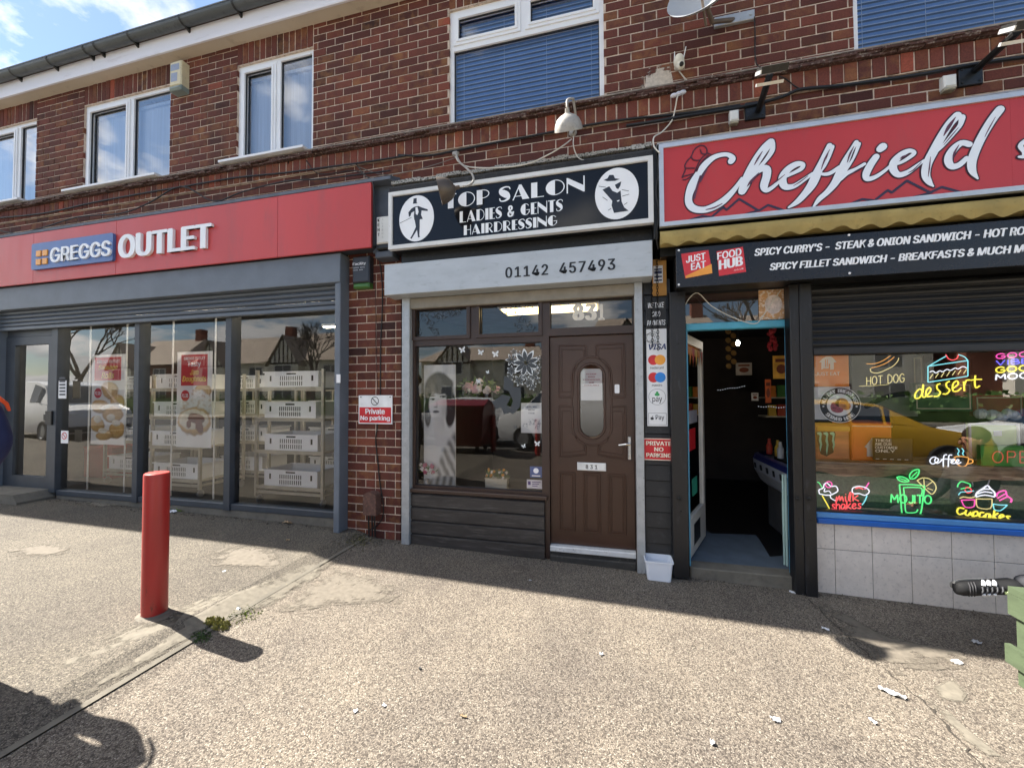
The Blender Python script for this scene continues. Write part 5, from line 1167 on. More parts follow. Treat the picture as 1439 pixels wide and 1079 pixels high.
while x < X1: w = random.uniform(.08, .25); b.box(x, min(X1, x+w), -.16+random.uniform(-.01, .01), .0, Z1+.050, Z1+.085+random.uniform(-.006, .008)); x += w+.001
b.build('flashing', M_LEAD, CS)
A_ = zoom(920, 120, 5.396); B_ = zoom(1179, 110, 5.396); LYC = CY_+.0125
def SP(pts, zf):
    o = []
    for x, y, w in pts:
        p = P(*zf(x, y), LYC); q = P(*zf(x+w, y), LYC); o.append((p.x, p.z, (q.x-p.x)*1.17))
    return o
ST = [(A_, [(578, 578, 42), (590, 555, 40), (560, 530, 30), (510, 528, 30), (445, 550, 36), (385, 600, 44), (330, 675, 46), (285, 760, 58), (258, 840, 48), (262, 900, 48), (300, 937, 48), (370, 946, 44), (440, 925, 48), (510, 885, 48), (570, 830, 40), (620, 770, 30), (660, 705, 16)]),
 (A_, [(880, 432, 52), (835, 480, 60), (775, 565, 62), (720, 665, 64), (685, 750, 66), (662, 805, 52)]), (A_, [(895, 440, 30), (888, 500, 34), (838, 575, 26), (770, 650, 24), (715, 715, 20)]),
 (A_, [(672, 800, 24), (720, 720, 28), (790, 645, 42), (845, 636, 54), (848, 690, 54), (828, 765, 52), (848, 798, 34), (905, 765, 26), (975, 695, 22)]),
 (A_, [(965, 705, 22), (1040, 672, 24), (1110, 635, 30), (1122, 602, 30), (1075, 600, 42), (1010, 640, 48), (968, 705, 54), (985, 768, 48), (1050, 768, 36), (1125, 722, 28), (1195, 672, 22)]),
 (A_, [(1325, 458, 36), (1295, 515, 34), (1262, 595, 46), (1225, 680, 62), (1190, 755, 60), (1140, 822, 48), (1080, 885, 38), (1015, 928, 14)]), (A_, [(1345, 468, 30), (1322, 540, 22), (1290, 610, 18), (1255, 668, 18), (1320, 672, 28), (1400, 622, 26)]),
 (B_, [(130, 488, 32), (92, 548, 32), (50, 630, 50), (8, 722, 62), (-35, 800, 52), (-90, 865, 40), (-150, 918, 34), (-196, 978, 12)]), (B_, [(150, 500, 26), (125, 570, 20), (90, 640, 18), (0, 768, 32), (60, 722, 30), (130, 690, 26), (192, 652, 22)]),
 (B_, [(280, 598, 46), (240, 655, 50), (205, 725, 50), (210, 765, 38), (265, 755, 32), (335, 712, 24), (400, 655, 20)]), (B_, [(310, 540, 52), (330, 522, 58)]),
 (B_, [(395, 662, 22), (470, 640, 24), (550, 590, 28), (568, 565, 28), (530, 553, 34), (470, 582, 46), (415, 640, 54), (410, 695, 52), (450, 735, 44), (520, 715, 36), (590, 665, 26), (645, 625, 18)]),
 (B_, [(895, 285, 58), (835, 350, 58), (775, 445, 62), (718, 550, 64), (668, 650, 62), (655, 735, 58), (680, 790, 42), (712, 822, 12)]), (B_, [(930, 300, 48), (915, 360, 32), (850, 440, 28), (785, 515, 22), (740, 560, 16)]),
 (B_, [(985, 505, 46), (925, 495, 46), (860, 548, 56), (825, 618, 56), (848, 670, 50), (905, 662, 42), (965, 610, 36)]), (B_, [(1218, 240, 62), (1160, 315, 62), (1095, 420, 62), (1040, 530, 62), (1005, 630, 62), (1008, 705, 52), (1048, 764, 14)]),
 (B_, [(1450, 465, 40), (1400, 485, 34), (1372, 520, 36), (1400, 560, 34), (1400, 595, 34), (1360, 600, 18)])]
bo, bi = MB(), MB()
for i, (zf, pts) in enumerate(ST):
    bo.brush(SP(pts, zf), LYC-.0004*i/17, .0003, 5, .0095); bi.brush(SP(pts, zf), LYC-.0022-.0015*i/17, .0006, 5)
lo = bo.build('lettering_outline', M('letter_outline', '#3a1520', .35), CS); bi.build('lettering', M('letter_sign', '#e6ecf4', .25, var=.03), lo)
# dry-brush gaps inside the letters
b = MB(); k = 0
for zf, pts in ((A_, [(345, 690, 10), (318, 780, 14), (298, 860, 14)]), (A_, [(395, 640, 8), (365, 690, 14), (345, 735, 8)]), (A_, [(388, 945, 5), (450, 930, 10), (510, 900, 5)]), (A_, [(815, 505, 4), (780, 560, 12), (755, 605, 5)]), (A_, [(790, 665, 4), (730, 730, 18), (700, 770, 4)]), (A_, [(870, 770, 4), (930, 725, 8), (985, 680, 3)]), (A_, [(1050, 765, 3), (1100, 735, 8), (1160, 690, 3)]), (A_, [(1325, 490, 3), (1290, 560, 12), (1260, 640, 4)]),
                (B_, [(110, 520, 3), (80, 580, 12), (60, 640, 4)]), (B_, [(880, 300, 4), (830, 370, 26), (790, 440, 6)]), (B_, [(900, 380, 3), (840, 450, 8), (790, 510, 3)]), (B_, [(905, 510, 4), (870, 570, 14), (858, 620, 4)]), (B_, [(520, 585, 4), (480, 600, 14), (460, 615, 4)]), (B_, [(1180, 300, 3), (1130, 390, 8), (1100, 450, 3)]), (B_, [(690, 600, 3), (680, 690, 9), (672, 750, 3)]), (B_, [(520, 720, 3), (560, 700, 8), (620, 640, 3)]), (B_, [(60, 745, 3), (120, 710, 8), (170, 680, 3)])):
    b.brush(SP(pts, zf), LYC-.0045-.0001*k, .0001, 3); k += 1
b.build('brush_gap', M('gap_plum', '#5c3346', .35), lo)
b = MB(); hat = [[(215, 718), (245, 712), (300, 672), (265, 680), (225, 690), (208, 700), (232, 640), (228, 610), (250, 570), (275, 545), (300, 490), (345, 458), (385, 470), (395, 515), (350, 560), (310, 640), (300, 672)], [(395, 515), (430, 530), (420, 565), (350, 620), (320, 675), (300, 672)], [(235, 630), (300, 630)], [(275, 545), (300, 570), (345, 570)], [(345, 490), (358, 520), (385, 525)], [(405, 535), (350, 590), (318, 655)]]
for i, h in enumerate(hat): b.brush(SP([(x, y, 9) for x, y in h], A_), LYC-.0012-.0005*i, .0004, 3)
b.build('hat_outline', M('hat_maroon', '#4a1222', .4), CS)
b = MB()
for i, (zf, l) in enumerate(((A_, [(260, 1024), (360, 992), (430, 1000), (520, 925), (545, 945), (640, 862), (790, 952), (860, 908), (975, 948)]), (B_, [(95, 950), (175, 918), (270, 928), (370, 850), (400, 868), (515, 778), (690, 868), (780, 826), (930, 868)]), (A_, [(690, 978), (800, 945)]), (B_, [(560, 905), (700, 868)]))):
    q = [P(*zf(x, y), LYC) for x, y in l]
    for j, (a, c) in enumerate(zip(q, q[1:])): b.brush([(a.x, a.z, .017), (c.x, c.z, .017)], LYC-.0003-.00007*j-.0008*i*.1, .00002)
b.build('hill_outline', M('hill_plum', '#33263e', .4), CS)
# awning roll with scalloped valance
AW = thing('awning', 'faded mustard awning with a scalloped edge rolled up under the red cafe sign', 'awning', (2.2, -.25, 2.75))
M_AWN = M('mustard_canvas', '#a08c55', .85, var=.18, scale=6, dirt='#5f5330', dirt_amt=(.58, .82), bmp=.25, bscale=90)
ax0, ax1 = .402, 4.25
b = MB(); n = 260; vs = []; fs = []
for i in range(n+1):
    x = ax0+(ax1-ax0)*i/n; low = 2.682+.013*math.sin(2*math.pi*(x-ax0)/.172+.25*math.sin(x*3))+.006*math.sin(x*9); bulge = .010*math.sin(x*37)
    for j, (yy, z) in enumerate(((-.275, 2.795), (-.305+bulge*.3, 2.760), (-.300+bulge*.6, 2.725), (-.292+bulge, low))): vs.append((x, yy, z))
for i in range(n):
    for j in range(3): a = i*4+j; fs.append((a+1, a+5, a+4, a))
b.add(vs, fs); b.build('valance', M_AWN, AW, smooth=1.0)
b = MB(); b.cyl((ax0+.01, -.20, 2.752), (ax1, -.20, 2.752), .062, n=16); b.build('roll', M_AWN, AW)
b = MB(); b.box(ax0+.02, ax1, -.12, 0, 2.64, 2.825); b.build('backboard', M_BLACK, AW)
# black banner
BYN = -.28; X0, X1, Z0, Z1 = .521, 4.25, 2.327, 2.641
BN = thing('menu_banner', 'black cafe menu banner with white italic lettering and two red delivery logos', 'banner', (2, BYN, Z0))
b = MB(); b.bevbox(X0, X1, BYN, BYN+.008, Z0, Z1, .002); b.build('panel', M('banner_black', '#17181d', .28, var=.08, scale=3, rvar=.1), BN)
b = MB(); b.box(X0+.02, X1, BYN+.009, .0, Z0+.02, Z1-.02); b.build('backing_box', M_BLACK, BN)
def prefix_text(mb, full, pre, x0, x1, z0, z1, y, **k):
    kk = {a: c for a, c in k.items() if a in ('bold', 'shear')}
    kk.pop('bold', 0); vp, _ = text_poly(pre, **kk); vf, _ = text_poly(full, **kk); wp = max(v[0] for v in vp)-min(v[0] for v in vp); wf = max(v[0] for v in vf)-min(v[0] for v in vf)
    return text(mb, full, x0, x0+(x1-x0)*wf/wp, z0, z1, y, **k)
b = MB(); yb = BYN-.001
prefix_text(b, "SPICY CURRY'S -  STEAK & ONION SANDWICH - HOT ROAST", "SPICY CURRY'S -  STEAK & ONION SANDWICH - HOT RO", P(1060, 355, yb).x, P(1441, 325, yb).x, P(1061, 360, yb).z, P(1061, 349.6, yb).z, yb, bold=.045, shear=.22)
prefix_text(b, "SPICY FILLET SANDWICH - BREAKFASTS & MUCH MORE", "SPICY FILLET SANDWICH - BREAKFASTS & MUCH M", P(1081.5, 375, yb).x, P(1440, 350, yb).x, P(1083, 380, yb).z, P(1083, 370, yb).z, yb, bold=.045, shear=.22)
b.build('lettering', M_LET, BN)
b = MB()
for px_, py_ in ((954, 400), (1193, 330.5), (1194, 384), (954, 352)):
    p = P(px_, py_, BYN); b.lathe([(0, -.006), (.007, -.004), (.009, 0)], (p.x, BYN, p.z), 10, (0, 1, 0))
b.build('fixing_screw', M_WHITE, BN)
def logo(pts, mat, nm, d=.0008):
    b = MB(); b.prism([(P(*p, yb).x, P(*p, yb).z) for p in pts], yb-d, yb+.0003); return b.build(nm, mat, BN)
lg = logo([(957, 357), (995.5, 351.5), (1001, 384), (963, 391.5)], M('logo_red', '#d2343c', .35), 'logo_card')
b = MB(); y2 = yb-.0012
b.flat([(P(*p, y2).x, P(*p, y2).z) for p in [(963, 388), (1000, 371), (1001, 384), (964, 391)]], y2); b.build('stripe', M('logo_orange2', '#f0a040', .35), lg)
def slant(p0, p1): # skew baseline along the photo's tilt of the card
    a, c = P(*p0, y2), P(*p1, y2); return lambda p: (p[0], p[1], p[2]+(p[0]-a.x)*((c.z-a.z)/(c.x-a.x)))
b = MB(); s_ = slant((963, 371), (992, 365.5))
a0, a1 = P(964, 370, y2), P(991.5, 357, y2); hh = .055
text(b, 'JUST', a0.x, a1.x, a0.z, a0.z+hh, y2-.0004, bold=.03, map_=lambda p: (p[0], p[1], p[2]+(p[0]-a0.x)*.13)); a2 = P(971, 380, y2); text(b, 'EAT', a2.x, P(992, 370, y2).x, a2.z, a2.z+hh, y2-.0004, bold=.03, map_=lambda p: (p[0], p[1], p[2]+(p[0]-a2.x)*.13)); b.build('lettering', M_LET, lg)
lg = logo([(1007, 353.5), (1044, 347), (1048.5, 382), (1010.5, 388)], M('logo_red', '#d2343c', .35), 'logo_card')
b = MB(); a0 = P(1008, 365.5, y2); text(b, 'FOOD', a0.x, P(1042, 352, y2).x, a0.z, a0.z+.058, y2, bold=.03, map_=lambda p: (p[0], p[1], p[2]+(p[0]-a0.x)*.13)); a2 = P(1010, 379.5, y2); text(b, 'HUB', a2.x, P(1044, 364, y2).x, a2.z, a2.z+.075, y2, bold=.05, map_=lambda p: (p[0], p[1], p[2]+(p[0]-a2.x)*.13))
a3 = P(1031, 381, y2); text(b, '.co.uk', a3.x, P(1045, 377, y2).x, a3.z, a3.z+.014, y2, map_=lambda p: (p[0], p[1], p[2]+(p[0]-a3.x)*.13)); b.build('lettering', M_LET, lg)
# ------------------------------------------------------------------ cafe posts, shutter and front
M_POST = M('black_gate_post', '#15161a', .42, var=.2, scale=4, stretch=(2, 2, .5), dirt='#40424a', dirt_amt=(.58, .85), rvar=.12)
def post(lab, l, r, y0, bot):
    b = MB(); b.bevbox(P(l, 600, y0).x, P(r, 600, y0).x, y0, y0+.10, bot, 2.34, .005)
    t_ = tag(b.build('gate_post', M_POST), lab, 'post', 'black posts of the cafe shutters')
    b = MB(); p = P((l+r)/2, 700, y0); b.lathe([(.0, .012), (.006, .012), (.012, .008), (.014, 0)], (p.x, y0, p.z), 12, (0, -1, 0)); b.ell(p.x, p.z, .024, .032, y0-.004, y0, 14); b.build('lock_eye', M_BLACKR, t_)
    b = MB()
    for z in (.5, 1.2, 1.9): b.lathe([(0, .005), (.006, .003), (.007, 0)], (p.x+.01, y0, z), 8, (0, -1, 0))
    b.build('bolt', M_BLACKR, t_)
    return t_
post('black steel post at the left of the cafe doorway', 943.5, 966, -.10, -.05); post('black steel post at the right edge of the cafe doorway', 1113.5, 1127, -.10, -.10); post('black steel post beside the tiled cafe wall, right of the doorway', 1127.6, 1145, -.11, -.11)
CSH = thing('roller_shutter', 'black weathered slatted shutter half lowered over the cafe window', 'roller shutter', (2.8, .0, 1.9))
cx0, cx1 = P(1140, 450, .0).x, 4.25; zt_, zb2 = 2.33, P(1150, 499, .0).z; b = MB(); n = 9; hgt = (zt_-zb2-.06)/n
for k in range(n):
    z1_ = zt_-k*hgt; pr = [(.012, z1_), (.0, z1_-.012), (-.008, z1_-hgt*.5), (.0, z1_-hgt+.014), (.014, z1_-hgt+.006), (.014, z1_-hgt)]
    for (a, c), (d, e) in zip(pr, pr[1:]): b.quad((cx0, d, e), (cx1, d, e), (cx1, a, c), (cx0, a, c))
b.bevbox(cx0, cx1, -.014, .03, zb2, zb2+.058, .006)
b.build('curtain', M('shutter_black', '#26272a', .48, var=.3, scale=5, stretch=(.5, 1, 4), dirt='#56524c', dirt_amt=(.62, .82), bmp=.15), CSH)
CF = thing('cafe_shopfront', 'cafe front of grey tiles under a blue sill with a plate glass window', 'shopfront', (2.8, .0, .2))
tx0 = P(1147, 780, .0).x
TZ0, TZ1 = -.2, P(1150, 734, .0).z
M_TIL = M('grey_wall_tile', '#dad1c8', .3, var=.08, scale=14, dirt='#aaa29f', dirt_amt=(.55, .75), rvar=.1); b = MB(); tw = .2475; th_ = .243; x = P(1173.5, 780, .0).x
while x > tx0: x -= tw
jz = P(1180, 772.5, 0).z
while x < 4.2:
    for za_, zc in ((jz+.002, TZ1), (jz-.40, jz-.002)): b.bevbox(max(x+.002, tx0), min(x+tw-.002, 4.2), .0+random.uniform(-.0008, .0008), .02, za_, zc, .002)
    x += tw
b.build('wall_tile', M_TIL, CF); b = MB(); b.box(tx0, 4.2, .004, .12, TZ0-.2, TZ1); b.build('grout', M('grout', '#77716c', .9), CF)
b = MB(); sz1 = P(1150, 719.5, -.02).z; b.bevbox(tx0, 4.22, -.035, .06, TZ1+.001, (TZ1+sz1)/2, .006); b.build('sill', M('sill_blue', '#2262b8', .35, var=.1, scale=5), CF)
b = MB(); b.bevbox(tx0, 4.22, -.022, .06, (TZ1+sz1)/2+.001, sz1, .006); b.build('sill_cap', M('sill_light_blue', '#5590cc', .35, var=.1, scale=5), CF)
b = MB(); b.box(tx0, tx0+.012, .0, .06, sz1, 2.33); b.box(tx0+.0121, 4.2, .0, .06, sz1+.0005, sz1+.012); 
b.build('frame', M_BLACK, CF)
g = MB(); g.quad((tx0+.01, .05, sz1), (4.2, .05, sz1), (4.2, .05, 2.33), (tx0+.01, .05, 2.33)); g.build('pane', G_SHOP, CF)
# doorway: transom light, blue bar, door folded inwards
dxl, dxr = P(966, 600, .0).x, P(1113.5, 600, .0).x
b = MB(); zb_0, zb_1 = P(1040, 462, .02).z, P(1040, 452, .02).z; b.bevbox(dxl, dxr, .0, .07, zb_0, zb_1, .006); b.build('door_head', M('cyan_paint', '#4fa3bd', .45, var=.15, scale=7, dirt='#8a6a4a', dirt_amt=(.66, .8)), CF)
g = MB(); g.quad((dxl, .04, zb_1), (dxr, .04, zb_1), (dxr, .04, 2.33), (dxl, .04, 2.33)); g.build('pane', G_SHOP, CF)
b = MB(); b.box(P(1044, 430, .05).x-.004, P(1044, 430, .05).x+.004, .045, .055, zb_1, 2.2); b.box(dxl, dxr, .06, .09, P(1040, 420, .06).z, 2.34); b.build('transom_board', M('transom_brown', '#4c2c26', .7, var=.2), CF)
b = MB(); b.bevbox(dxr-.02, dxr, -.005, .06, -.06, zb_0, .004); b.bevbox(dxl, dxl+.012, -.002, .06, -.06, zb_0, .003); b.build('door_jamb', M('jamb_blue', '#5aa0c0', .5, var=.15), CF)
b = MB(); b.bevbox(dxl, dxr, -.03, .12, -.14, P(1040, 801, -.0).z-.002, .008); b.build('doorstep', M_CONC, CF)
# open cafe door (hinged at the left, swung inside)
hx, hy = P(961, 600, .075).x, .075; ang = math.radians(68); ux, uy = math.cos(ang), math.sin(ang)
OD = thing('open_door', 'white framed glass cafe door folded open inside the doorway with stickers on it', 'door', (hx, hy, 0)); DWd, DZ0, DZ1 = .80, .02, zb_0-.01
def od(u, z, d=0): return (hx+ux*u+uy*d, hy+uy*u-ux*d, z)
def odbox(b, u0, u1, z0, z1, d0, d1): b.add([od(u0, z0, d0), od(u1, z0, d0), od(u1, z0, d1), od(u0, z0, d1), od(u0, z1, d0), od(u1, z1, d0), od(u1, z1, d1), od(u0, z1, d1)], [(0, 1, 2, 3), (7, 6, 5, 4), (4, 5, 1, 0), (5, 6, 2, 1), (6, 7, 3, 2), (7, 4, 0, 3)])
b = MB(); odbox(b, 0, .07, DZ0, DZ1, -.02, .02); odbox(b, DWd-.07, DWd, DZ0, DZ1, -.02, .02); odbox(b, .0701, DWd-.0701, DZ0, DZ0+.34, -.0195, .0195); odbox(b, .0701, DWd-.0701, DZ1-.08, DZ1, -.0195, .0195); b.build('frame', M('door_frame_cream', '#c9c6bd', .45, var=.08, scale=5), OD)
g = MB(); g.add([od(.07, DZ0+.34), od(DWd-.07, DZ0+.34), od(DWd-.07, DZ1-.08), od(.07, DZ1-.08)], [(3, 2, 1, 0)]); g.build('pane', G_SHOP, OD)
b = MB(); odbox(b, .075, DWd-.075, DZ0+.345, DZ1-.085, -.012, -.006); b.build('poster_back', M('poster_dark', '#231f22', .5, var=.5, scale=9, dirt='#5c3030', dirt_amt=(.6, .7)), OD)
for nm, mt, u0, u1, z0, z1 in (('green_sticker', M('sticker_teal', '#2f9a80', .5), .3, .5, .52, .68), ('red_sticker', M_SRED, .15, .45, .95, 1.15), ('grey_sticker', M('sticker_grey', '#90909a', .5), .2, .55, 1.2, 1.32), ('bunting', M('bunting_orange', '#c8762f', .6, var=.3, scale=20), .08, .72, 1.84, 1.93), ('cat_flap', M_BLACK, .25, .52, .09, .28)):
    b = MB(); odbox(b, u0, u1, z0, z1, .0201 if nm == 'cat_flap' else .001, .022 if nm == 'cat_flap' else .003); b.build(nm, mt, OD)
for i in range(5):
    b = MB(); u = .1+.13*i; b.add([od(u, 1.90, .03), od(u+.11, 1.90, .03), od(u+.055, 1.74, .03)], [(2, 1, 0)]); b.build('pennant', M(('bunting_orange', 'bunting_red', 'bunting_yellow')[i % 3], ('#c8762f', '#b03030', '#d8b048')[i % 3], .6), OD)
# string of cable hanging in the transom
def cable(name, label, pts, y, r, mat, cat='cable', sub=4):
    q = [P(p[0], p[1], p[2] if len(p) > 2 else y) for p in pts]; o = []
    n = len(q)
    for i in range(n-1):
        p0, p1, p2, p3 = q[max(i-1, 0)], q[i], q[i+1], q[min(i+2, n-1)]
        for k in range(sub):
            t_ = k/sub; o.append(0.5*((2*p1)+(-p0+p2)*t_+(2*p0-5*p1+4*p2-p3)*t_*t_+(-p0+3*p1-3*p2+p3)*t_**3))
    o.append(q[-1]); b = MB(); b.tube(o, r, 6); return tag(b.build(name, mat, smooth=1.0), label, cat)
cable('string', 'frayed cream string looped across the cafe door head', [(957, 440), (968, 420), (981, 412), (1000, 430), (1030, 446), (1060, 455), (1072, 444), (1085, 425), (1097, 408)], -.03, .004, M_CABLEW, 'string')
o, x0, x1, z0, z1 = card('picture_card', 'pale orange picture card stuck in the glass over the cafe door', 'picture', (1066, 408), (1108, 448), .03, M('card_peach', '#c99a6a', .6, var=.3, scale=14, dirt='#e8d8c8', dirt_amt=(.5, .6)))
b = MB(); b.ell((x0+x1)/2, (z0+z1)/2, (x1-x0)*.3, (z1-z0)*.32, .0285, .0299, 20); b.build('print', M('print_pale', '#ddcfc8', .6, var=.3, scale=25, dirt='#8a4a3a', dirt_amt=(.6, .7)), o)
# ------------------------------------------------------------------ cafe room
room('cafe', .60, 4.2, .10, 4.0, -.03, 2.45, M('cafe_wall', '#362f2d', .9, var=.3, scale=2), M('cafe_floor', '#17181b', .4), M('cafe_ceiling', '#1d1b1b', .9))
b = MB(); fx = [G(*p, -.028) for p in ((968, 797), (1112, 803), (1108, 780), (1082, 783), (1070, 763), (1062, 752), (1000, 750), (983, 740))]
b.add([(p.x, p.y, -.022) for p in fx], [tuple(range(len(fx)))]); o = tag(b.build('door_mat', M('mat_greyblue', '#5f6d7c', .8, var=.15, scale=6)), 'worn grey blue floor mat just inside the cafe doorway', 'mat')
def cp(px_, py_, y): return P(px_, py_, y)
CT = thing('serving_counter', 'curved pale serving counter with a dark blue rim inside the cafe', 'counter', (2.0, 1.4, 0))
p0 = P(1062, 660, 1.15); prof = [(.00, .80), (-.05, .79), (-.075, .74), (-.06, .62), (.02, .50), (.10, .45)]
b = MB(); cx_ = 1.63; yA, yB = .30, 1.62
def cnt(zs, mat, nm):
    b = MB()
    for (a, c), (d, e) in zip(zs, zs[1:]):
        k1, k2 = .12+a, .12+d; arc_ = [(math.cos(t_)*.25, math.sin(t_)*.25) for t_ in [math.pi/2+math.pi/2*i/6 for i in range(7)]]; L1 = [(cx_+.25+u*(1-a*3), yB-.25+w*(1-a*3), c) for u, w in arc_]+[(cx_+a, yA, c)]; L2 = [(cx_+.25+u*(1-d*3), yB-.25+w*(1-d*3), e) for u, w in arc_]+[(cx_+d, yA, e)]
        for i in range(7): b.quad(L1[i], L1[i+1], L2[i+1], L2[i])
    return b.build(nm, mat, CT)
cnt(prof[:3], M('counter_blue', '#2a2f66', .3), 'rim'); fr_ = cnt(prof[2:], M('counter_cream', '#b9bcc2', .35, var=.06), 'front'); 
b = MB(); b.box(cx_+.12, cx_+1.1, yA+.1, yB-.12, -.02, .45); b.build('base', M('counter_base', '#6f6c68', .6), CT)
b = MB(); b.quad((cx_+.01, yA, .798), (cx_+1.2, yA, .798), (cx_+1.2, yB, .798), (cx_+.12, yB-.02, .798)); b.build('top', M_BLACK, CT)
b = MB()
for i in range(6): b.obox((cx_-.071, yA+.15+i*.17, .68), (0, 1, 0), .018, (1, 0, .12), .004, (-.12, 0, 1), .028)
b.build('slot', M_BLACK, fr_)
rnd = random.Random(11); SN = [('#c8a13a', 'yellow'), ('#b8402f', 'red'), ('#d07a2c', 'orange'), ('#49803f', 'green'), ('#d8d4cc', 'white')]
t_ = thing('snack_shelf', 'dim wire rack of bright snack packets at the back right of the cafe', 'shelf', (2.6, 2.9, 1.2))
b = MB(); xa = P(1070, 560, 2.9).x
for z in (1.15, 1.42): b.box(xa, xa+.9, 2.75, 3.05, z-.02, z)
b.build('rack', M_STEEL, t_)
for i in range(14):
    b = MB(); x = xa+.05+(i % 7)*.12; z = 1.15 if i < 7 else 1.42; h = rnd.uniform(.12, .2); b.prism([(x, z), (x+.1, z), (x+.095, z+h*.5), (x+.1, z+h), (x, z+h), (x+.005, z+h*.5)], 2.78, 2.83); b.build('packet', M('packet_'+SN[i % 5][1], SN[i % 5][0], .35), t_)
for nm, lab, tl, br, y, c in (('wall_poster', 'small yellow poster on the right wall inside the cafe doorway', (1086, 500), (1110, 532), .8, '#d8a03a'), ('wall_poster', 'orange strip poster beside the dark rack inside the cafe', (1075, 533), (1084, 566), 1.2, '#c85a24'), ('wall_notice', 'dim pale notice at the back of the cafe', (1034, 510), (1057, 527), 3.2, '#b8aca0'), ('wall_notice', 'small square white notice above the cafe counter', (1056, 552), (1066, 563), 2.4, '#d8d8d4')):
    o, x0, x1, z0, z1 = card(nm, lab, 'poster' if 'poster' in nm else 'notice', tl, br, y, M('cardp_'+c[1:], c, .6, var=.2, scale=12))
    b = MB(); w_, h_ = x1-x0, z1-z0; b.ell(x0+w_*.5, z0+h_*.42, w_*.3, h_*.2, y-.002, y-.0001, 18); b.box(x0+w_*.15, x1-w_*.15, y-.002, y-.0001, z0+h_*.72, z0+h_*.86); b.build('print', M('print_brown', '#7a3a22', .6), o)
for i in range(7):
    c_ = P(1078+i*6, 640-(i % 3)*2, .75+.1*i); b = MB(); b.lathe([(0, 0), (.03, 0), (.032, .09), (.018, .12), (.014, .17), (0, .17)], (1.72+.03*(i % 2), .45+.15*i, .80), 14); tag(b.build('sauce_bottle', M('sauce_'+SN[i % 5][1], SN[i % 5][0], .3)), '%s sauce bottle standing on the pale cafe counter' % ('yellow', 'red', 'orange', 'green', 'white', 'second yellow', 'second red')[i], 'bottle', 'bottles on the cafe counter')
t_ = thing('hanging_garland', 'red garland hanging inside the top right of the cafe doorway', 'garland', P(1085, 480, .6)); b = MB(); c = P(1085, 462, .6)
for i in range(26): b.ball((c.x+rnd.uniform(-.03, .03), .6+rnd.uniform(-.03, .03), c.z-i*.008), .02, .02, .02, 6, 4)
b.build('bead', M('garland_red', '#a03038', .5, var=.3), t_)
t_ = thing('hanging_garland', 'string of small gold discs hanging from the cafe ceiling', 'garland', P(1026, 480, .9)); b = MB(); c = P(1026, 466, .9)
for i in range(9): b.lathe([(0, -.004), (.03, -.002), (.03, .002), (0, .004)], (c.x+(i % 2)*.05-.02, .9, c.z-i*.045), 12, (0.3, -1, 0.2))
b.build('disc', M('garland_gold', '#8a6a3a', .5, metal=.3), t_)
for lab, a, c, y, n in (('string of tiny white lights deep inside the cafe', (1009, 548), (1046, 543), 2.6, 12), ('string of tiny white lights along the rack at the right of the cafe', (1066, 571), (1112, 573), 1.4, 14)):
    b = MB()
    for i in range(n): q = P(a[0]+(c[0]-a[0])*i/(n-1), a[1]+(c[1]-a[1])*i/(n-1)+math.sin(i)*.6, y); b.ball(q, .004*(1+y*.2), None, None, 6, 4)
    tag(b.build('light_string', EM('led_white', '#e8f0ff', .12)), lab, 'lights')
t_ = thing('spot_lamp', 'tiny bright lamp burning high inside the dark cafe', 'lamp', P(1037, 482, 2.0)); q = P(1037, 482, 2.0); b = MB(); b.cyl((q.x, q.y, q.z+.03), (q.x, q.y, 2.44), .006); b.build('stem', M_BLACK, t_); b = MB(); b.ball(q, .022, .022, .035, 10, 8); b.build('bulb', EM('spot_bulb', '#fff4e0', 40), t_)
t_ = thing('plastic_curtain', 'pale strip curtain bunched beside the right jamb of the cafe doorway', 'curtain', (dxr-.05, .15, .4)); b = MB()
for i in range(2): b.tube([(dxr-.016-.012*i, .11+.02*(i % 2), z+.0) for z in (.80, .7, .5, .3, .05)], [.007, .009, .011, .010, .008], 8)
b.build('strip', M('curtain_mint', '#a9c4bc', .5, var=.1), t_)
# ------------------------------------------------------------------ cafe window: neon signs and goods
c1, c2, c3, c4 = zoom(1140, 480, 7.706), zoom(1280, 480, 7.704), zoom(1140, 600, 7.706), zoom(1280, 600, 7.704)
YN = .10
NEO = {'white': ('#eef2ff', 0.30), 'yellow': ('#ffee55', 0.30), 'cream': ('#efdf9a', 0.21), 'cyan': ('#86e4f0', 0.28), 'green': ('#5cf08a', 0.28), 'pink': ('#ff58bc', 0.30), 'red': ('#ff5a60', 0.30), 'orange': ('#f8b05a', 0.25), 'blue': ('#6f6cff', 0.31), 'dimred': ('#d0604a', 0.18)}
def neon_sign(name, label, c, parts, acrylic=None, y=YN):
    p = P(*c, y); t_ = thing(name, label, 'neon sign', (p.x, y, p.z), 'neon signs in the cafe window'); by = {}
    for col, lines in parts:
        for zf, pts, r in lines: by.setdefault(col, []).append((zf, pts, r))
    for col, ls in by.items():
        b = MB(); k = 0
        for zf, pts, r in ls:
            q = [P(*zf(*a), y-.0006*(k % 7)) for a in pts]; k += 1
            o = []; n = len(q)
            for i in range(n-1):
                p0, p1, p2, p3 = q[max(i-1, 0)], q[i], q[i+1], q[min(i+2, n-1)]
                for s_ in range(3): u = s_/3; o.append(0.5*((2*p1)+(-p0+p2)*u+(2*p0-5*p1+4*p2-p3)*u*u+(-p0+3*p1-3*p2+p3)*u**3))
            o.append(q[-1]); b.tube(o, r*.88, 6)
        b.build('tube', EM('neon_'+col, *NEO[col]), t_, smooth=1.2)
    if acrylic:
        g = MB(); g.prism([(P(*zf(*a), y+.012).x, P(*zf(*a), y+.012).z) for zf, a in acrylic], y+.010, y+.014); g.build('backplate', GLASS('acrylic', (.86, .9, .9, 1), 1.2), t_)
    return t_
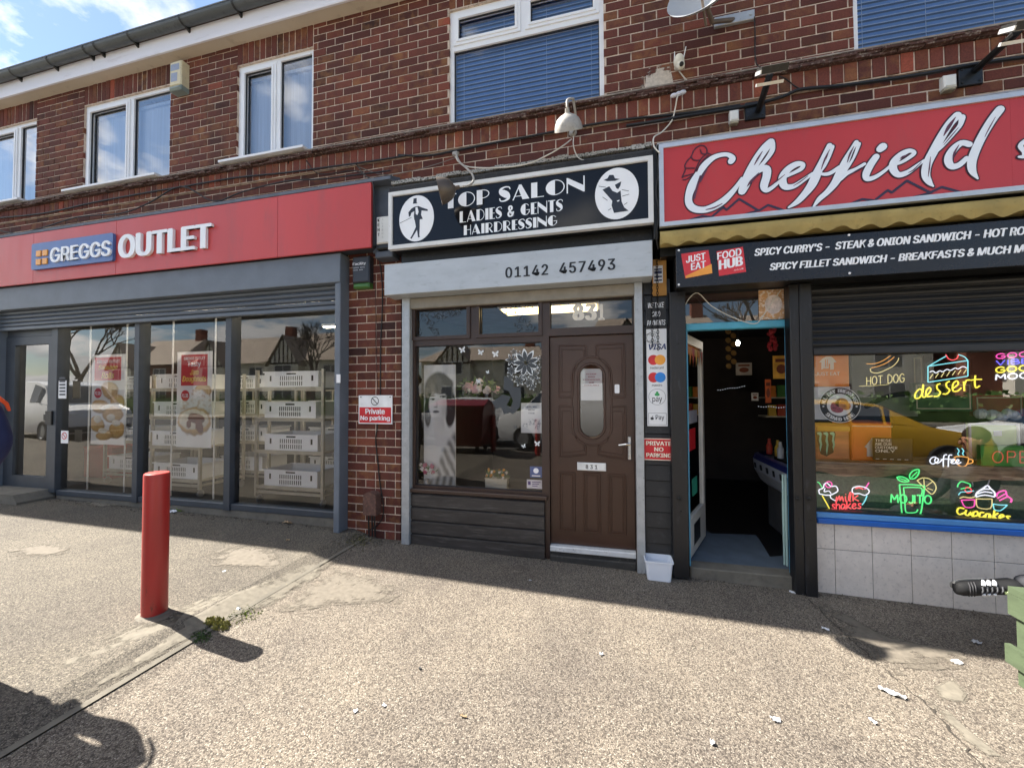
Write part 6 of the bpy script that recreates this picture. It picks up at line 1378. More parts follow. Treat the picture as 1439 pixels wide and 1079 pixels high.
LET = {'H': ([[(0, 0), (0, 1)], [(.6, 0), (.6, 1)], [(0, .5), (.6, .5)]], .6), 'O': ([[(.35+.35*math.cos(a), .5+.5*math.sin(a)) for a in [2*math.pi*i/14 for i in range(15)]]], .7), 'T': ([[(0, 1), (.6, 1)], [(.3, 1), (.3, 0)]], .6),
 'D': ([[(0, 0), (0, 1), (.3, .98), (.58, .75), (.6, .5), (.58, .25), (.3, .02), (0, 0)]], .6), 'G': ([[(.62, .82), (.4, 1), (.12, .88), (0, .5), (.12, .1), (.4, 0), (.62, .12), (.64, .45), (.38, .45)]], .64), 'M': ([[(0, 0), (.06, 1)], [(.06, 1), (.38, .35)], [(.38, .35), (.7, 1)], [(.7, 1), (.76, 0)]], .76), 'J': ([[(.45, 1), (.45, .2), (.25, 0), (.05, .15)]], .45), 'I': ([[(0, 0), (0, 1)]], .05),
 'P': ([[(0, 0), (0, 1)], [(0, 1), (.45, .98), (.55, .75), (.45, .5), (0, .48)]], .55), 'E': ([[(.5, 1), (0, 1)], [(0, 1), (0, 0)], [(0, 0), (.5, 0)], [(0, .5), (.42, .5)]], .5), 'N': ([[(0, 0), (0, 1)], [(0, 1), (.55, 0)], [(.55, 0), (.55, 1)]], .55), 'V': ([[(0, 1), (.3, 0)], [(.3, 0), (.6, 1)]], .6), 'B': ([[(0, 0), (0, 1), (.4, .95), (.42, .6), (.05, .52), (.5, .4), (.48, .05), (0, 0)]], .5), 'S': ([[(.5, .85), (.25, 1), (.03, .8), (.25, .55), (.5, .3), (.28, 0), (0, .15)]], .5),
 'm': ([[(0, 0), (.08, .6), (.1, .1), (.3, .7), (.34, .1), (.5, .6), (.6, .0)]], .6), 'i': ([[(0, .6), (.02, 0)], [(.02, .8), (.02, .86)]], .08), 'l': ([[(.1, 0), (.0, .3), (.12, 1.0), (.2, .9), (.1, .1), (.2, 0)]], .2), 'k': ([[(0, 1), (0, 0)], [(.4, .65), (.05, .3)], [(.05, .3), (.45, 0)]], .45), 'h': ([[(0, 1), (0, 0)], [(0, .4), (.2, .6), (.35, .45), (.36, 0)]], .36), 'a': ([[(.4, .5), (.2, .62), (0, .3), (.15, 0), (.38, .25), (.42, .55), (.42, .1), (.5, 0)]], .5), 'e': ([[(0, .32), (.35, .4), (.3, .62), (.08, .55), (.0, .2), (.2, 0), (.45, .15)]], .45), 's': ([[(.35, .55), (.15, .62), (.08, .42), (.3, .25), (.22, .02), (0, .08)]], .35)}
def nline(txt, bl, br, h, zf, r, gap=.22, ctr=None):
    "tube lettering on the baseline bl->br (detail coordinates), h high"
    tot = sum(LET[c][1] if c != ' ' else .4 for c in txt)+gap*(len(txt)-1); k = 1/tot; u = 0; out = []
    for c in txt:
        if c == ' ': u += .4+gap; continue
        for st_ in LET[c][0]: out.append((zf, [(bl[0]+(br[0]-bl[0])*(u+a)*k, bl[1]+(br[1]-bl[1])*(u+a)*k-h*d) for a, d in st_], r))
        u += LET[c][1]+gap
    return out
neon_sign('neon_sign', 'pale HOT DOG neon sign at the top left of the cafe window', (1212, 530), [('cream', nline('HOT DOG', (600, 472), (1005, 435), 88, c1, .0032)), ('orange', [(c1, [(600, 240), (690, 238), (780, 205), (860, 150)], .003), (c1, [(650, 285), (740, 262), (830, 222), (900, 165)], .003)]), ('cream', [(c1, [(640, 290), (650, 328), (720, 340), (810, 305), (890, 262), (940, 205), (945, 175)], .0035), (c1, [(520, 482), (700, 475), (840, 462)], .002)])])
dz = 'yellow'
neon_sign('neon_sign', 'yellow dessert neon sign with a cyan cake slice above it', (1325, 535), [('cyan', [(c2, [(185, 440), (185, 355), (185, 270)], .0042), (c2, [(185, 270), (285, 212), (380, 158)], .0042), (c2, [(185, 268), (400, 236), (615, 205)], .0042), (c2, [(617, 205), (617, 290), (617, 372)], .0042), (c2, [(185, 440), (400, 408), (617, 374)], .0042), (c2, [(515, 140), (580, 165), (617, 205)], .0042)]),
  ('red', [(c2, [(378, 140), (405, 182), (450, 200), (498, 182), (517, 140)], .0042)]), ('white', [(c2, [(205, 330), (240, 318), (272, 340), (312, 315), (345, 327), (390, 300), (430, 312), (480, 285), (512, 297), (560, 270), (605, 285)], .0040)]), ('cream', [(c2, [(205+i*61, 400-i*9), (222+i*61, 375-i*9), (238+i*61, 352-i*9)], .0036) for i in range(7)]),
  (dz, [(c2, [(128, 535), (95, 512), (50, 560), (48, 612), (95, 605), (128, 540), (134, 462), (122, 560), (135, 602), (170, 585), (215, 530), (202, 495), (168, 530), (168, 592), (232, 588)], .0062), (c2, [(318, 455), (285, 470), (285, 510), (320, 550), (290, 590), (250, 592)], .0062), (c2, [(418, 430), (385, 450), (388, 490), (420, 525), (388, 565), (348, 565)], .0062), (c2, [(455, 508), (512, 462), (500, 425), (458, 455), (455, 530), (505, 535), (545, 500)], .0062), (c2, [(572, 430), (580, 535)], .0062), (c2, [(576, 480), (600, 422), (640, 415)], .0062), (c2, [(698, 365), (692, 450), (706, 500), (745, 478)], .0062), (c2, [(650, 418), (700, 410), (768, 408)], .005)])],
  acrylic=[(c2, a) for a in ((10, 580), (90, 440), (150, 420), (150, 240), (380, 135), (600, 135), (660, 200), (660, 350), (770, 380), (770, 450), (700, 525), (560, 570), (300, 620), (40, 650))])
neon_sign('neon_sign', 'stacked four colour GOOD VIBES GOOD MOOD neon sign at the top right edge', (1425, 517), [('pink', nline('GOOD', (925, 186), (1390, 150), 52, c2, .0046)), ('blue', nline('VIBES', (925, 258), (1390, 222), 50, c2, .0046)), ('yellow', nline('GOOD', (922, 338), (1390, 305), 60, c2, .0058)), ('white', nline('MOOD', (920, 416), (1390, 385), 60, c2, .0058))], acrylic=[(c2, a) for a in ((905, 130), (1420, 120), (1420, 400), (900, 430))])
neon_sign('neon_sign', 'red milk shakes neon sign between two neon milkshake glasses', (1175, 698), [('green', [(c3, [(65, 597), (85, 602), (120, 655)], .004)]), ('white', [(c3, [(90, 722), (84, 680), (130, 658), (140, 620), (172, 605), (212, 640), (268, 640), (288, 690), (240, 722), (205, 735), (150, 735), (92, 722)], .0048), (c3, [(150, 660), (140, 700), (190, 690), (215, 720)], .004), (c3, [(205, 735), (215, 770), (260, 795)], .004), (c3, [(445, 702), (450, 660), (520, 640), (600, 660), (628, 700), (582, 738), (520, 718), (470, 722), (445, 702)], .0048)]), ('yellow', [(c3, [(120, 742), (170, 830), (218, 912), (270, 912)], .0048)]), ('pink', [(c3, [(190+35*math.cos(a), 622+32*math.sin(a)) for a in [6.28*i/10 for i in range(11)]], .004), (c3, [(580, 672), (625, 600)], .005)]), ('cyan', [(c3, [(605, 740), (580, 800), (550, 842)], .0048), (c3, [(430, 905), (480, 925), (525, 915)], .0048)]),
  ('red', nline('milk', (265, 810), (515, 800), 95, c3, .0048, .16)+nline('shakes', (222, 892), (540, 882), 92, c3, .0050, .12)+[(c3, [(480, 665), (520, 655), (560, 672)], .005)])], acrylic=[(c3, a) for a in ((60, 590), (240, 570), (310, 680), (420, 690), (450, 620), (640, 580), (650, 720), (560, 920), (200, 930), (70, 720))])
gm_ = 'green'
neon_sign('neon_sign', 'green MOJITO neon sign in the shape of a cocktail glass with leaves and lime', (1278, 698), [(gm_, [(c3, [(955, 625), (970, 780), (980, 915), (1005, 955), (1090, 965), (1160, 958), (1190, 915), (1210, 780), (1228, 640)], .0058), (c3, [(955, 622), (1090, 622), (1228, 638)], .0052), (c3, [(1000, 658), (1012, 780), (1020, 900), (1040, 925), (1085, 928), (1135, 920), (1155, 890)], .0050), (c3, [(1000, 655), (1100, 652), (1198, 665), (1190, 750)], .0050), (c3, [(928, 545), (960, 535), (1020, 550), (1058, 585), (1000, 592), (950, 575), (928, 545)], .0056), (c3, [(950, 552), (1030, 578)], .004), (c3, [(1072, 560), (1065, 520), (1100, 475), (1165, 458), (1160, 510), (1120, 555), (1072, 560)], .0056), (c3, [(1085, 545), (1150, 480)], .004)]+nline('MOJITO', (862, 815), (1300, 830), 88, c3, .0062, .20)), ('cream', [(c4, [(68, 578), (125, 550), (200, 560), (258, 610), (272, 670), (232, 725), (180, 690), (68, 578)], .0046), (c4, [(140, 560), (145, 630)], .0036), (c4, [(235, 590), (165, 640)], .0036), (c4, [(235, 680), (180, 660)], .0036)])], acrylic=[(c3, a) for a in ((850, 740), (930, 700), (910, 530), (1050, 450), (1180, 440), (1370, 560), (1370, 740), (1240, 860), (1200, 975), (970, 975), (940, 830), (850, 830))])
neon_sign('neon_sign', 'white Coffee neon script with an orange cup and cyan steam', (1335, 645), [('white', [(c4, [(272, 325), (232, 328), (205, 365), (232, 398), (280, 380), (300, 350), (275, 335), (258, 365), (285, 392), (320, 372), (345, 350)], .0046), (c4, [(352, 430), (352, 350), (362, 305), (390, 298)], .0046), (c4, [(405, 430), (408, 350), (415, 305), (445, 303)], .0046), (c4, [(325, 352), (380, 345), (440, 352)], .0042), (c4, [(430, 385), (470, 360), (462, 345), (440, 362), (445, 392), (485, 388), (520, 365), (510, 350), (490, 368), (500, 398), (545, 380)], .0046)]), ('orange', [(c4, [(468, 330), (500, 318), (560, 318), (618, 328)], .0044), (c4, [(478, 342), (498, 390), (540, 425), (590, 420), (618, 380), (626, 332)], .0044), (c4, [(630, 345), (668, 355), (665, 385), (618, 398)], .0044)]), ('cyan', [(c4, [(502, 230), (522, 258), (508, 290), (522, 308)], .004), (c4, [(552, 230), (572, 258), (560, 285), (572, 305)], .004)])], acrylic=[(c4, a) for a in ((190, 320), (350, 280), (480, 220), (590, 220), (690, 340), (680, 400), (560, 450), (340, 445), (200, 410))])
neon_sign('neon_sign', 'yellow Cupcakes neon script under three neon cupcakes', (1383, 705), [('yellow', [(c4, [(575, 880), (520, 875), (500, 915), (530, 945), (590, 920)], .0066), (c4, [(600, 895), (590, 940), (620, 955), (650, 920), (650, 955)], .0066), (c4, [(680, 915), (662, 1000)], .0066), (c4, [(675, 925), (715, 910), (725, 950), (680, 965)], .0066), (c4, [(790, 925), (755, 925), (742, 965), (775, 980), (800, 955)], .0066), (c4, [(850, 940), (815, 940), (808, 980), (840, 990), (858, 940), (865, 990)], .0066), (c4, [(905, 900), (890, 1000)], .0066), (c4, [(945, 930), (900, 965), (950, 1005)], .0066), (c4, [(955, 985), (1005, 965), (990, 945), (962, 965), (970, 1010), (1015, 1005)], .0066), (c4, [(1075, 965), (1035, 965), (1060, 995), (1055, 1025), (1015, 1025)], .0066)]),
  ('pink', [(c4, [(545, 790), (620, 788), (692, 785)], .0044), (c4, [(548, 795), (590, 865), (680, 860), (690, 790)], .0044), (c4, [(925, 755), (935, 720), (975, 695), (1025, 690), (1040, 740), (1090, 780), (1080, 815)], .0060), (c4, [(940, 770), (990, 740), (1030, 720)], .005), (c4, [(960, 795), (1020, 765), (1060, 750)], .005)]), ('white', [(c4, [(700, 750), (720, 705), (780, 665), (830, 632), (862, 665), (905, 705), (910, 750)], .0062), (c4, [(725, 720), (800, 700), (880, 712)], .0052), (c4, [(705, 755), (800, 735), (905, 755)], .0052), (c4, [(740, 690), (800, 670), (850, 672)], .005)]), ('cream', [(c4, [(705, 775), (790, 778), (882, 778)], .0044), (c4, [(708, 780), (725, 868), (860, 880), (880, 785)], .0044), (c4, [(530, 770), (570, 755), (640, 765), (690, 755)], .005)]), ('cyan', [(c4, [(890, 830), (960, 842), (1045, 842)], .0042), (c4, [(892, 835), (905, 890), (970, 903), (1040, 848)], .0042), (c4, [(515, 735), (540, 705), (590, 700), (680, 690)], .004)]), ('green', [(c4, [(505, 650), (512, 620), (545, 590), (595, 600), (640, 618), (638, 650), (580, 660), (540, 670)], .0048)]), ('red', [(c4, [(585, 665), (615, 650), (650, 670), (655, 700), (610, 710), (585, 680)], .005)])], acrylic=[(c4, a) for a in ((480, 880), (500, 600), (640, 590), (700, 660), (840, 620), (920, 680), (1020, 660), (1130, 730), (1100, 830), (1095, 1030), (640, 1010))])
# LED OPEN sign
x0, x1, z0, z1 = rect((1377, 625), (1462, 659), .16); t_ = thing('open_sign', 'green framed OPEN sign with thin red letters at the right edge of the cafe window', 'sign', ((x0+x1)/2, .16, z0))
b = MB(); ring(b, x0, x1, z0, z1, .012, .155, .19); b.build('frame', M('open_green', '#3fa046', .4), t_); b = MB(); b.box(x0+.013, x1-.013, .17, .18, z0+.013, z1-.013); b.build('panel', M('open_panel', '#58b850', .4, var=.15), t_)
b = MB()
for zf, pts, r in nline('OPEN', (885, 385), (1400, 385), 122, c4, .0034, .3): b.tube([P(*zf(*a), .162) for a in pts], r, 6)
b.build('tube', EM('neon_dimred', *NEO['dimred']), t_)
# paper and card things stuck in the cafe window
o, x0, x1, z0, z1 = card('delivery_sticker', 'orange delivery sticker with a white house in the top left corner of the cafe window', 'sticker', (1144, 500), (1193.5, 543), .058, M('sticker_orange', '#f0983c', .4, var=.08), .002)
b = MB(); q = lambda x, y: (P(*c1(x, y), .056).x, P(*c1(x, y), .056).z)
b.flat([q(*p) for p in ((85, 225), (120, 185), (160, 162), (215, 160), (250, 190), (275, 225), (245, 225), (245, 302), (205, 305), (205, 240), (190, 240), (190, 290), (135, 290), (110, 305), (110, 225))], .0565); x_, z_ = q(45, 370); text(b, 'JUST EAT', x_, q(310, 345)[0], z_, q(45, 330)[1], .0563, bold=.02); b.build('print', M('print_cream', '#efe2cf', .5), o)
b = MB()
for dx_ in (150, 172): b.box(q(dx_, 200)[0], q(dx_+8, 200)[0], .0545, .0555, q(150, 275)[1], q(150, 195)[1])
b.build('fork', M('sticker_orange', '#f0983c', .4), o)
o, x0, x1, z0, z1 = card('paper_card', 'white card behind the round breakfast sticker', 'card', (1143.5, 543.5), (1196, 590), .066, M_PAPER, .002)
cc = P(*c1(308, 685), .056); rr = P(*c1(538, 685), .056).x-cc.x
BS = thing('breakfast_sticker', 'round black and white ALL DAY BREAKFAST sticker with a fried breakfast picture', 'sticker', (cc.x, .056, cc.z)); b = MB(); b.ell(cc.x, cc.z, rr, rr, .0555, .0565, 48); b.build('rim', M_LET, BS)
b = MB(); b.ell(cc.x, cc.z, rr*.955, rr*.955, .0548, .0554, 48); b.build('band', M_BLACK, BS); b = MB(); b.ell(cc.x, cc.z, rr*.62, rr*.62, .0541, .0547, 40); b.build('centre', M_LET, BS)
b = MB()
def ringtext(txt, a0, a1, r, h, flip):
    n = len(txt)
    for i, ch in enumerate(txt):
        if ch == ' ': continue
        a = math.radians(a0+(a1-a0)*i/(n-1)); wv = h*.85; ca, sa = math.cos(a), math.sin(a)
        def mp(p):
            u, v = p[0], p[2]; s_ = -1 if flip else 1
            tx_, tz_ = (sa*s_, -ca*s_); rx_, rz_ = ca*s_, sa*s_; return (cc.x+ca*r+tx_*u+rx_*v, p[1], cc.z+sa*r+tz_*u+rz_*v)
        text(b, ch, -wv/2, wv/2, -h/2, h/2, .0535, bold=.06, map_=mp)
ringtext('ALL DAY BREAKFAST', 172, 8, rr*.79, rr*.20, False); ringtext('SERVED HERE', 222, 318, rr*.79, rr*.20, True)
for a in (180, 0): b.ell(cc.x+rr*.79*math.cos(math.radians(a)), cc.z-rr*.08, rr*.05, rr*.05, .0536, .0545, 10)
b.build('lettering', M_LET, BS)
for nm, mt, l in (('bacon', M('bacon', '#b0606a', .5, var=.4, scale=60), [(-.25, -.12, .2, .28), (-.1, -.28, .26, .16), (-.32, .02, .1, .12)]), ('toast', M('toast', '#c98f55', .6, var=.3, scale=40), [(.1, .12, .3, .26), (.28, -.06, .24, .22)]), ('egg', M('egg_white', '#f2efe6', .4), [(-.2, .2, .2, .18)])):
    b = MB()
    for i, (u, v, a, c) in enumerate(l): b.ell(cc.x+u*rr, cc.z+v*rr, a*rr, c*rr, .0530-.0002*i, .0539, 18)
    b.build(nm, mt, BS)
b = MB(); k = 0
for dx_, L in ((0, 215), (70, 250), (140, 205)):
    pts_ = [(60+dx_, 58), (100+dx_, 52), (115+dx_, 70), (108+dx_, 130), (118+dx_, 190), (104+dx_, 50+L*.9), (100+dx_, 55+L), (90+dx_, 50+L*.8), (96+dx_, 190), (84+dx_, 150), (92+dx_, 90), (66+dx_, 78)]
    b.flat([(P(*c3(*p), .0560).x, P(*c3(*p), .0560).z) for p in pts_], .0560-.0001*k); k += 1
o = tag(b.build('claw_decal', M('claw_mint', '#8fd8c2', .5)), 'mint green three stripe claw decal low on the left of the cafe window', 'window decal')
b = MB(); b.prism([(P(*c3(*p), .060).x, P(*c3(*p), .060).z) for p in ((45, 60), (70, 44), (255, 48), (262, 75), (240, 275), (165, 318), (100, 290))], .0585, .060); b.build('decal_backing', M('decal_dark', '#2c2a28', .6, var=.3), o)
# shelf with goods
SZ = P(1200, 649, .14).z; b = MB(); vs = []
x = tx0+.02; sx1 = 4.1
n = 40
for i in range(n+1):
    xx = x+(sx1-x)*i/n; wv = .012*math.sin(xx*9)+.008*math.sin(xx*23+1); vs += [(xx, .115+wv*.4, SZ-.10+wv), (xx, .105+wv, SZ), (xx, .55, SZ), (xx, .55, SZ-.10)]
b.add(vs, [(i*4+j, i*4+(j+1) % 4, i*4+4+(j+1) % 4, i*4+4+j) for i in range(n) for j in range(4)])
tag(b.build('plank_shelf', M('rough_plank', '#b39c82', .85, var=.4, scale=7, stretch=(.5, 1, 5), dirt='#6b5746', dirt_amt=(.5, .68), bmp=.5)), 'rough split timber shelf across the cafe window', 'shelf')
b = MB(); b.box(tx0+.03, sx1, .30, .31, sz1-.1, SZ-.11); tag(b.build('mesh_screen', M('mesh_green', '#5f7a6b', .9, var=.25, scale=40)), 'dark green mesh cloth hung below the timber shelf', 'cloth')
def goods(name, label, cat, tl, br, y, d, mat):
    x0, x1, z0, z1 = rect(tl, br, y); z0 = max(SZ+.001, z0) if abs(z0-SZ) < .06 else z0; b = MB(); b.bevbox(x0, x1, y, y+d, z0, z1, .01); return tag(b.build(name, mat), label, cat), x0, x1, z0, z1
o, x0, x1, z0, z1 = goods('delivery_bag', 'orange insulated delivery bag with a white house mark on the timber shelf', 'bag', (1197, 593), (1255, 650), .22, .3, M('bag_orange', '#ff8038', .55, var=.12, scale=8, bmp=.2, bscale=20))
b = MB(); b.box(x0, x1, .214, .219, z1-.035, z1-.03); b.prism([(P(*c3(*p), .215).x, P(*c3(*p), .215).z) for p in ((580, 215), (660, 115), (668, 115), (668, 320), (605, 318), (605, 230))], .215, .219); b.build('house_mark', M_LET, o)
o, x0, x1, z0, z1 = goods('cardboard_box', 'brown striped cardboard box at the left end of the timber shelf', 'box', (1149, 597), (1195, 650), .24, .3, M('box_brown', '#d08a64', .7, var=.3, scale=5, stretch=(.6, 1, 3)))
b = MB(); b.box(x0, x1, .234, .2395, z1-.05, z1-.01); b.build('tape', M('box_tape', '#d8a850', .5), o)
o, x0, x1, z0, z1 = goods('chalk_sign', 'small black notice board with white handwriting in front of the orange bag', 'sign', (1227, 615), (1284.5, 648.5), .15, .012, M_BLACK)
b = MB(); w_, h_ = x1-x0, z1-z0
for i, (tx, ww) in enumerate((('THESE', .42), ('ARE OUR', .42), ('CUSTOMER', .56), ('ONLY', .5))): text(b, tx, x0+w_*.04, x0+w_*(.04+ww), z1-h_*(.17+.155*i), z1-h_*(.05+.155*i), .149, bold=.02)
for i in range(5): b.box(x0+w_*(.05+.18*i), x0+w_*(.14+.18*i), .149, .1499, z0+h_*.06, z0+h_*.085)
b.build('lettering', M_LET, o)
o, x0, x1, z0, z1 = goods('pinboard', 'pale green notice board in a white frame standing in the cafe window', 'board', (1360, 594), (1433, 648), .30, .02, M('pin_green', '#c2e084', .7, var=.08, scale=10))
b = MB(); ring(b, x0, x1, z0, z1, .014, .29, .2995); b.build('frame', M_WHITE, o); b = MB(); b.box(x0+.16, x0+.21, .297, .2995, z1-.10, z1-.06); b.build('label', M_PAPER, o)
t_ = thing('paper_bundle', 'crumpled clear wrapped bundle of white paper on top of the green board', 'packaging', P(1400, 590, .34)); b = MB(); rnd = random.Random(5); c = P(1402, 583, .36)
for i in range(9): b.ball((c.x+(i-4)*.028, .36+rnd.uniform(-.02, .02), c.z+rnd.uniform(-.015, .015)), .03, .04, rnd.uniform(.03, .045), 8, 5)
b.build('wrap', M('wrap_clear', '#c9cdd2', .25, var=.2, scale=30, bmp=.5), t_)
b = MB(); b.tube([P(*c4(*a), .13) for a in ((672, 642), (655, 540), (640, 452), (680, 430), (790, 438), (835, 500), (852, 570), (832, 630))], .004, 6); tag(b.build('hanging_wire', M_WHITE), 'loop of white wire hanging above the cupcakes sign', 'wire')
t_ = thing('wall_art', 'grey painted panel with dark curved arch at the back of the cafe window', 'panel', P(1240, 540, 1.2)); b = MB(); p0, p1 = P(1196, 500, 1.2), P(1290, 585, 1.2); b.box(p0.x, p1.x, 1.2, 1.22, p1.z, p0.z); b.build('board', M('panel_grey', '#8c8c8e', .8, var=.1), t_)
b = MB(); b.brush([(P(*c1(x, y), 1.195).x, P(*c1(x, y), 1.195).z, .05) for x, y in ((600, 700), (760, 620), (920, 575), (1080, 560))], 1.195, .001); b.build('arch', M_BLACK, t_)
for i, (tl, br, c, lab) in enumerate((((1283, 538), (1368, 578), '#2f5a3e', 'dark green board behind the dessert sign'), ((1368, 555), (1440, 585), '#90383a', 'dark red cabinet at the back right of the cafe window'), ((1280, 500), (1300, 560), '#8a8c88', 'tall pale panel beside the cake sign'))):
    x0, x1, z0, z1 = rect(tl, br, 1.0+.1*i); b = MB(); b.bevbox(x0, x1, 1.0+.1*i, 1.05+.1*i, z0, z1, .01); o = tag(b.build(('display_board', 'wall_cabinet', 'wall_panel')[i], M('backitem_'+c[1:], c, .7, var=.3, scale=6)), lab, ('board', 'cabinet', 'panel')[i])
    b = MB(); ring(b, x0+.02, x1-.02, z0+.02, z1-.02, .01, .995+.1*i, .9995+.1*i); b.build('trim', M_STEEL, o)
# ------------------------------------------------------------------ fittings on the walls
def boxthing(name, label, cat, tl, br, y0, y1, mat, r=.012):
    x0, x1, z0, z1 = rect(tl, br, y0); t_ = thing(name, label, cat, ((x0+x1)/2, y1, z0)); b = MB(); b.bevbox(x0, x1, y0, y1, z0, z1, r); b.build('case', mat, t_); return t_, x0, x1, z0, z1
t_, x0, x1, z0, z1 = boxthing('alarm_box', 'cream burglar alarm box under the eaves between two white windows', 'alarm box', (238.5, 88), (254, 118), .00, UW, M('alarm_cream', '#cfc4a4', .5, var=.08, scale=8, dirt='#a89a78'))
b = MB(); b.bevbox(x0-.002, x1+.002, -.01, UW, z0-.06, z0-.001, .02); b.build('lamp_base', M('alarm_base', '#7d8a86', .4, var=.1), t_)
b = MB(); b.box(x0+.02, x1-.03, -.0015, -.0002, z1-.12, z1-.04); b.box(x0+.025, x1-.06, -.0016, -.0002, z0+.05, z1-.15); b.build('print', M('print_bluegrey', '#8b94a8', .5), t_)
t_, x0, x1, z0, z1 = boxthing('alarm_box', 'white KENT alarm box beside the left end of the black salon sign', 'alarm box', (528.5, 305), (547, 341), -.17, -.10, M('alarm_white', '#d5d6d2', .45, var=.06))
b = MB()
for i, ch in enumerate('KENT'): zc = z1-(z1-z0)*(.13+.18*i); text(b, ch, x0+.018, x0+.042, zc-.015, zc+.015, -.1715, bold=.03)
b.build('lettering', M('digit_black', '#16181c', .4), t_); b = MB()
for i, ch in enumerate('ALARMS'): zc = z1-(z1-z0)*(.12+.13*i); text(b, ch, x0+.066, x0+.082, zc-.011, zc+.011, -.1715)
b.build('lettering', M('print_pale2', '#a7a8aa', .5), t_)
b = MB(); b.bevbox(x0+.002, x1, -.165, -.10, z0-.055, z0-.001, .012); b.build('lamp_base', M_BLACK, t_)
t_, x0, x1, z0, z1 = boxthing('alarm_box', 'dark Facility alarm box with a green base on the brick pier under the pilaster', 'alarm box', (495, 361), (518.5, 396), -.08, 0, M('alarm_dark', '#2b2d33', .4, var=.1))
b = MB(); text(b, 'Facility', x0+.006, x1-.035, z1-.10, z1-.065, -.0815, bold=.03)
for k in range(2): text(b, '0800 000'[:8-2*k] if False else 'lllll llll', x0+.012, x1-.05-.02*k, z1-.125-.025*k, z1-.115-.025*k, -.0815, bold=.0)
b.build('lettering', M('print_white', '#d9dadd', .5), t_); b = MB(); b.bevbox(x0+.004, x1-.004, -.076, 0, z0-.055, z0-.001, .015); b.build('lamp_base', M('alarm_green', '#3f6a2e', .35), t_)
# satellite dish
c = P(990, -7, -.30); DS = thing('satellite_dish', 'grey satellite dish with its lower rim in view at the top of the wall', 'satellite dish', P(1030, 30, UW)); ax = Vector((-.35, -.86, .36)).normalized(); b = MB()
prof = [(r, .10*(r/.27)**2) for r in (0, .05, .10, .15, .20, .24, .27)]; b.lathe(prof, c-ax*.05, 36, ax); b.lathe([(r, h-.008) for r, h in prof]+[(.274, .10), (.27, .10)], c-ax*.05, 36, ax)
b.build('reflector', M('dish_grey', '#9b9fa4', .45, var=.06), DS, smooth=.7)
e = P(1030, 28, UW-.02); b = MB(); b.tube([c-ax*.06, c+Vector((.10, .20, -.06)), (e.x, UW-.02, e.z)], .018, 10); b.tube([c-ax*.05+Vector((0, 0, -.2)), c+ax*.38+Vector((0, 0, -.12))], .010, 8); b.build('arm', M('dish_arm', '#6d6055', .5, metal=.3), DS)
x0, x1, z0, z1 = rect((1003.5, 31), (1058, 28), UW-.03); zz = P(1030, 30, UW).z; b = MB(); b.bevbox(P(1003, 36, UW).x, P(1059, 22, UW).x, UW-.03, UW-.001, zz-.042, zz+.042, .004)
for x in (P(1008, 36, UW).x, P(1053, 22, UW).x): b.lathe([(0, .008), (.010, .006), (.012, 0)], (x, UW-.031, zz), 8, (0, -1, 0))
b.build('wall_plate', M_GALV, DS)
# wall camera
t_ = thing('security_camera', 'small white security camera with two aerials on the bricks above the sign', 'security camera', P(954, 90, UW)); b = MB(); c = P(954, 88, UW-.07); b.ball(c+Vector((0, 0, .01)), .045, .045, .062, 16, 10); b.cyl((c.x, UW-.07, c.z+.01), (c.x, UW, c.z+.01), .03, n=14); b.build('body', M('camera_cream', '#e2dfd2', .35), t_, smooth=.8)
b = MB(); b.ball(c+Vector((.01, -.018, -.045)), .036, .036, .036, 14, 10); hd_ = b.build('head', M('camera_cream', '#e2dfd2', .35), t_, smooth=.8); b = MB(); b.lathe([(0, .012), (.014, .011), (.02, .0)], c+Vector((.014, -.046, -.056)), 14, (.25, -.85, -.45)); b.build('lens', M_BLACKR, hd_)
for dx_, tl in ((-.035, (948, 73)), (.04, (964, 66))):
    b = MB(); q = P(*tl, UW-.03); b.cyl((c.x+dx_*.9, UW-.03, c.z+.02), (q.x, UW-.03, q.z), .006, .004, 8); b.build('aerial', M_WHITE, t_)
cable('camera_cable', 'white cable curling down from the security camera to the sign', [(954, 100, .06), (962, 110, .08), (970, 119), (966, 126), (956, 131, .02), (952, 136, -.09), (949, 152, -.05), (944, 170, -.03), (930, 186, -.04), (919, 193, -.20), (919, 206, -.28), (927, 215, -.31)], .09, .006, M_CABLEW)
b = MB(); c = P(954, 132, -.08); 
for dx_ in (-.04, .0, .03): b.ball((c.x+dx_, -.08, c.z+dx_*.2), .03, .02, .018, 8, 6)
tag(b.build('cable_joint', M('tape_pale', '#c9cbd6', .5), smooth=1.0), 'bundle of pale tape joining the camera cable on the tile ledge', 'cable joint')
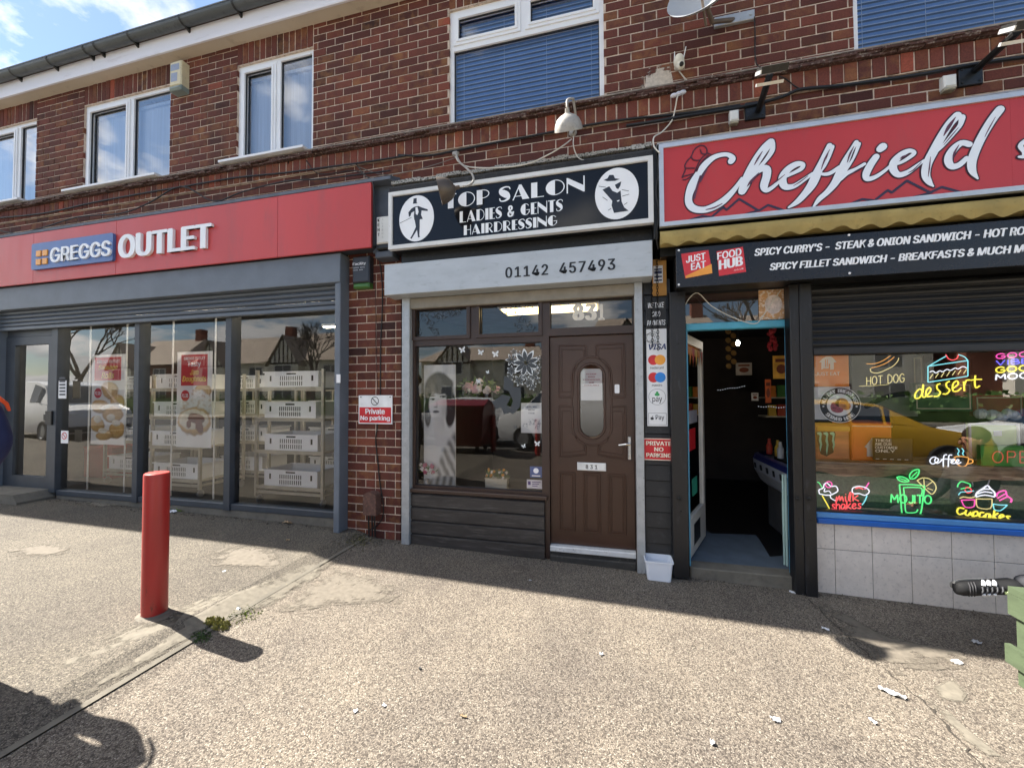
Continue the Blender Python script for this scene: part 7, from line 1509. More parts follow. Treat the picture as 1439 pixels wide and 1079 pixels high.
# swan neck sign lamps
M_LG = M('lamp_grey', '#a4a09a', .5, metal=.15, var=.15, scale=14, dirt='#6e6a63', dirt_amt=(.55, .75)); M_LB = M('lamp_brown', '#5a5048', .45, metal=.3, var=.25, scale=10, dirt='#7a746c')
def swan(label, mount, neck, apex, axis, r, mat, y_m, L):
    t_ = thing('sign_lamp', label, 'lamp', P(*mount, y_m)); b = MB(); p = P(*mount, y_m); b.lathe([(0, .03), (.025, .028), (.036, .012), (.038, 0)], p, 16, (0, -1, 0)); b.build('wall_rose', M_LG, t_)
    pts_ = [P(a, c, y) for a, c, y in neck]; b = MB(); o = []
    for i in range(len(pts_)-1):
        p0, p1, p2, p3 = pts_[max(i-1, 0)], pts_[i], pts_[i+1], pts_[min(i+2, len(pts_)-1)]
        for s_ in range(5): u = s_/5; o.append(0.5*((2*p1)+(-p0+p2)*u+(2*p0-5*p1+4*p2-p3)*u*u+(-p0+3*p1-3*p2+p3)*u**3))
    o.append(pts_[-1]); b.tube(o, .010, 8); b.build('neck', M_LG, t_, smooth=1.0)
    b = MB(); prof = [(.016, 0), (.018, .04), (.03, .05), (.055, .062), (.085, .095), (.102, .14), (.110, .185), (.112, .20), (.108, .198), (.09, .135), (.05, .075), (.0, .065)]; b.lathe([(a*r, h*L) for a, h in prof], P(*apex), 28, axis); b.build('shade', mat, t_, smooth=.8)
    b = MB(); q = P(*apex)+Vector(axis).normalized()*.14*L; b.ball(q, .04*r, .04*r, .04*r, 12, 8); b.build('bulb', M('bulb_pearl', '#d8d4c8', .2), t_, smooth=1.0)
    return t_
swan('brown bell shaped sign lamp hanging over the word TOP on the salon sign', (640.5, 216), [(640.5, 216, -.02), (646, 228, -.12), (655, 236, -.22), (664, 246, -.32), (665, 255, -.38), (658, 261, -.42), (650, 262, -.44)], (646, 263, -.45), (-1, -.33, -.26), 1.0, M_LB, -.005, .92)
swan('pale grey bell shaped sign lamp over the right of the salon sign', (805, 187, ), [(805, 187, -.02), (808, 181, -.10), (809, 165, -.22), (806, 143, -.32), (804.6, 139, -.36), (797.5, 141, -.40), (797, 151, -.40)], (797, 152, -.42), (.0, .58, -.8), 1.08, M_LG, -.005, .80)
for i, (c, lab) in enumerate((((1.0, 1), ''),)): pass
cable('lamp_cable', 'pale cable from the brown lamp running along the top of the salon sign', [(640, 220), (645, 228), (660, 235, -.2), (700, 236, -.22), (740, 231, -.22), (770, 218, -.20), (790, 206, -.16), (803, 196, -.06)], -.1, .006, M_CABLEW)
cable('lamp_cable', 'thin pale cable drooping from the grey lamp behind the salon sign', [(806, 192, -.04), (806, 206, -.17), (812, 221, -.2), (824, 227, -.22)], -.1, .005, M_CABLEW)
# arm floodlights
def flood(label, plate, a, b_, headc, tilt):
    t_ = thing('floodlight', label, 'floodlight', P((plate[0][0]+plate[1][0])/2, (plate[0][1]+plate[1][1])/2, 0)); x0, x1, z0, z1 = rect(plate[0], plate[1], -.02); b = MB(); b.bevbox(x0, x1, -.022, -.0, z0, z1, .004)
    for sx in (x0+.02, x1-.02):
        for sz in (z0+.025, z1-.025): b.lathe([(0, .006), (.008, .004), (.009, 0)], (sx, -.0225, sz), 8, (0, -1, 0))
    b.build('wall_plate', M_BLACK, t_); b = MB(); b.tube([P(*a, -.03), P(*b_, -.42)], .024, 8); b.build('arm', M_BLACK, t_)
    h = P(*headc, -.50); ax = Vector((1, 0, 0)); up = Vector((0, -.84, -.54)); n_ = Vector((0, .54, -.84))
    b = MB(); b.obox(h, ax, .085, n_, .022, up, .060); hd_ = b.build('head', M_BLACK, t_); b = MB(); b.obox(h-Vector((0, -.05, .062)), ax, .088, n_, .010, up, .010); b.obox(h-n_*.0+Vector((-.088, 0, -.01)), ax, .004, n_, .012, up, .06); b.build('bracket', M_ALU, t_)
    b = MB(); b.obox(h+n_*.0235, ax, .072, n_, .001, up, .048); b.build('lens', M('flood_lens', '#b8bcc0', .15), hd_)
flood('black arm floodlight above the left part of the red cafe sign', ((1047, 145), (1076, 165)), (1066, 155), (1081, 108), (1085, 98), 0)
flood('black arm floodlight on a long arm at the top right corner', ((1347, 95), (1382, 117)), (1372, 98), (1430, 45), (1440, 36), 0)
for lab, tl, br in (('small white junction box left of the first black floodlight plate', (1026, 155), (1039, 168)), ('small white junction box beside the long armed floodlight plate', (1327, 105.5), (1346, 120))):
    t_, x0, x1, z0, z1 = boxthing('junction_box', lab, 'junction box', tl, br, -.05, 0, M('junction_white', '#dcdcd6', .45, var=.05), .01)
    b = MB(); b.bevbox(x0+.004, x1-.004, -.045, 0, z0-.02, z0-.001, .006); b.build('gland', M('junction_dirty', '#a7a08c', .6, var=.2), t_)
cable('dish_cable', 'dark cable hanging from the dish bracket to the floodlight', [(1060, 24, .07), (1061, 45, .085), (1061, 75, .085), (1063, 90, .06), (1070, 96, -.1), (1078, 100, -.4)], .08, .005, M_CABLE)
cable('ledge_cable', 'thick black cable run under the brick ledge on the right', [(880, 177), (920, 171), (960, 164), (1010, 156), (1060, 147), (1100, 136), (1125, 126), (1180, 121), (1240, 113), (1300, 104), (1350, 94), (1400, 86), (1445, 80)], -.03, .014, M_CABLE)
cable('ledge_cable', 'black cable run under the ledge over the salon window', [(560, 218), (600, 219), (640, 212), (700, 200), (760, 189), (810, 179), (880, 168), (960, 160), (1040, 148)], -.028, .011, M_CABLE)
cable('ledge_cable', 'thin cable dropping from the floodlight to the black cable', [(1096, 108, -.2), (1105, 112, -.08), (1118, 122, -.04), (1128, 126, -.03)], -.05, .005, M_CABLE)
cable('loose_cable', 'loose black cable sagging along the bricks above the red bakery sign', [(-20, 318), (20, 328), (60, 320), (110, 305), (170, 300), (210, 285), (255, 262), (300, 283), (340, 270), (400, 255), (450, 252), (500, 246), (548, 240)], -.06, .008, M_CABLE)
cable('loose_cable', 'black cable running under the tile ledge on the left', [(-20, 308), (60, 300), (130, 285), (200, 272), (260, 262), (330, 250), (400, 243), (460, 235), (520, 227), (570, 219)], -.045, .010, M_CABLE)
cable('loose_cable', 'thin dark cable crossing the bricks at the end of the red sign', [(405, 230), (409, 208, .06), (420, 210, .05), (432, 228), (450, 245), (500, 240), (525, 258, -.2)], -.03, .005, M_CABLE)
cable('loose_cable', 'thin cable slanting down to the pilaster top', [(500, 230), (512, 246, -.1), (524, 257, -.21), (526, 300, -.215), (526, 345, -.2)], -.03, .006, M_CABLE)
cable('loose_cable', 'grey thin cable slack above the salon sign end', [(505, 235), (540, 246), (580, 240), (610, 232), (640, 222)], -.03, .004, M('cable_grey', '#77716a', .6))
cable('pier_cable', 'black cable running down the brick pier behind the parking sign', [(527, 345, -.12), (533, 365, -.02), (537, 400), (537, 440), (535, 480), (534.5, 530), (534, 560), (530, 600), (528, 620), (531, 650), (534, 680), (538, 705), (538, 725), (530, 738), (518, 745)], -.008, .006, M_CABLE)
cable('pier_cable', 'thin brown cable beside the black cable on the brick pier', [(527, 395), (528, 430), (528.5, 470), (529, 510), (531, 550)], -.005, .003, M('cable_brown', '#4a302a', .6))
cable('side_cable', 'black cables hanging in the gap between the salon and cafe signs', [(921, 205, -.2), (925, 240, -.27), (922, 270, -.27), (926, 300, -.27), (922, 330, -.25), (925, 350, -.2)], -.25, .006, M_CABLE)
b = MB(); p = P(918, 215, -.2); b.bevbox(.3625, .398, -.22, 0, 2.76, 3.55, .004); tag(b.build('gap_board', M_BLACK), 'narrow black board closing the gap between the salon sign and the cafe sign', 'board')
# parking sign on the pier
o, x0, x1, z0, z1 = card('no_parking_sign', 'white and red Private No parking sign screwed to the brick pier', 'sign', (504, 555.5), (551, 596), -.022, M('sign_white', '#e8e9ea', .35), .012)
w_, h_ = x1-x0, z1-z0; b = MB(); b.box(x0+w_*.03, x1-w_*.03, -.0235, -.0221, z0+h_*.04, z0+h_*.58); rp_ = b.build('red_panel', M_SRED, o)
b = MB(); text(b, 'Private', x0+w_*.21, x0+w_*.79, z0+h_*.345, z0+h_*.54, -.0245, bold=.03); text(b, 'No parking', x0+w_*.06, x0+w_*.94, z0+h_*.085, z0+h_*.29, -.0245, bold=.03); b.build('lettering', M_LET, rp_)
b = MB(); cx, cz, r = x0+w_*.49, z0+h_*.80, h_*.155
for i in range(30):
    a0, a1 = math.pi*2*i/30, math.pi*2*(i+1)/30; b.add([(cx+r*k*math.cos(a), -.0228, cz+r*k*math.sin(a)) for a, k in ((a0, .84), (a0, 1), (a1, 1), (a1, .84))], [(0, 1, 2, 3)])
b.brush([(cx-r*.62, cz+r*.62, .009), (cx+r*.62, cz-r*.62, .009)], -.0232, .0001); b.build('prohibition_ring', M('digit_black', '#16181c', .4), o)
b = MB()
for sx in (x0+w_*.07, x1-w_*.06): b.lathe([(0, .004), (.006, .003), (.007, 0)], (sx, -.0222, z1-h_*.06), 8, (0, -1, 0))
b.build('screw', M_BLACK, o)
# meter box
x0, x1, z0, z1 = rect((510, 693), (528, 725), -.10); t_ = thing('meter_box', 'brown painted pipe cover low on the brick pier', 'box', ((x0+x1)/2, 0, z0)); M_RUST = M('rusty_brown', '#5a4038', .8, var=.3, scale=14, dirt='#7a5a48', dirt_amt=(.5, .7), bmp=.3)
b = MB(); n = 8; q = [(x0+(x1-x0)*.0, z0), (x1, z0), (x1, z1-.03)]+[((x0+x1)/2+(x1-x0)/2*math.cos(a), z1-.03+.04*math.sin(a)) for a in [math.pi*i/6 for i in range(1, 6)]]+[(x0, z1-.03)]; b.prism(q, -.10, 0); b.build('cover', M_RUST, t_)
b = MB()
for dx_ in (.03, .07, .10): b.cyl((x0+dx_, -.05, z0+.001), (x0+dx_+.01, -.05, .03), .008, n=8)
b.build('pipe', M_BLACK, t_)
# ------------------------------------------------------------------ bollards
M_BOL = M('bollard_red', '#a82e2a', .38, var=.14, scale=5, stretch=(1, 1, .3), dirt='#5f2a24', dirt_amt=(.62, .7), rvar=.14, bmp=.12, bscale=40)
g_ = G(217, 871, .052); v_ = Vector((g_.x, g_.y+CAMD, 0)).normalized()*.066; bx_, by_ = g_.x+v_.x, g_.y+v_.y; bzv = gz(bx_, by_)
def make_bollard(loc, label):
    t_ = thing('bollard', label, 'bollard', loc, 'red steel bollards on the forecourt'); x, y, z = loc; b = MB(); b.lathe([(.066, -.05), (.066, .01), (.067, .02), (.067, .905), (.065, .915), (.060, .919), (0, .921)], loc, 36); b.build('post', M_BOL, t_, smooth=.6)
    b = MB(); b.lathe([(.10, -.02), (.098, .004), (.074, .012), (.0675, .016)], loc, 24); b.build('mortar_collar', M_CONC, t_); return t_
BO = make_bollard((bx_, by_, bzv-.005), 'red steel bollard standing in the sun in front of the bakery')
BO.rotation_euler = (math.radians(.8), math.radians(1.1), 0)
for x, y, lab in ((-2.9, -5.9, 'red steel bollard near the white van, reflected left in the salon window'), (-1.75, -5.9, 'red steel bollard near the white van, reflected right in the salon window')):
    d = dup(BO, (x, y, gz(x, y)-.01), .4, lab); d.rotation_euler = (0, 0, .4)
# ------------------------------------------------------------------ small things on the ground
t_ = thing('plastic_tub', 'empty white plastic tub on the pavement against the black cladding', 'tub', (.36, -.12, gz(.36, -.1))); p0, p1 = P(908, 806, -.15), P(943, 806, -.15); w_ = P(945.5, 775, -.15).x-P(907, 775, -.15).x; z0 = gz(.4, -.1)-.004; z1 = z0+.165; xm = (P(907, 775, -.17).x+P(945.5, 775, -.17).x)/2
b = MB(); 
def rr(hw, hd, z, r=.02, n=4): return [(xm+a, -.10+c, z) for a, c in rrect(-hw, hw, -hd, hd, r, n)]
a_, c_ = w_/2, .085; rings_ = [rr(a_*.84, c_*.84, z0), rr(a_*.86, c_*.86, z0+.006), rr(a_*.99, c_*.99, z1-.012), rr(a_*1.06, c_*1.06, z1-.012), rr(a_*1.06, c_*1.06, z1), rr(a_*.985, c_*.985, z1), rr(a_*.83, c_*.83, z0+.008)]
n = len(rings_[0]); b.add([p for r in rings_ for p in r], [(i*n+j, i*n+(j+1) % n, (i+1)*n+(j+1) % n, (i+1)*n+j) for i in range(len(rings_)-1) for j in range(n)]+[tuple(range(n-1, -1, -1)), tuple(range((len(rings_)-1)*n, len(rings_)*n))])
b.build('tub', M('tub_white', '#e3e7ee', .35, var=.03), t_)
rnd = random.Random(21)
def litter(name, label, cat, px_, w, d, rot, mat, crumple=.01, nx=6, ny=4):
    g = G(*px_, gz(*G(*px_)[:2])); b = MB(); vs = []
    for j in range(ny+1):
        for i in range(nx+1):
            u, v = (i/nx-.5)*w*.7*(1+.15*rnd.uniform(-1, 1)), (j/ny-.5)*d*.7*(1+.2*rnd.uniform(-1, 1)); x, y = g.x+u*math.cos(rot)-v*math.sin(rot), g.y+u*math.sin(rot)+v*math.cos(rot); vs.append((x, y, gz(x, y)+.004+abs(rnd.gauss(0, 1))*crumple))
    b.add(vs, [(j*(nx+1)+i, j*(nx+1)+i+1, (j+1)*(nx+1)+i+1, (j+1)*(nx+1)+i) for j in range(ny) for i in range(nx)])
    return tag(b.build(name, mat, smooth=.8), label, cat)
M_LP = M('litter_paper', '#dfe1e6', .7, var=.08, scale=30); M_LPC = M('litter_grey', '#a9abb0', .6, var=.2, scale=30); M_LL = M('dead_leaf', '#9a8466', .8, var=.3, scale=40)
litter('paper_scrap', 'white folded paper scrap lying just outside the cafe doorstep', 'litter', (1118, 833), .11, .05, -.1, M_LP, .003)
litter('paper_scrap', 'small white paper scrap on the edge of the shade below the doorway', 'litter', (1160, 884), .06, .04, -.3, M_LP, .004)
litter('plastic_strip', 'long crumpled clear wrapper below the grey tiles near the shoe', 'litter', (1341, 850), .22, .035, -.28, M_LPC, .012, 10, 3)
litter('tissue', 'torn grey and white tissue in the sun towards the right', 'litter', (1252, 974), .15, .05, -.6, M('litter_tissue', '#d5d8da', .7, var=.25, scale=30, dirt='#6a7a78', dirt_amt=(.58, .62)), .008, 9, 4)
litter('paper_scrap', 'small pale scrap alone on the gravel left of the torn tissue', 'litter', (1090, 1012), .055, .04, .2, M_LPC, .006)
litter('paper_scrap', 'thin white sliver on the gravel below the torn tissue', 'litter', (1226, 1014), .02, .05, .2, M_LP, .005)
litter('paper_scrap', 'tiny crushed white scrap near the bottom of the gravel', 'litter', (1002, 1046), .03, .025, .2, M_LP, .008)
litter('paper_scrap', 'flat white scrap in the sun near the green bench', 'litter', (1345, 930), .07, .05, .3, M_LP, .003)
litter('wrapper', 'small pale wrapper on the dark ground below the wrapper strip', 'litter', (1372, 903), .06, .04, .2, M_LPC, .008)
litter('dead_leaf', 'curled beige leaf on the tarmac before the right bakery pane', 'leaf', (404, 735), .15, .06, .1, M_LL, .012)
litter('dead_leaf', 'small brown leaf in the shade left of the pier foot', 'leaf', (405, 759), .04, .04, .5, M_LL, .008)
litter('dead_leaf', 'thin brown leaf on the sunny gravel in the foreground', 'leaf', (651, 1008), .05, .014, .1, M_LL, .006)
litter('paper_scrap', 'white triangle of paper beside the top of the red bollard', 'litter', (243, 719), .12, .10, .3, M_LP, .01)
litter('paper_scrap', 'faint grey scrap in the shade before the salon boards', 'litter', (745, 816), .03, .02, .2, M_LPC, .003)
for i, (x, y, lab) in enumerate(((335, 851, 'white fleck on the tarmac right of the bollard'), (315, 803, 'pale fleck on the tarmac above the bollard shadow'), (600, 761, 'white fleck by the foot of the salon boards'), (590, 940, 'dark sliver on the gravel left of centre'), (540, 992, 'pale fleck at the left of the sunny gravel'), (845, 920, 'white fleck in the middle of the sunny gravel'), (500, 1000, 'whitish fleck near the bottom left of the gravel'))):
    litter('paper_scrap', lab, 'litter', (x, y), .03, .02, i*.7, M_CABLE if 'dark' in lab else M_LP, .004, 4, 3)
# weeds
M_WEED = M('weed_green', '#67782f', .7, var=.45, scale=30, dirt='#a3a04a', dirt_amt=(.5, .7)); M_WEED2 = M('weed_dark', '#43572a', .7, var=.4, scale=30)
def weed(label, px_, sx, sy, h, n, mat, seed, z=None):
    g = G(*px_, gz(*G(*px_)[:2])); r_ = random.Random(seed); b = MB()
    for i in range(n):
        a = r_.uniform(0, 6.28); q = r_.random()**.6; x, y = g.x+sx*q*math.cos(a), g.y+sy*q*math.sin(a); L = h*r_.uniform(.4, 1)*(1.15-q*.6); lean = Vector((r_.uniform(-.7, .7), r_.uniform(-.7, .5), 1)).normalized(); sd_ = lean.cross(Vector((math.cos(a*3), math.sin(a*3), 0))).normalized(); p = Vector((x, y, gz(x, y)+.002)); w = r_.uniform(.003, .007)
        b.add([p-sd_*w*.4, p+lean*L*.55-sd_*w, p+lean*L, p+lean*L*.55+sd_*w, p+sd_*w*.4], [(0, 1, 2, 3, 4)])
    return tag(b.build('weed', mat), label, 'weed')
weed('yellow green moss and grass tuft beside the bollard shadow', (306, 873), .085, .05, .034, 420, M('weed_yellow', '#6f6f33', .8, var=.5, scale=40, dirt='#8d8350', dirt_amt=(.45, .65)), 1); weed('low mossy strip in the joint left of the green tuft', (283, 892), .06, .05, .02, 160, M_WEED2, 2)
weed('small green weed at the foot of the middle bakery pane', (277, 713), .09, .05, .10, 120, M_WEED2, 3); weed('yellowish weed beside the white paper triangle', (256, 717), .08, .05, .06, 90, M_WEED, 4); weed('little green weed at the foot of the pane mullion', (325, 715), .10, .04, .07, 80, M_WEED2, 5)
weed('sparse moss along the joint of the pavement kerb', (345, 862), .10, .10, .015, 160, M_WEED, 6)
weed('dry grass and moss in the joint below the brick pier', (505, 757), .10, .14, .03, 160, M('weed_dry', '#6a6440', .8, var=.4, scale=30), 7)
b = MB(); r_ = random.Random(9)
for i in range(420):
    x, y = r_.gauss(-2.42, .10), -abs(r_.gauss(0, .13))-.03; s_ = r_.uniform(.004, .014); b.obox((x, y, gz(x, y)+s_*.4), (r_.uniform(-1, 1), r_.uniform(-1, 1), 0.01), s_*.6, (0, r_.uniform(.2, 1), .3), s_*.5, (0.1, 0, 1), s_*.4)
kind(b.build('loose_grit', M('grit', '#6d6455', .9, var=.4, scale=60)), 'stuff')
b = MB(); r_ = random.Random(10)
for i in range(900):
    x, y = r_.uniform(-8, 2.6), -abs(r_.gauss(0, .05))-.005-(0.06 if -2.1 < x < .3 else 0); s_ = r_.uniform(.003, .011); b.obox((x, y, gz(x, y)+s_*.3), (r_.uniform(-1, 1), r_.uniform(-1, 1), 0.01), s_*.6, (0, r_.uniform(.2, 1), .3), s_*.5, (0.1, 0, 1), s_*.35)
kind(b.build('wall_foot_grit', M('grit_dark', '#4d463d', .9, var=.4, scale=60)), 'stuff')
# ------------------------------------------------------------------ green bench at the right edge
M_GRN = M('bench_green', '#434f39', .75, var=.2, scale=6, stretch=(.6, 1, 3), dirt='#353f2c', dirt_amt=(.55, .8), bmp=.25, bscale=70)
bz_ = gz(2.1, -.95); BX, BY0, BY1 = 2.125, -1.19, -.86
GB = thing('bench', 'pale green wooden bench end at the right edge of the pavement', 'bench', (BX, BY0, bz_)); TZ = P(1430, 843, BY0+.15).z
b = MB()
for k in range(3): b.bevbox(BX-.02, BX+1.75, BY0+k*.112, BY0+k*.112+.104, TZ-.035, TZ, .006)
b.build('seat', M_GRN, GB)
for x in (BX+.0, BX+1.6):
    b = MB()
    for y in (BY0+.02, BY1-.09): b.box(x+.002, x+.09, y, y+.075, bz_, TZ-.036)
    b.build('leg', M_GRN, GB)
    b = MB(); 
    b.box(x-.022, x+.0015, BY0-.0, BY1+.0, TZ-.15, TZ-.037); b.box(x-.026, x+.0015, BY0-.055, BY1+.02, bz_+.10, bz_+.20); b.box(x-.02, x+.0015, BY0+.021, BY0+.10, bz_+.0, bz_+.095); b.build('end_board', M_GRN, GB)
b = MB(); b.box(BX+.10, BX+1.6, BY0+.03, BY0+.05, TZ-.13, TZ-.04); b.build('apron', M_GRN, GB)
# ------------------------------------------------------------------ people
def skinbody(name, verts, edges, mat, parent, sub=2):
    "verts: (x,y,z,rx,ry); one continuous surface grown round the joints; root = vertex 0"
    me = bpy.data.meshes.new(name); me.from_pydata([v[:3] for v in verts], edges, []); me.materials.append(mat); o = bpy.data.objects.new(name, me); place(o, parent)
    sk = o.modifiers.new('skin', 'SKIN'); sk.use_smooth_shade = True
    for i, v in enumerate(verts): s_ = me.skin_vertices[0].data[i]; s_.radius = (v[3], v[4] if len(v) > 4 else v[3]); s_.use_root = (i == 0)
    if sub: sb = o.modifiers.new('sub', 'SUBSURF'); sb.levels = sub; sb.render_levels = sub
    return o
M_NAVY = M('jacket_navy', '#1b2750', .85, var=.25, scale=9, bmp=.9, bscale=13); M_HIV = M('jacket_orange', '#e0552a', .6, var=.08); M_TRS = M('trousers_navy', '#232b3f', .8, var=.15, bmp=.3); M_REF = M('reflective_tape', '#c6cacd', .4, var=.05); M_SKIN = M('skin', '#c08a6c', .55, var=.06); M_HAIR = M('hair_brown', '#3a2a20', .7, var=.2); M_BOOT = M('boot_black', '#17171a', .5)
hx, hy = -3.26, -2.46; hz = gz(hx, hy); MAN = thing('person', 'person in a navy work jacket with orange shoulders, cut off by the left edge', 'person', (hx, hy, hz))
def X(dx, dy, dz): return (hx+dx, hy+dy, hz+dz)
# legs and hips
skinbody('trousers', [(*X(0, 0, .98), .125, .10), (*X(.085, .01, .84), .092), (*X(-.085, -.01, .84), .092), (*X(.10, .02, .50), .068), (*X(-.10, -.03, .50), .068), (*X(.10, .05, .10), .052), (*X(-.10, -.01, .10), .052)], [(0, 1), (0, 2), (1, 3), (2, 4), (3, 5), (4, 6)], M_TRS, MAN)
for sx, dy in ((.10, .05), (-.10, -.01)):
    b = MB(); b.ball(X(sx, dy-.06, .05), .048, .14, .055, 14, 10); b.build('boot', M_BOOT, MAN, smooth=1.0)
skinbody('jacket', [(*X(0, 0, 1.02), .165, .122), (*X(0, 0, 1.20), .165, .125), (*X(0, .01, 1.36), .150, .11), (*X(0, .015, 1.45), .06, .055), (*X(.165, .01, 1.385), .070), (*X(-.165, .01, 1.385), .070), (*X(.225, .03, 1.16), .058), (*X(-.22, .0, 1.13), .060), (*X(.135, .155, .95), .046), (*X(-.14, .155, .94), .046), (*X(0, 0, .90), .170, .125), (*X(0, 0, .82), .165, .122)], [(0, 10), (10, 11), (0, 1), (1, 2), (2, 3), (2, 4), (2, 5), (4, 6), (5, 7), (6, 8), (7, 9)], M_NAVY, MAN)
for sx in (1, -1): b = MB(); b.tube([X(sx*.07, -.03, 1.475), X(sx*.14, -.055, 1.455), X(sx*.20, -.05, 1.425), X(sx*.24, -.02, 1.375), X(sx*.25, .04, 1.34)], [.007, .009, .009, .009, .007], 8); b.build('shoulder_piping', M_HIV, MAN, smooth=1.0)
b = MB(); b.lathe([(.052, -.02), (.062, -.018), (.062, .018), (.052, .02)], X(.142, .145, .975), 16, (.4, -.55, .9)); b.build('cuff_band', M_REF, MAN, smooth=.8); b = MB(); b.lathe([(.055, -.02), (.065, -.018), (.065, .018), (.055, .02)], X(-.147, .145, .965), 16, (-.4, -.6, .9)); b.build('cuff_band', M_REF, MAN, smooth=.8)
# head with a face turned to the shop window, neck, ears, hair
skinbody('body', [(*X(0, .015, 1.46), .052), (*X(0, .01, 1.53), .056), (*X(0, .02, 1.60), .074, .086), (*X(0, .02, 1.68), .072, .088), (*X(0, .015, 1.735), .045, .055)], [(0, 1), (1, 2), (2, 3), (3, 4)], M_SKIN, MAN)
b = MB(); b.ball(X(0, .0, 1.70), .086, .100, .072, 18, 12); b.ball(X(0, -.03, 1.655), .084, .085, .07, 16, 10); b.build('hair', M_HAIR, MAN, smooth=1.0)
b = MB()
for sx in (-.078, .078): b.ball(X(sx, .02, 1.62), .012, .022, .034, 8, 6)
b.ball(X(0, .112, 1.615), .014, .022, .026, 8, 6); b.build('ears_and_nose', M_SKIN, MAN, smooth=1.0)
b = MB()
for sx in (-.03, .03): b.ball(X(sx, .094, 1.645), .011, .008, .007, 8, 6)
b.build('eyes', M_BOOT, MAN, smooth=1.0)
b = MB(); b.ball(X(0, .098, 1.572), .024, .008, .006, 8, 6); b.build('mouth', M('lips', '#96594c', .5), MAN, smooth=1.0)
def hand(name, w, fdir, side, parent, mat, s_=1.0, curl=.6):
    "palm with five separate curled fingers; w wrist, fdir along the palm, side towards the thumb"
    w = Vector(w); f = Vector(fdir).normalized(); sd_ = Vector(side); sd_ = (sd_-f*sd_.dot(f)).normalized(); nrm = f.cross(sd_)
    vs = [(*(w-f*.03*s_), .022*s_, .018*s_), (*(w+f*.03*s_), .030*s_, .016*s_), (*(w+f*.075*s_), .034*s_, .014*s_)]; es = [(0, 1), (1, 2)]
    o = skinbody(name, vs, es, mat, parent, 2)
    for i, (off, L) in enumerate(((.030, .066), (.011, .076), (-.010, .070), (-.029, .056))):
        p = w+f*.080*s_+sd_*off*s_; d = f.copy(); ch = [(*(p-f*.015*s_), .0085*s_)]; 
        for k, fr_ in enumerate((.42, .33, .25)): p = p+d*L*fr_*s_; ch.append((*p, (.0082-.0009*k)*s_)); d = (d*math.cos(curl)+nrm*math.sin(curl)).normalized()
        skinbody('finger', ch, [(j, j+1) for j in range(len(ch)-1)], mat, o, 1)
    p = w+f*.02*s_+sd_*.026*s_; ch = [(*p, .011*s_)]; d = (f*.7+sd_*.65+nrm*.25).normalized()
    for k in range(3): p = p+d*.028*s_; ch.append((*p, (.0105-.001*k)*s_)); d = (d+nrm*.25+f*.15).normalized()
    skinbody('thumb', ch, [(0, 1), (1, 2), (2, 3)], mat, o, 1)
hand('hand', X(.115, .17, .905), (-.3, .2, -.9), (-.3, .9, .2), MAN, M_SKIN); hand('hand', X(-.12, .17, .895), (.3, .2, -.9), (.3, .9, .2), MAN, M_SKIN)
MAN.rotation_euler = (0, 0, math.radians(67))
# person lying along the bench, one trainer over its end
SX = P(1420, 815, -.97); sz_ = P(1380, 829, -1.0).z; LY_ = thing('person', 'person in dark tracksuit seated past the green bench, black trainer stretched towards the tiles', 'person', (3.0, -.6, gz(3, -.6)))
M_SHOE = M('trainer_black', '#161618', .75, var=.2, scale=30); M_TRK = M('tracksuit_charcoal', '#3c3d42', .85, var=.15, scale=12, bmp=.5, bscale=22); M_SOLE = M('sole_grey', '#86847f', .6, var=.1)
ys = -.60; toe = P(1341, 826, ys); ank = P(1428, 824, ys)
Ls = ank.x-toe.x
# trainer lying on its side: toe to the left, laces to the viewer
sec = [(0.0, .024, .016, .0), (.03, .036, .034, .0), (.12, .044, .046, .0), (.32, .046, .044, .002), (.48, .044, .042, .006), (.62, .042, .048, .010), (.78, .044, .058, .014), (.92, .044, .060, .016), (1.0, .036, .050, .018)]
b = MB(); vs = []; n = 16
for t_, hw, hh, off in sec:
    for j in range(n):
        a = 2*math.pi*j/n; vs.append((toe.x+Ls*t_, ys-hh*math.cos(a)*.9, toe.z+(ank.z-toe.z)*t_+hw*math.sin(a)*1.02+off*.2))
b.add(vs, [(i*n+j, i*n+(j+1) % n, (i+1)*n+(j+1) % n, (i+1)*n+j) for i in range(len(sec)-1) for j in range(n)]+[tuple(range(n-1, -1, -1))]+[tuple((len(sec)-1)*n+j for j in range(n))])
sh_ = b.build('trainer', M_SHOE, LY_, smooth=1.0)
b = MB(); vs = []
for t_, hw, hh, off in sec:
    for j in range(n):
        a = 2*math.pi*j/n; y_ = ys+.042-hh*math.cos(a)*.25; vs.append((toe.x+.012+Ls*t_*.97, y_+.006, toe.z+(ank.z-toe.z)*t_+hw*.72*math.sin(a)*.82+.0))
b.add(vs, [(i*n+j, i*n+(j+1) % n, (i+1)*n+(j+1) % n, (i+1)*n+j) for i in range(len(sec)-1) for j in range(n)]+[tuple(range(n-1, -1, -1))]+[tuple((len(sec)-1)*n+j for j in range(n))]); b.build('sole', M_SOLE, sh_, smooth=1.0)
def shoesurf(t_, a, out=.003):
    for (t0, w0, h0, o0), (t1, w1, h1, o1) in zip(sec, sec[1:]):
        if t0 <= t_ <= t1: k = (t_-t0)/(t1-t0); w_, h_, o_ = w0+(w1-w0)*k, h0+(h1-h0)*k, o0+(o1-o0)*k; break
    return Vector((toe.x+Ls*t_, ys-(h_+out)*math.cos(a)*.9, toe.z+(ank.z-toe.z)*t_+(w_+out)*math.sin(a)*1.02+o_*.2))
for sgn in (1, -1):
    b = MB()
    for k in range(3): t0 = .40+.085*k; b.tube([shoesurf(t0+.05*u, sgn*(.55+.75*u), .001) for u in (0, .33, .66, 1)], [.009, .010, .010, .007], 6)
    b.build('side_stripe', M_LET, sh_, smooth=1.0)
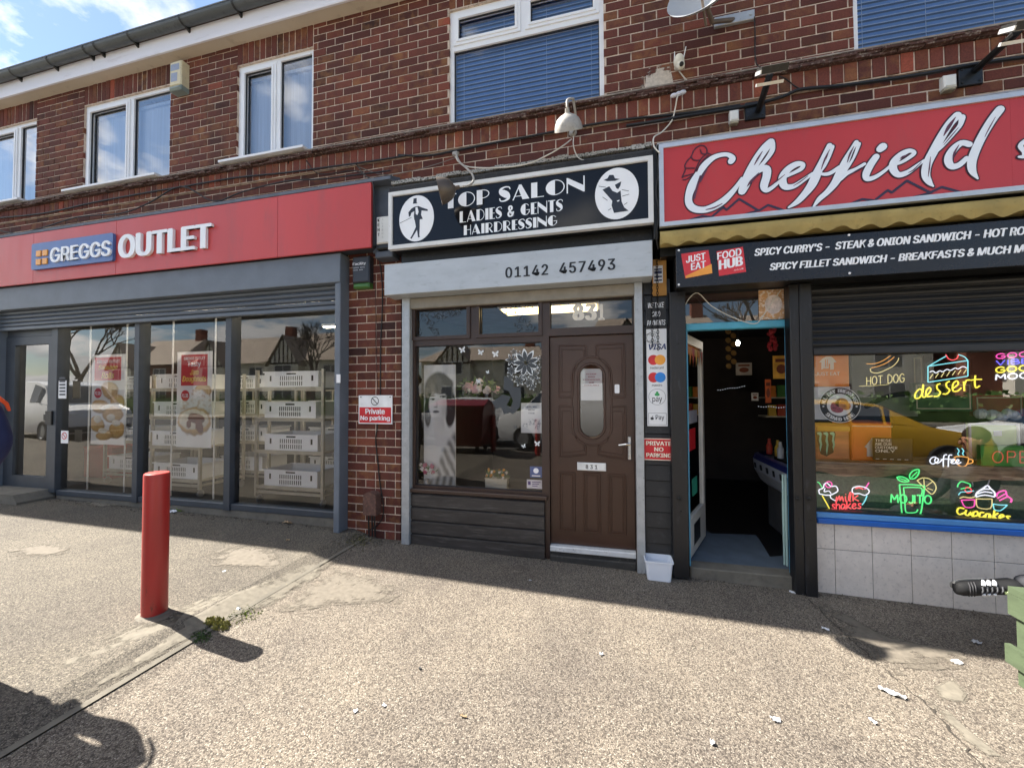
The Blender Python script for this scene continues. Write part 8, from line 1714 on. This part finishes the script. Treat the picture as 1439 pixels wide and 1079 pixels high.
b = MB(); b.tube([shoesurf(t_, 1.75, .002) for t_ in (.0, .03, .08, .16, .26, .38, .5)], .007, 6); b.build('toe_rim', M_SOLE, sh_, smooth=1.0); b = MB()
for t0 in (.17, .215, .26): b.tube([shoesurf(t0+.02*abs(u), u, .001) for u in (-1.1, -.5, 0, .5, 1.1)], .0035, 5)
b.build('toe_seam', M('seam_grey', '#3a3a3d', .7), sh_, smooth=1.0); b = MB()
for k in range(5): t0 = .36+.075*k; b.tube([shoesurf(t0, -.45, .001), shoesurf(t0+.015, 0, .004), shoesurf(t0+.02, .45, .001)], .005, 6)
b.build('lace', M('lace_grey', '#4b4c50', .6), sh_, smooth=1.0)
b = MB(); b.tube([shoesurf(.70, -.35, .002), shoesurf(.80, -.3, .004), shoesurf(.86, -.28, .003)], [.008, .012, .009], 8); b.build('tongue_label', M('tongue_lime', '#b9c98a', .5), sh_, smooth=1.0)
kz = TZ+.075
skinbody('trousers', [(3.02, -.60, .30, .13, .12), (2.92, -.60, .30, .10), (2.95, -.76, .30, .10), (2.66, -.60, .30, .075), (2.62, -.80, .38, .075), (2.40, ys, ank.z+.03, .058), (2.60, -.80, .06, .055), (ank.x+.005, ys+.003, ank.z+.004, .050)], [(0, 1), (0, 2), (1, 3), (2, 4), (3, 5), (4, 6), (5, 7)], M_TRK, LY_)
skinbody('top', [(3.05, -.66, .38, .12, .14), (3.12, -.66, .60, .12, .15), (3.15, -.66, .80, .10, .13), (3.12, -.82, .80, .062), (3.12, -.50, .80, .062), (3.02, -.88, .56, .05), (3.02, -.46, .56, .05), (2.82, -.82, .44, .04), (2.82, -.54, .44, .04)], [(0, 1), (1, 2), (2, 3), (2, 4), (3, 5), (4, 6), (5, 7), (6, 8)], M_TRK, LY_)
skinbody('body', [(3.14, -.66, .88, .052), (3.13, -.66, .95, .056), (3.12, -.66, 1.03, .085, .075), (3.12, -.66, 1.11, .075, .07)], [(0, 1), (1, 2), (2, 3)], M_SKIN, LY_)
b = MB(); b.ball((3.15, -.66, 1.10), .088, .088, .08, 14, 10); b.build('hair', M_HAIR, LY_, smooth=1.0)
b = MB(); b.ball((3.035, -.66, 1.03), .018, .013, .022, 8, 6); b.build('nose', M_SKIN, LY_, smooth=1.0)
for nm, dz_, hw_, mt in (('eyes', .062, .03, M_BOOT), ('ears', .04, .078, M_SKIN)):
    b = MB()
    for sg in (-1, 1): b.ball((3.052 if nm == 'eyes' else 3.13, -.66+sg*hw_, 1.0+dz_), *((.008, .011, .007) if nm == 'eyes' else (.022, .012, .034)), 8, 6)
    b.build(nm, mt, LY_, smooth=1.0)
b = MB(); b.ball((3.055, -.66, .985), .008, .024, .006, 8, 6); b.build('mouth', M('lips', '#96594c', .5), LY_, smooth=1.0)
hand('hand', (2.78, -.82, .43), (-1, .1, -.3), (0, .8, .5), LY_, M_SKIN); hand('hand', (2.78, -.54, .43), (-1, 0, -.4), (0, -.8, .5), LY_, M_SKIN)
b = MB(); b.ball((2.55, -.80, gz(2.6, -.8)+.05), .14, .048, .05, 14, 10); b.build('trainer', M_SHOE, LY_, smooth=1.0)
t_ = thing('crate', 'wooden crate that the seated person sits on past the right edge', 'crate', (3.05, -.62, gz(3, -.6))); b = MB()
for k in range(3): b.bevbox(2.86, 3.3, -.82, -.42, gz(3, -.6)+k*.095, gz(3, -.6)+k*.095+.085, .005)
b.build('slat', M_GRN, t_); b = MB(); b.box(2.85, 3.31, -.83, -.41, gz(3, -.6)+.28, gz(3, -.6)+.30); b.build('lid', M_GRN, t_)
# ------------------------------------------------------------------ the street opposite (seen in the glass)
M_RENDER = M('house_render', '#e6e2d8', .9, var=.08, scale=1.2); M_TIMB = M('house_timber', '#2e2622', .8, var=.2); M_HBR = M('house_brick', '#7a4a3a', .9, var=.25, scale=9); M_HRF = M('house_roof', '#a5978a', .9, var=.2, scale=4, stretch=(1, 4, 4)); M_HGL = M('house_glass', '#2d3a48', .08, var=.1)
def house(x, y, w, label, brick=False, low=False):
    t_ = thing('house', label, 'house', (x, y, -.1), 'houses across the road'); d = 8; ze, zr, gp = (4.7, 6.2, 1.3) if low else (5.0, 8.2, 2.1); z0 = -.1; b = MB(); b.box(x-w/2, x+w/2, y-d, y, z0, ze); b.build('wall', M_HBR if brick else M_RENDER, t_)
    b = MB(); b.add([(x-w/2-.4, y+.5, ze-.2), (x+w/2+.4, y+.5, ze-.2), (x+w/2-1, y-d/2, zr), (x-w/2+1, y-d/2, zr), (x+w/2+.4, y-d-.5, ze-.2), (x-w/2-.4, y-d-.5, ze-.2)], [(0, 1, 2, 3), (3, 2, 4, 5), (0, 3, 5), (1, 4, 2)]); rf = b.build('roof', M_HRF, t_)
    b = MB(); b.box(x+w*.3, x+w*.3+.9, y-d/2-.4, y-d/2+.4, zr-1, zr+1.1); b.build('chimney', M_HBR, rf)
    gx = x-w*.2; gw = 3.4; b = MB(); b.box(gx-gw/2, gx+gw/2, y+.001, y+.8, z0, ze-.4); b.prism([(gx-gw/2, ze-.4), (gx+gw/2, ze-.4), (gx, ze+gp)], y+.79, y-2.5); b.v = [(a, c, e) for a, c, e in b.v]; b.build('gable', M_RENDER, t_)
    b = MB(); yy = y+.83
    for k in range(7): xx = gx-gw/2+.2+k*(gw-.4)/6; h = (gp+.3)*(1-abs(xx-gx)/(gw/2)); b.box(xx-.06, xx+.06, yy-.05, yy, ze-.4, ze-.4+max(.05, h))
    b.box(gx-gw/2, gx+gw/2, yy-.045, yy+.01, ze-.55, ze-.38); b.build('half_timber', M_TIMB, t_)
    b = MB(); 
    for s_ in (-1, 1): b.add([(gx+s_*(gw/2+.35), y+1.0, ze-.75), (gx, y+1.0, ze+gp+.25), (gx, y-3, ze+gp+.25), (gx+s_*(gw/2+.35), y-3, ze-.75)], [(0, 1, 2, 3)])
    b.build('gable_roof', M_HRF, t_)
    for wx_, wz, ww, yy in ((gx, 1.0, 2.2, y+.8), (gx, 3.2, 2.0, y+.8), (x+w*.28, 1.0, 2.0, y), (x+w*.28, 3.2, 1.8, y)):
        b = MB(); holed(b, wx_-ww/2, wx_+ww/2, wz, wz+1.2, [(wx_-ww/2+.08, wx_-.04, wz+.08, wz+1.12), (wx_+.04, wx_+ww/2-.08, wz+.08, wz+1.12)], y-.05, yy+.06); 
        b.v = [(a, max(c, yy-.02) if c < yy else c, e) for a, c, e in b.v]; wi = b.build('window', M_UPVC, t_); b = MB(); b.box(wx_-ww/2+.05, wx_+ww/2-.05, yy+.0, yy+.02, wz+.05, wz+1.15); b.build('pane', M_HGL, wi)
    b = MB(); b.box(x+w*.05-.5, x+w*.05+.5, y, y+.05, z0, 2.1); b.build('door', M('house_door', '#5a2a2a', .5), t_)
for i, (x, w, br, lab) in enumerate(((-51, 10, True, 'brick house with timbered gable across the road, farthest left'), (-39.5, 11, False, 'pale house with timbered gable across the road, reflected behind the doughnut poster'), (-29, 10, False, 'grey roofed house with timbered gable reflected in the right bakery pane'), (-11.5, 11.5, False, 'white house across the road reflected in the salon window'), (3.5, 11, True, 'red brick house across the road opposite the cafe'), (16, 12, False, 'cream house across the road on the right'), (29, 12, True, 'brick house across the road, farthest right'))): house(x, -29-(i % 2)*1.2, w, lab, br, i == 3)
for i, (x0, x1) in enumerate(((-60, -20), (-18, -4), (-2, 34))):
    b = MB(); r_ = random.Random(i)
    for k in range(int((x1-x0)*45)): p = Vector((r_.uniform(x0, x1), -22.5+r_.uniform(-.5, .5), r_.uniform(-.1, 1.5))); d = Vector((r_.uniform(-1, 1), r_.uniform(-1, 1), r_.uniform(-1, 1))).normalized(); e_ = d.orthogonal(); s_ = r_.uniform(.08, .2); b.add([p-d*s_, p+e_*s_*.6, p+d*s_, p-e_*s_*.6], [(0, 1, 2, 3)])
    b.box(x0, x1, -22.8, -22.2, -.1, 1.2); tag(b.build('hedge', M_LEAF), ('long hedge in front of the houses on the left', 'short hedge in front of the cream house', 'long hedge in front of the houses on the right')[i], 'hedge')
M_BARK = M('bark', '#4a4038', .9, var=.3, scale=6)
def bare_tree(x, y, h, label, seed):
    t_ = thing('bare_tree', label, 'tree', (x, y, -.1), 'bare street trees across the road'); r_ = random.Random(seed); tr, cr = MB(), MB()
    def grow(p, d, L, r, k):
        q = p+d*L; (tr if k > 3 else cr).tube([p, (p+q)/2+Vector((r_.uniform(-1, 1), r_.uniform(-1, 1), 0))*L*.06, q], [r, r*.85, r*.7], 6 if k > 3 else 4, False)
        if k == 0: return
        for _ in range(3 if k > 1 else 4):
            e = (d+Vector((r_.uniform(-1, 1), r_.uniform(-1, 1), r_.uniform(-.25, .8)))*.75).normalized(); grow(q, e, L*r_.uniform(.6, .82), r*.62, k-1)
    grow(Vector((x, y, -.2)), Vector((0, 0, 1)), h*.3, h*.022, 5); tr.build('trunk', M_BARK, t_); cr.build('crown', M_BARK, t_)
bare_tree(-43, -19.5, 10, 'bare tree by the road at the far left of the reflections', 1); bare_tree(-20.5, -20, 8, 'bare tree by the road between the grey roofed and white houses', 2); bare_tree(7.5, -19.5, 9, 'bare tree by the road before the right hand houses', 3)
# vehicles
M_TYRE = M('tyre', '#161617', .8); M_RIM = M('rim', '#9a9da0', .35, metal=.6); M_CGL = GLASS('car_glass', (.25, .28, .3, 1), 2.0); M_LAMP = M('headlamp', '#dfe3e6', .12)
CARP = {'car': ([(-2.0, .55, .86), (-1.9, .5, .95), (-1.0, .35, 1.02), (-.55, .3, 1.04)], 0), }
def vehicle(label, cat, loc, rot, paint, kind_):
    # side outline: x, z of bonnet / roof; built at the origin facing +x, then turned
    t_ = thing('parked_'+('van' if kind_ == 'van' else 'car'), label, cat, (0, 0, 0), 'vehicles parked behind the photographer')
    if kind_ == 'van': st_ = [(2.15, .30, .72, .72), (2.08, .25, .95, .95), (1.35, .25, 1.10, 1.10), (.75, .25, 1.12, 1.72), (.2, .25, 1.12, 1.84), (-1.0, .25, 1.12, 1.86), (-2.0, .25, 1.10, 1.82), (-2.12, .35, 1.0, 1.70)]
    else: st_ = [(2.02, .32, .66, .66), (1.92, .22, .80, .80), (1.05, .22, .96, .97), (.35, .22, .98, 1.40), (-.2, .22, .99, 1.48), (-1.0, .22, 1.0, 1.45), (-1.75, .22, 1.0, 1.10), (-2.0, .32, .92, .95)]
    b = MB(); vs = []; n = 8
    for x, zb, zm, zr in st_:
        e = .80 if abs(x) > 2 else .86; wr = e*(.78 if zr > zm+.05 else .9); f_ = [(e*.93, zb), (e, zb+.18), (e, zm-.12), (e*.96, zm), (wr, zr-.03), (wr*.75, zr)]
        ring_ = [(x, y, z) for y, z in f_]+[(x, -y, z) for y, z in f_[::-1]]; vs += ring_; n = len(ring_)
    b.add(vs, [(i*n+j, i*n+(j+1) % n, (i+1)*n+(j+1) % n, (i+1)*n+j) for i in range(len(st_)-1) for j in range(n)]+[tuple(range(n)), tuple((len(st_)-1)*n+j for j in range(n-1, -1, -1))]); b.build('body', paint, t_, smooth=.5)
    for sgn in (1, -1):
        b = MB()
        for (x0, _, m0, r0), (x1, _, m1, r1) in zip(st_, st_[1:]):
            if max(r0-m0, r1-m1) < .08 or (kind_ == 'van' and x1 < -.4): continue
            y_ = lambda m_, r_, k: sgn*(.86*(.96+(.78-.96)*k)+.012); p = lambda x, m_, r_, k: (x, y_(m_, r_, k), m_+(r_-m_)*k)
            q = [p(x0-.03, m0, r0, .1), p(x1+.03, m1, r1, .1), p(x1+.03, m1, r1, .86), p(x0-.03, m0, r0, .86)]; b.add(q, [(0, 1, 2, 3)] if sgn < 0 else [(3, 2, 1, 0)])
        b.build('side_window', M_HGL, t_)
    i = 2 if kind_ != 'van' else 2; (x0, _, m0, r0), (x1, _, m1, r1) = st_[i], st_[i+1]; dx_, dz_ = x1-x0, r1-r0; b = MB(); o_ = .012; b.add([(x0+dx_*.08+o_, .70, r0+dz_*.08+o_), (x0+dx_*.08+o_, -.70, r0+dz_*.08+o_), (x0+dx_*.92+o_, -.60, r0+dz_*.92+o_), (x0+dx_*.92+o_, .60, r0+dz_*.92+o_)], [(0, 3, 2, 1)]); b.build('windscreen', M_HGL, t_)
    for sx in (1.28, -1.28):
        for sy in (.80, -.80):
            b = MB(); b.lathe([(.20, -.10), (.30, -.10), (.32, -.07), (.32, .07), (.30, .10), (.20, .10)], (sx, sy, .32), 24, (0, 1, 0)); wh = b.build('wheel', M_TYRE, t_); b = MB(); b.lathe([(0, -.09), (.19, -.08), (.21, -.102), (.21, .102), (.19, .08), (0, .09)], (sx, sy, .32), 20, (0, 1, 0)); b.build('rim', M_RIM, wh)
    for sy in (.58, -.58):
        b = MB(); b.ball((st_[1][0]-.05, sy, st_[1][2]-.12), .12, .20, .09, 12, 8); b.build('headlight', M_LAMP, t_, smooth=1.0)
    b = MB(); b.box(st_[0][0]-.03, st_[0][0]+.05, -.74, .74, .30, .46); b.build('bumper', M_BLACK, t_)
    t_.location = loc; t_.rotation_euler = (0, 0, rot); return t_
M_PW = M('paint_white', '#e2e4e6', .25, var=.03); M_PY = M('paint_yellow', '#cfa432', .28, var=.05)
zf_ = -.10
vehicle('small white van parked behind the red bin, reflected in the salon window', 'van', (-1.0, -7.9, zf_), math.radians(195), M_PW, 'van')
vehicle('white estate van parked far left, reflected in the bakery door', 'van', (-17.4, -5.3, zf_+.2), math.radians(8), M_PW, 'van')
vehicle('yellow taxi coloured car parked opposite the cafe, reflected in its window', 'car', (5.0, -6.5, zf_-.06), math.radians(6), M_PY, 'car')
vehicle('white hatchback parked right of the yellow car', 'car', (9.4, -6.9, zf_-.08), math.radians(194), M_PW, 'car')
vehicle('white hatchback parked to the left behind the bollards', 'car', (-5.1, -9.2, zf_), math.radians(176), M_PW, 'car')
# red wheeled bin
bx0, by0 = -3.6, -5.7; bz0 = gz(bx0, by0)
t_ = thing('wheeled_bin', 'large dark red four wheeled bin behind the photographer, reflected in the salon window', 'bin', (bx0, by0, bz0)); b = MB()
r0_, r1_ = [(-.58, -.42), (.58, -.42), (.58, .42), (-.58, .42)], [(-.68, -.52), (.68, -.52), (.68, .52), (-.68, .52)]
b.add([(bx0+x, by0+y, bz0+.18) for x, y in r0_]+[(bx0+x, by0+y, bz0+1.12) for x, y in r1_], [(3, 2, 1, 0), (0, 1, 5, 4), (1, 2, 6, 5), (2, 3, 7, 6), (3, 0, 4, 7)])
for k in range(4): b.box(bx0-.5+k*.3, bx0-.42+k*.3, by0+.455, by0+.50, bz0+.3, bz0+1.05)
b.build('body', M('bin_red', '#6b1c22', .45, var=.1, scale=4), t_); b = MB(); b.bevbox(bx0-.72, bx0+.72, by0-.56, by0+.56, bz0+1.121, bz0+1.17, .02); b.add([(bx0-.70, by0-.54, bz0+1.171), (bx0+.70, by0-.54, bz0+1.171), (bx0+.66, by0, bz0+1.30), (bx0-.66, by0, bz0+1.30), (bx0-.70, by0+.54, bz0+1.171), (bx0+.70, by0+.54, bz0+1.171)], [(0, 1, 2, 3), (3, 2, 5, 4), (0, 3, 4), (1, 5, 2)]); b.build('lid', M('bin_lid', '#7d2028', .4), t_)
for sx in (-.45, .45):
    for sy in (-.32, .32): b = MB(); b.lathe([(0, -.025), (.09, -.025), (.1, -.015), (.1, .015), (.09, .025), (0, .025)], (bx0+sx, by0+sy, bz0+.10), 16, (1, 0, 0)); b.build('castor', M_TYRE, t_)
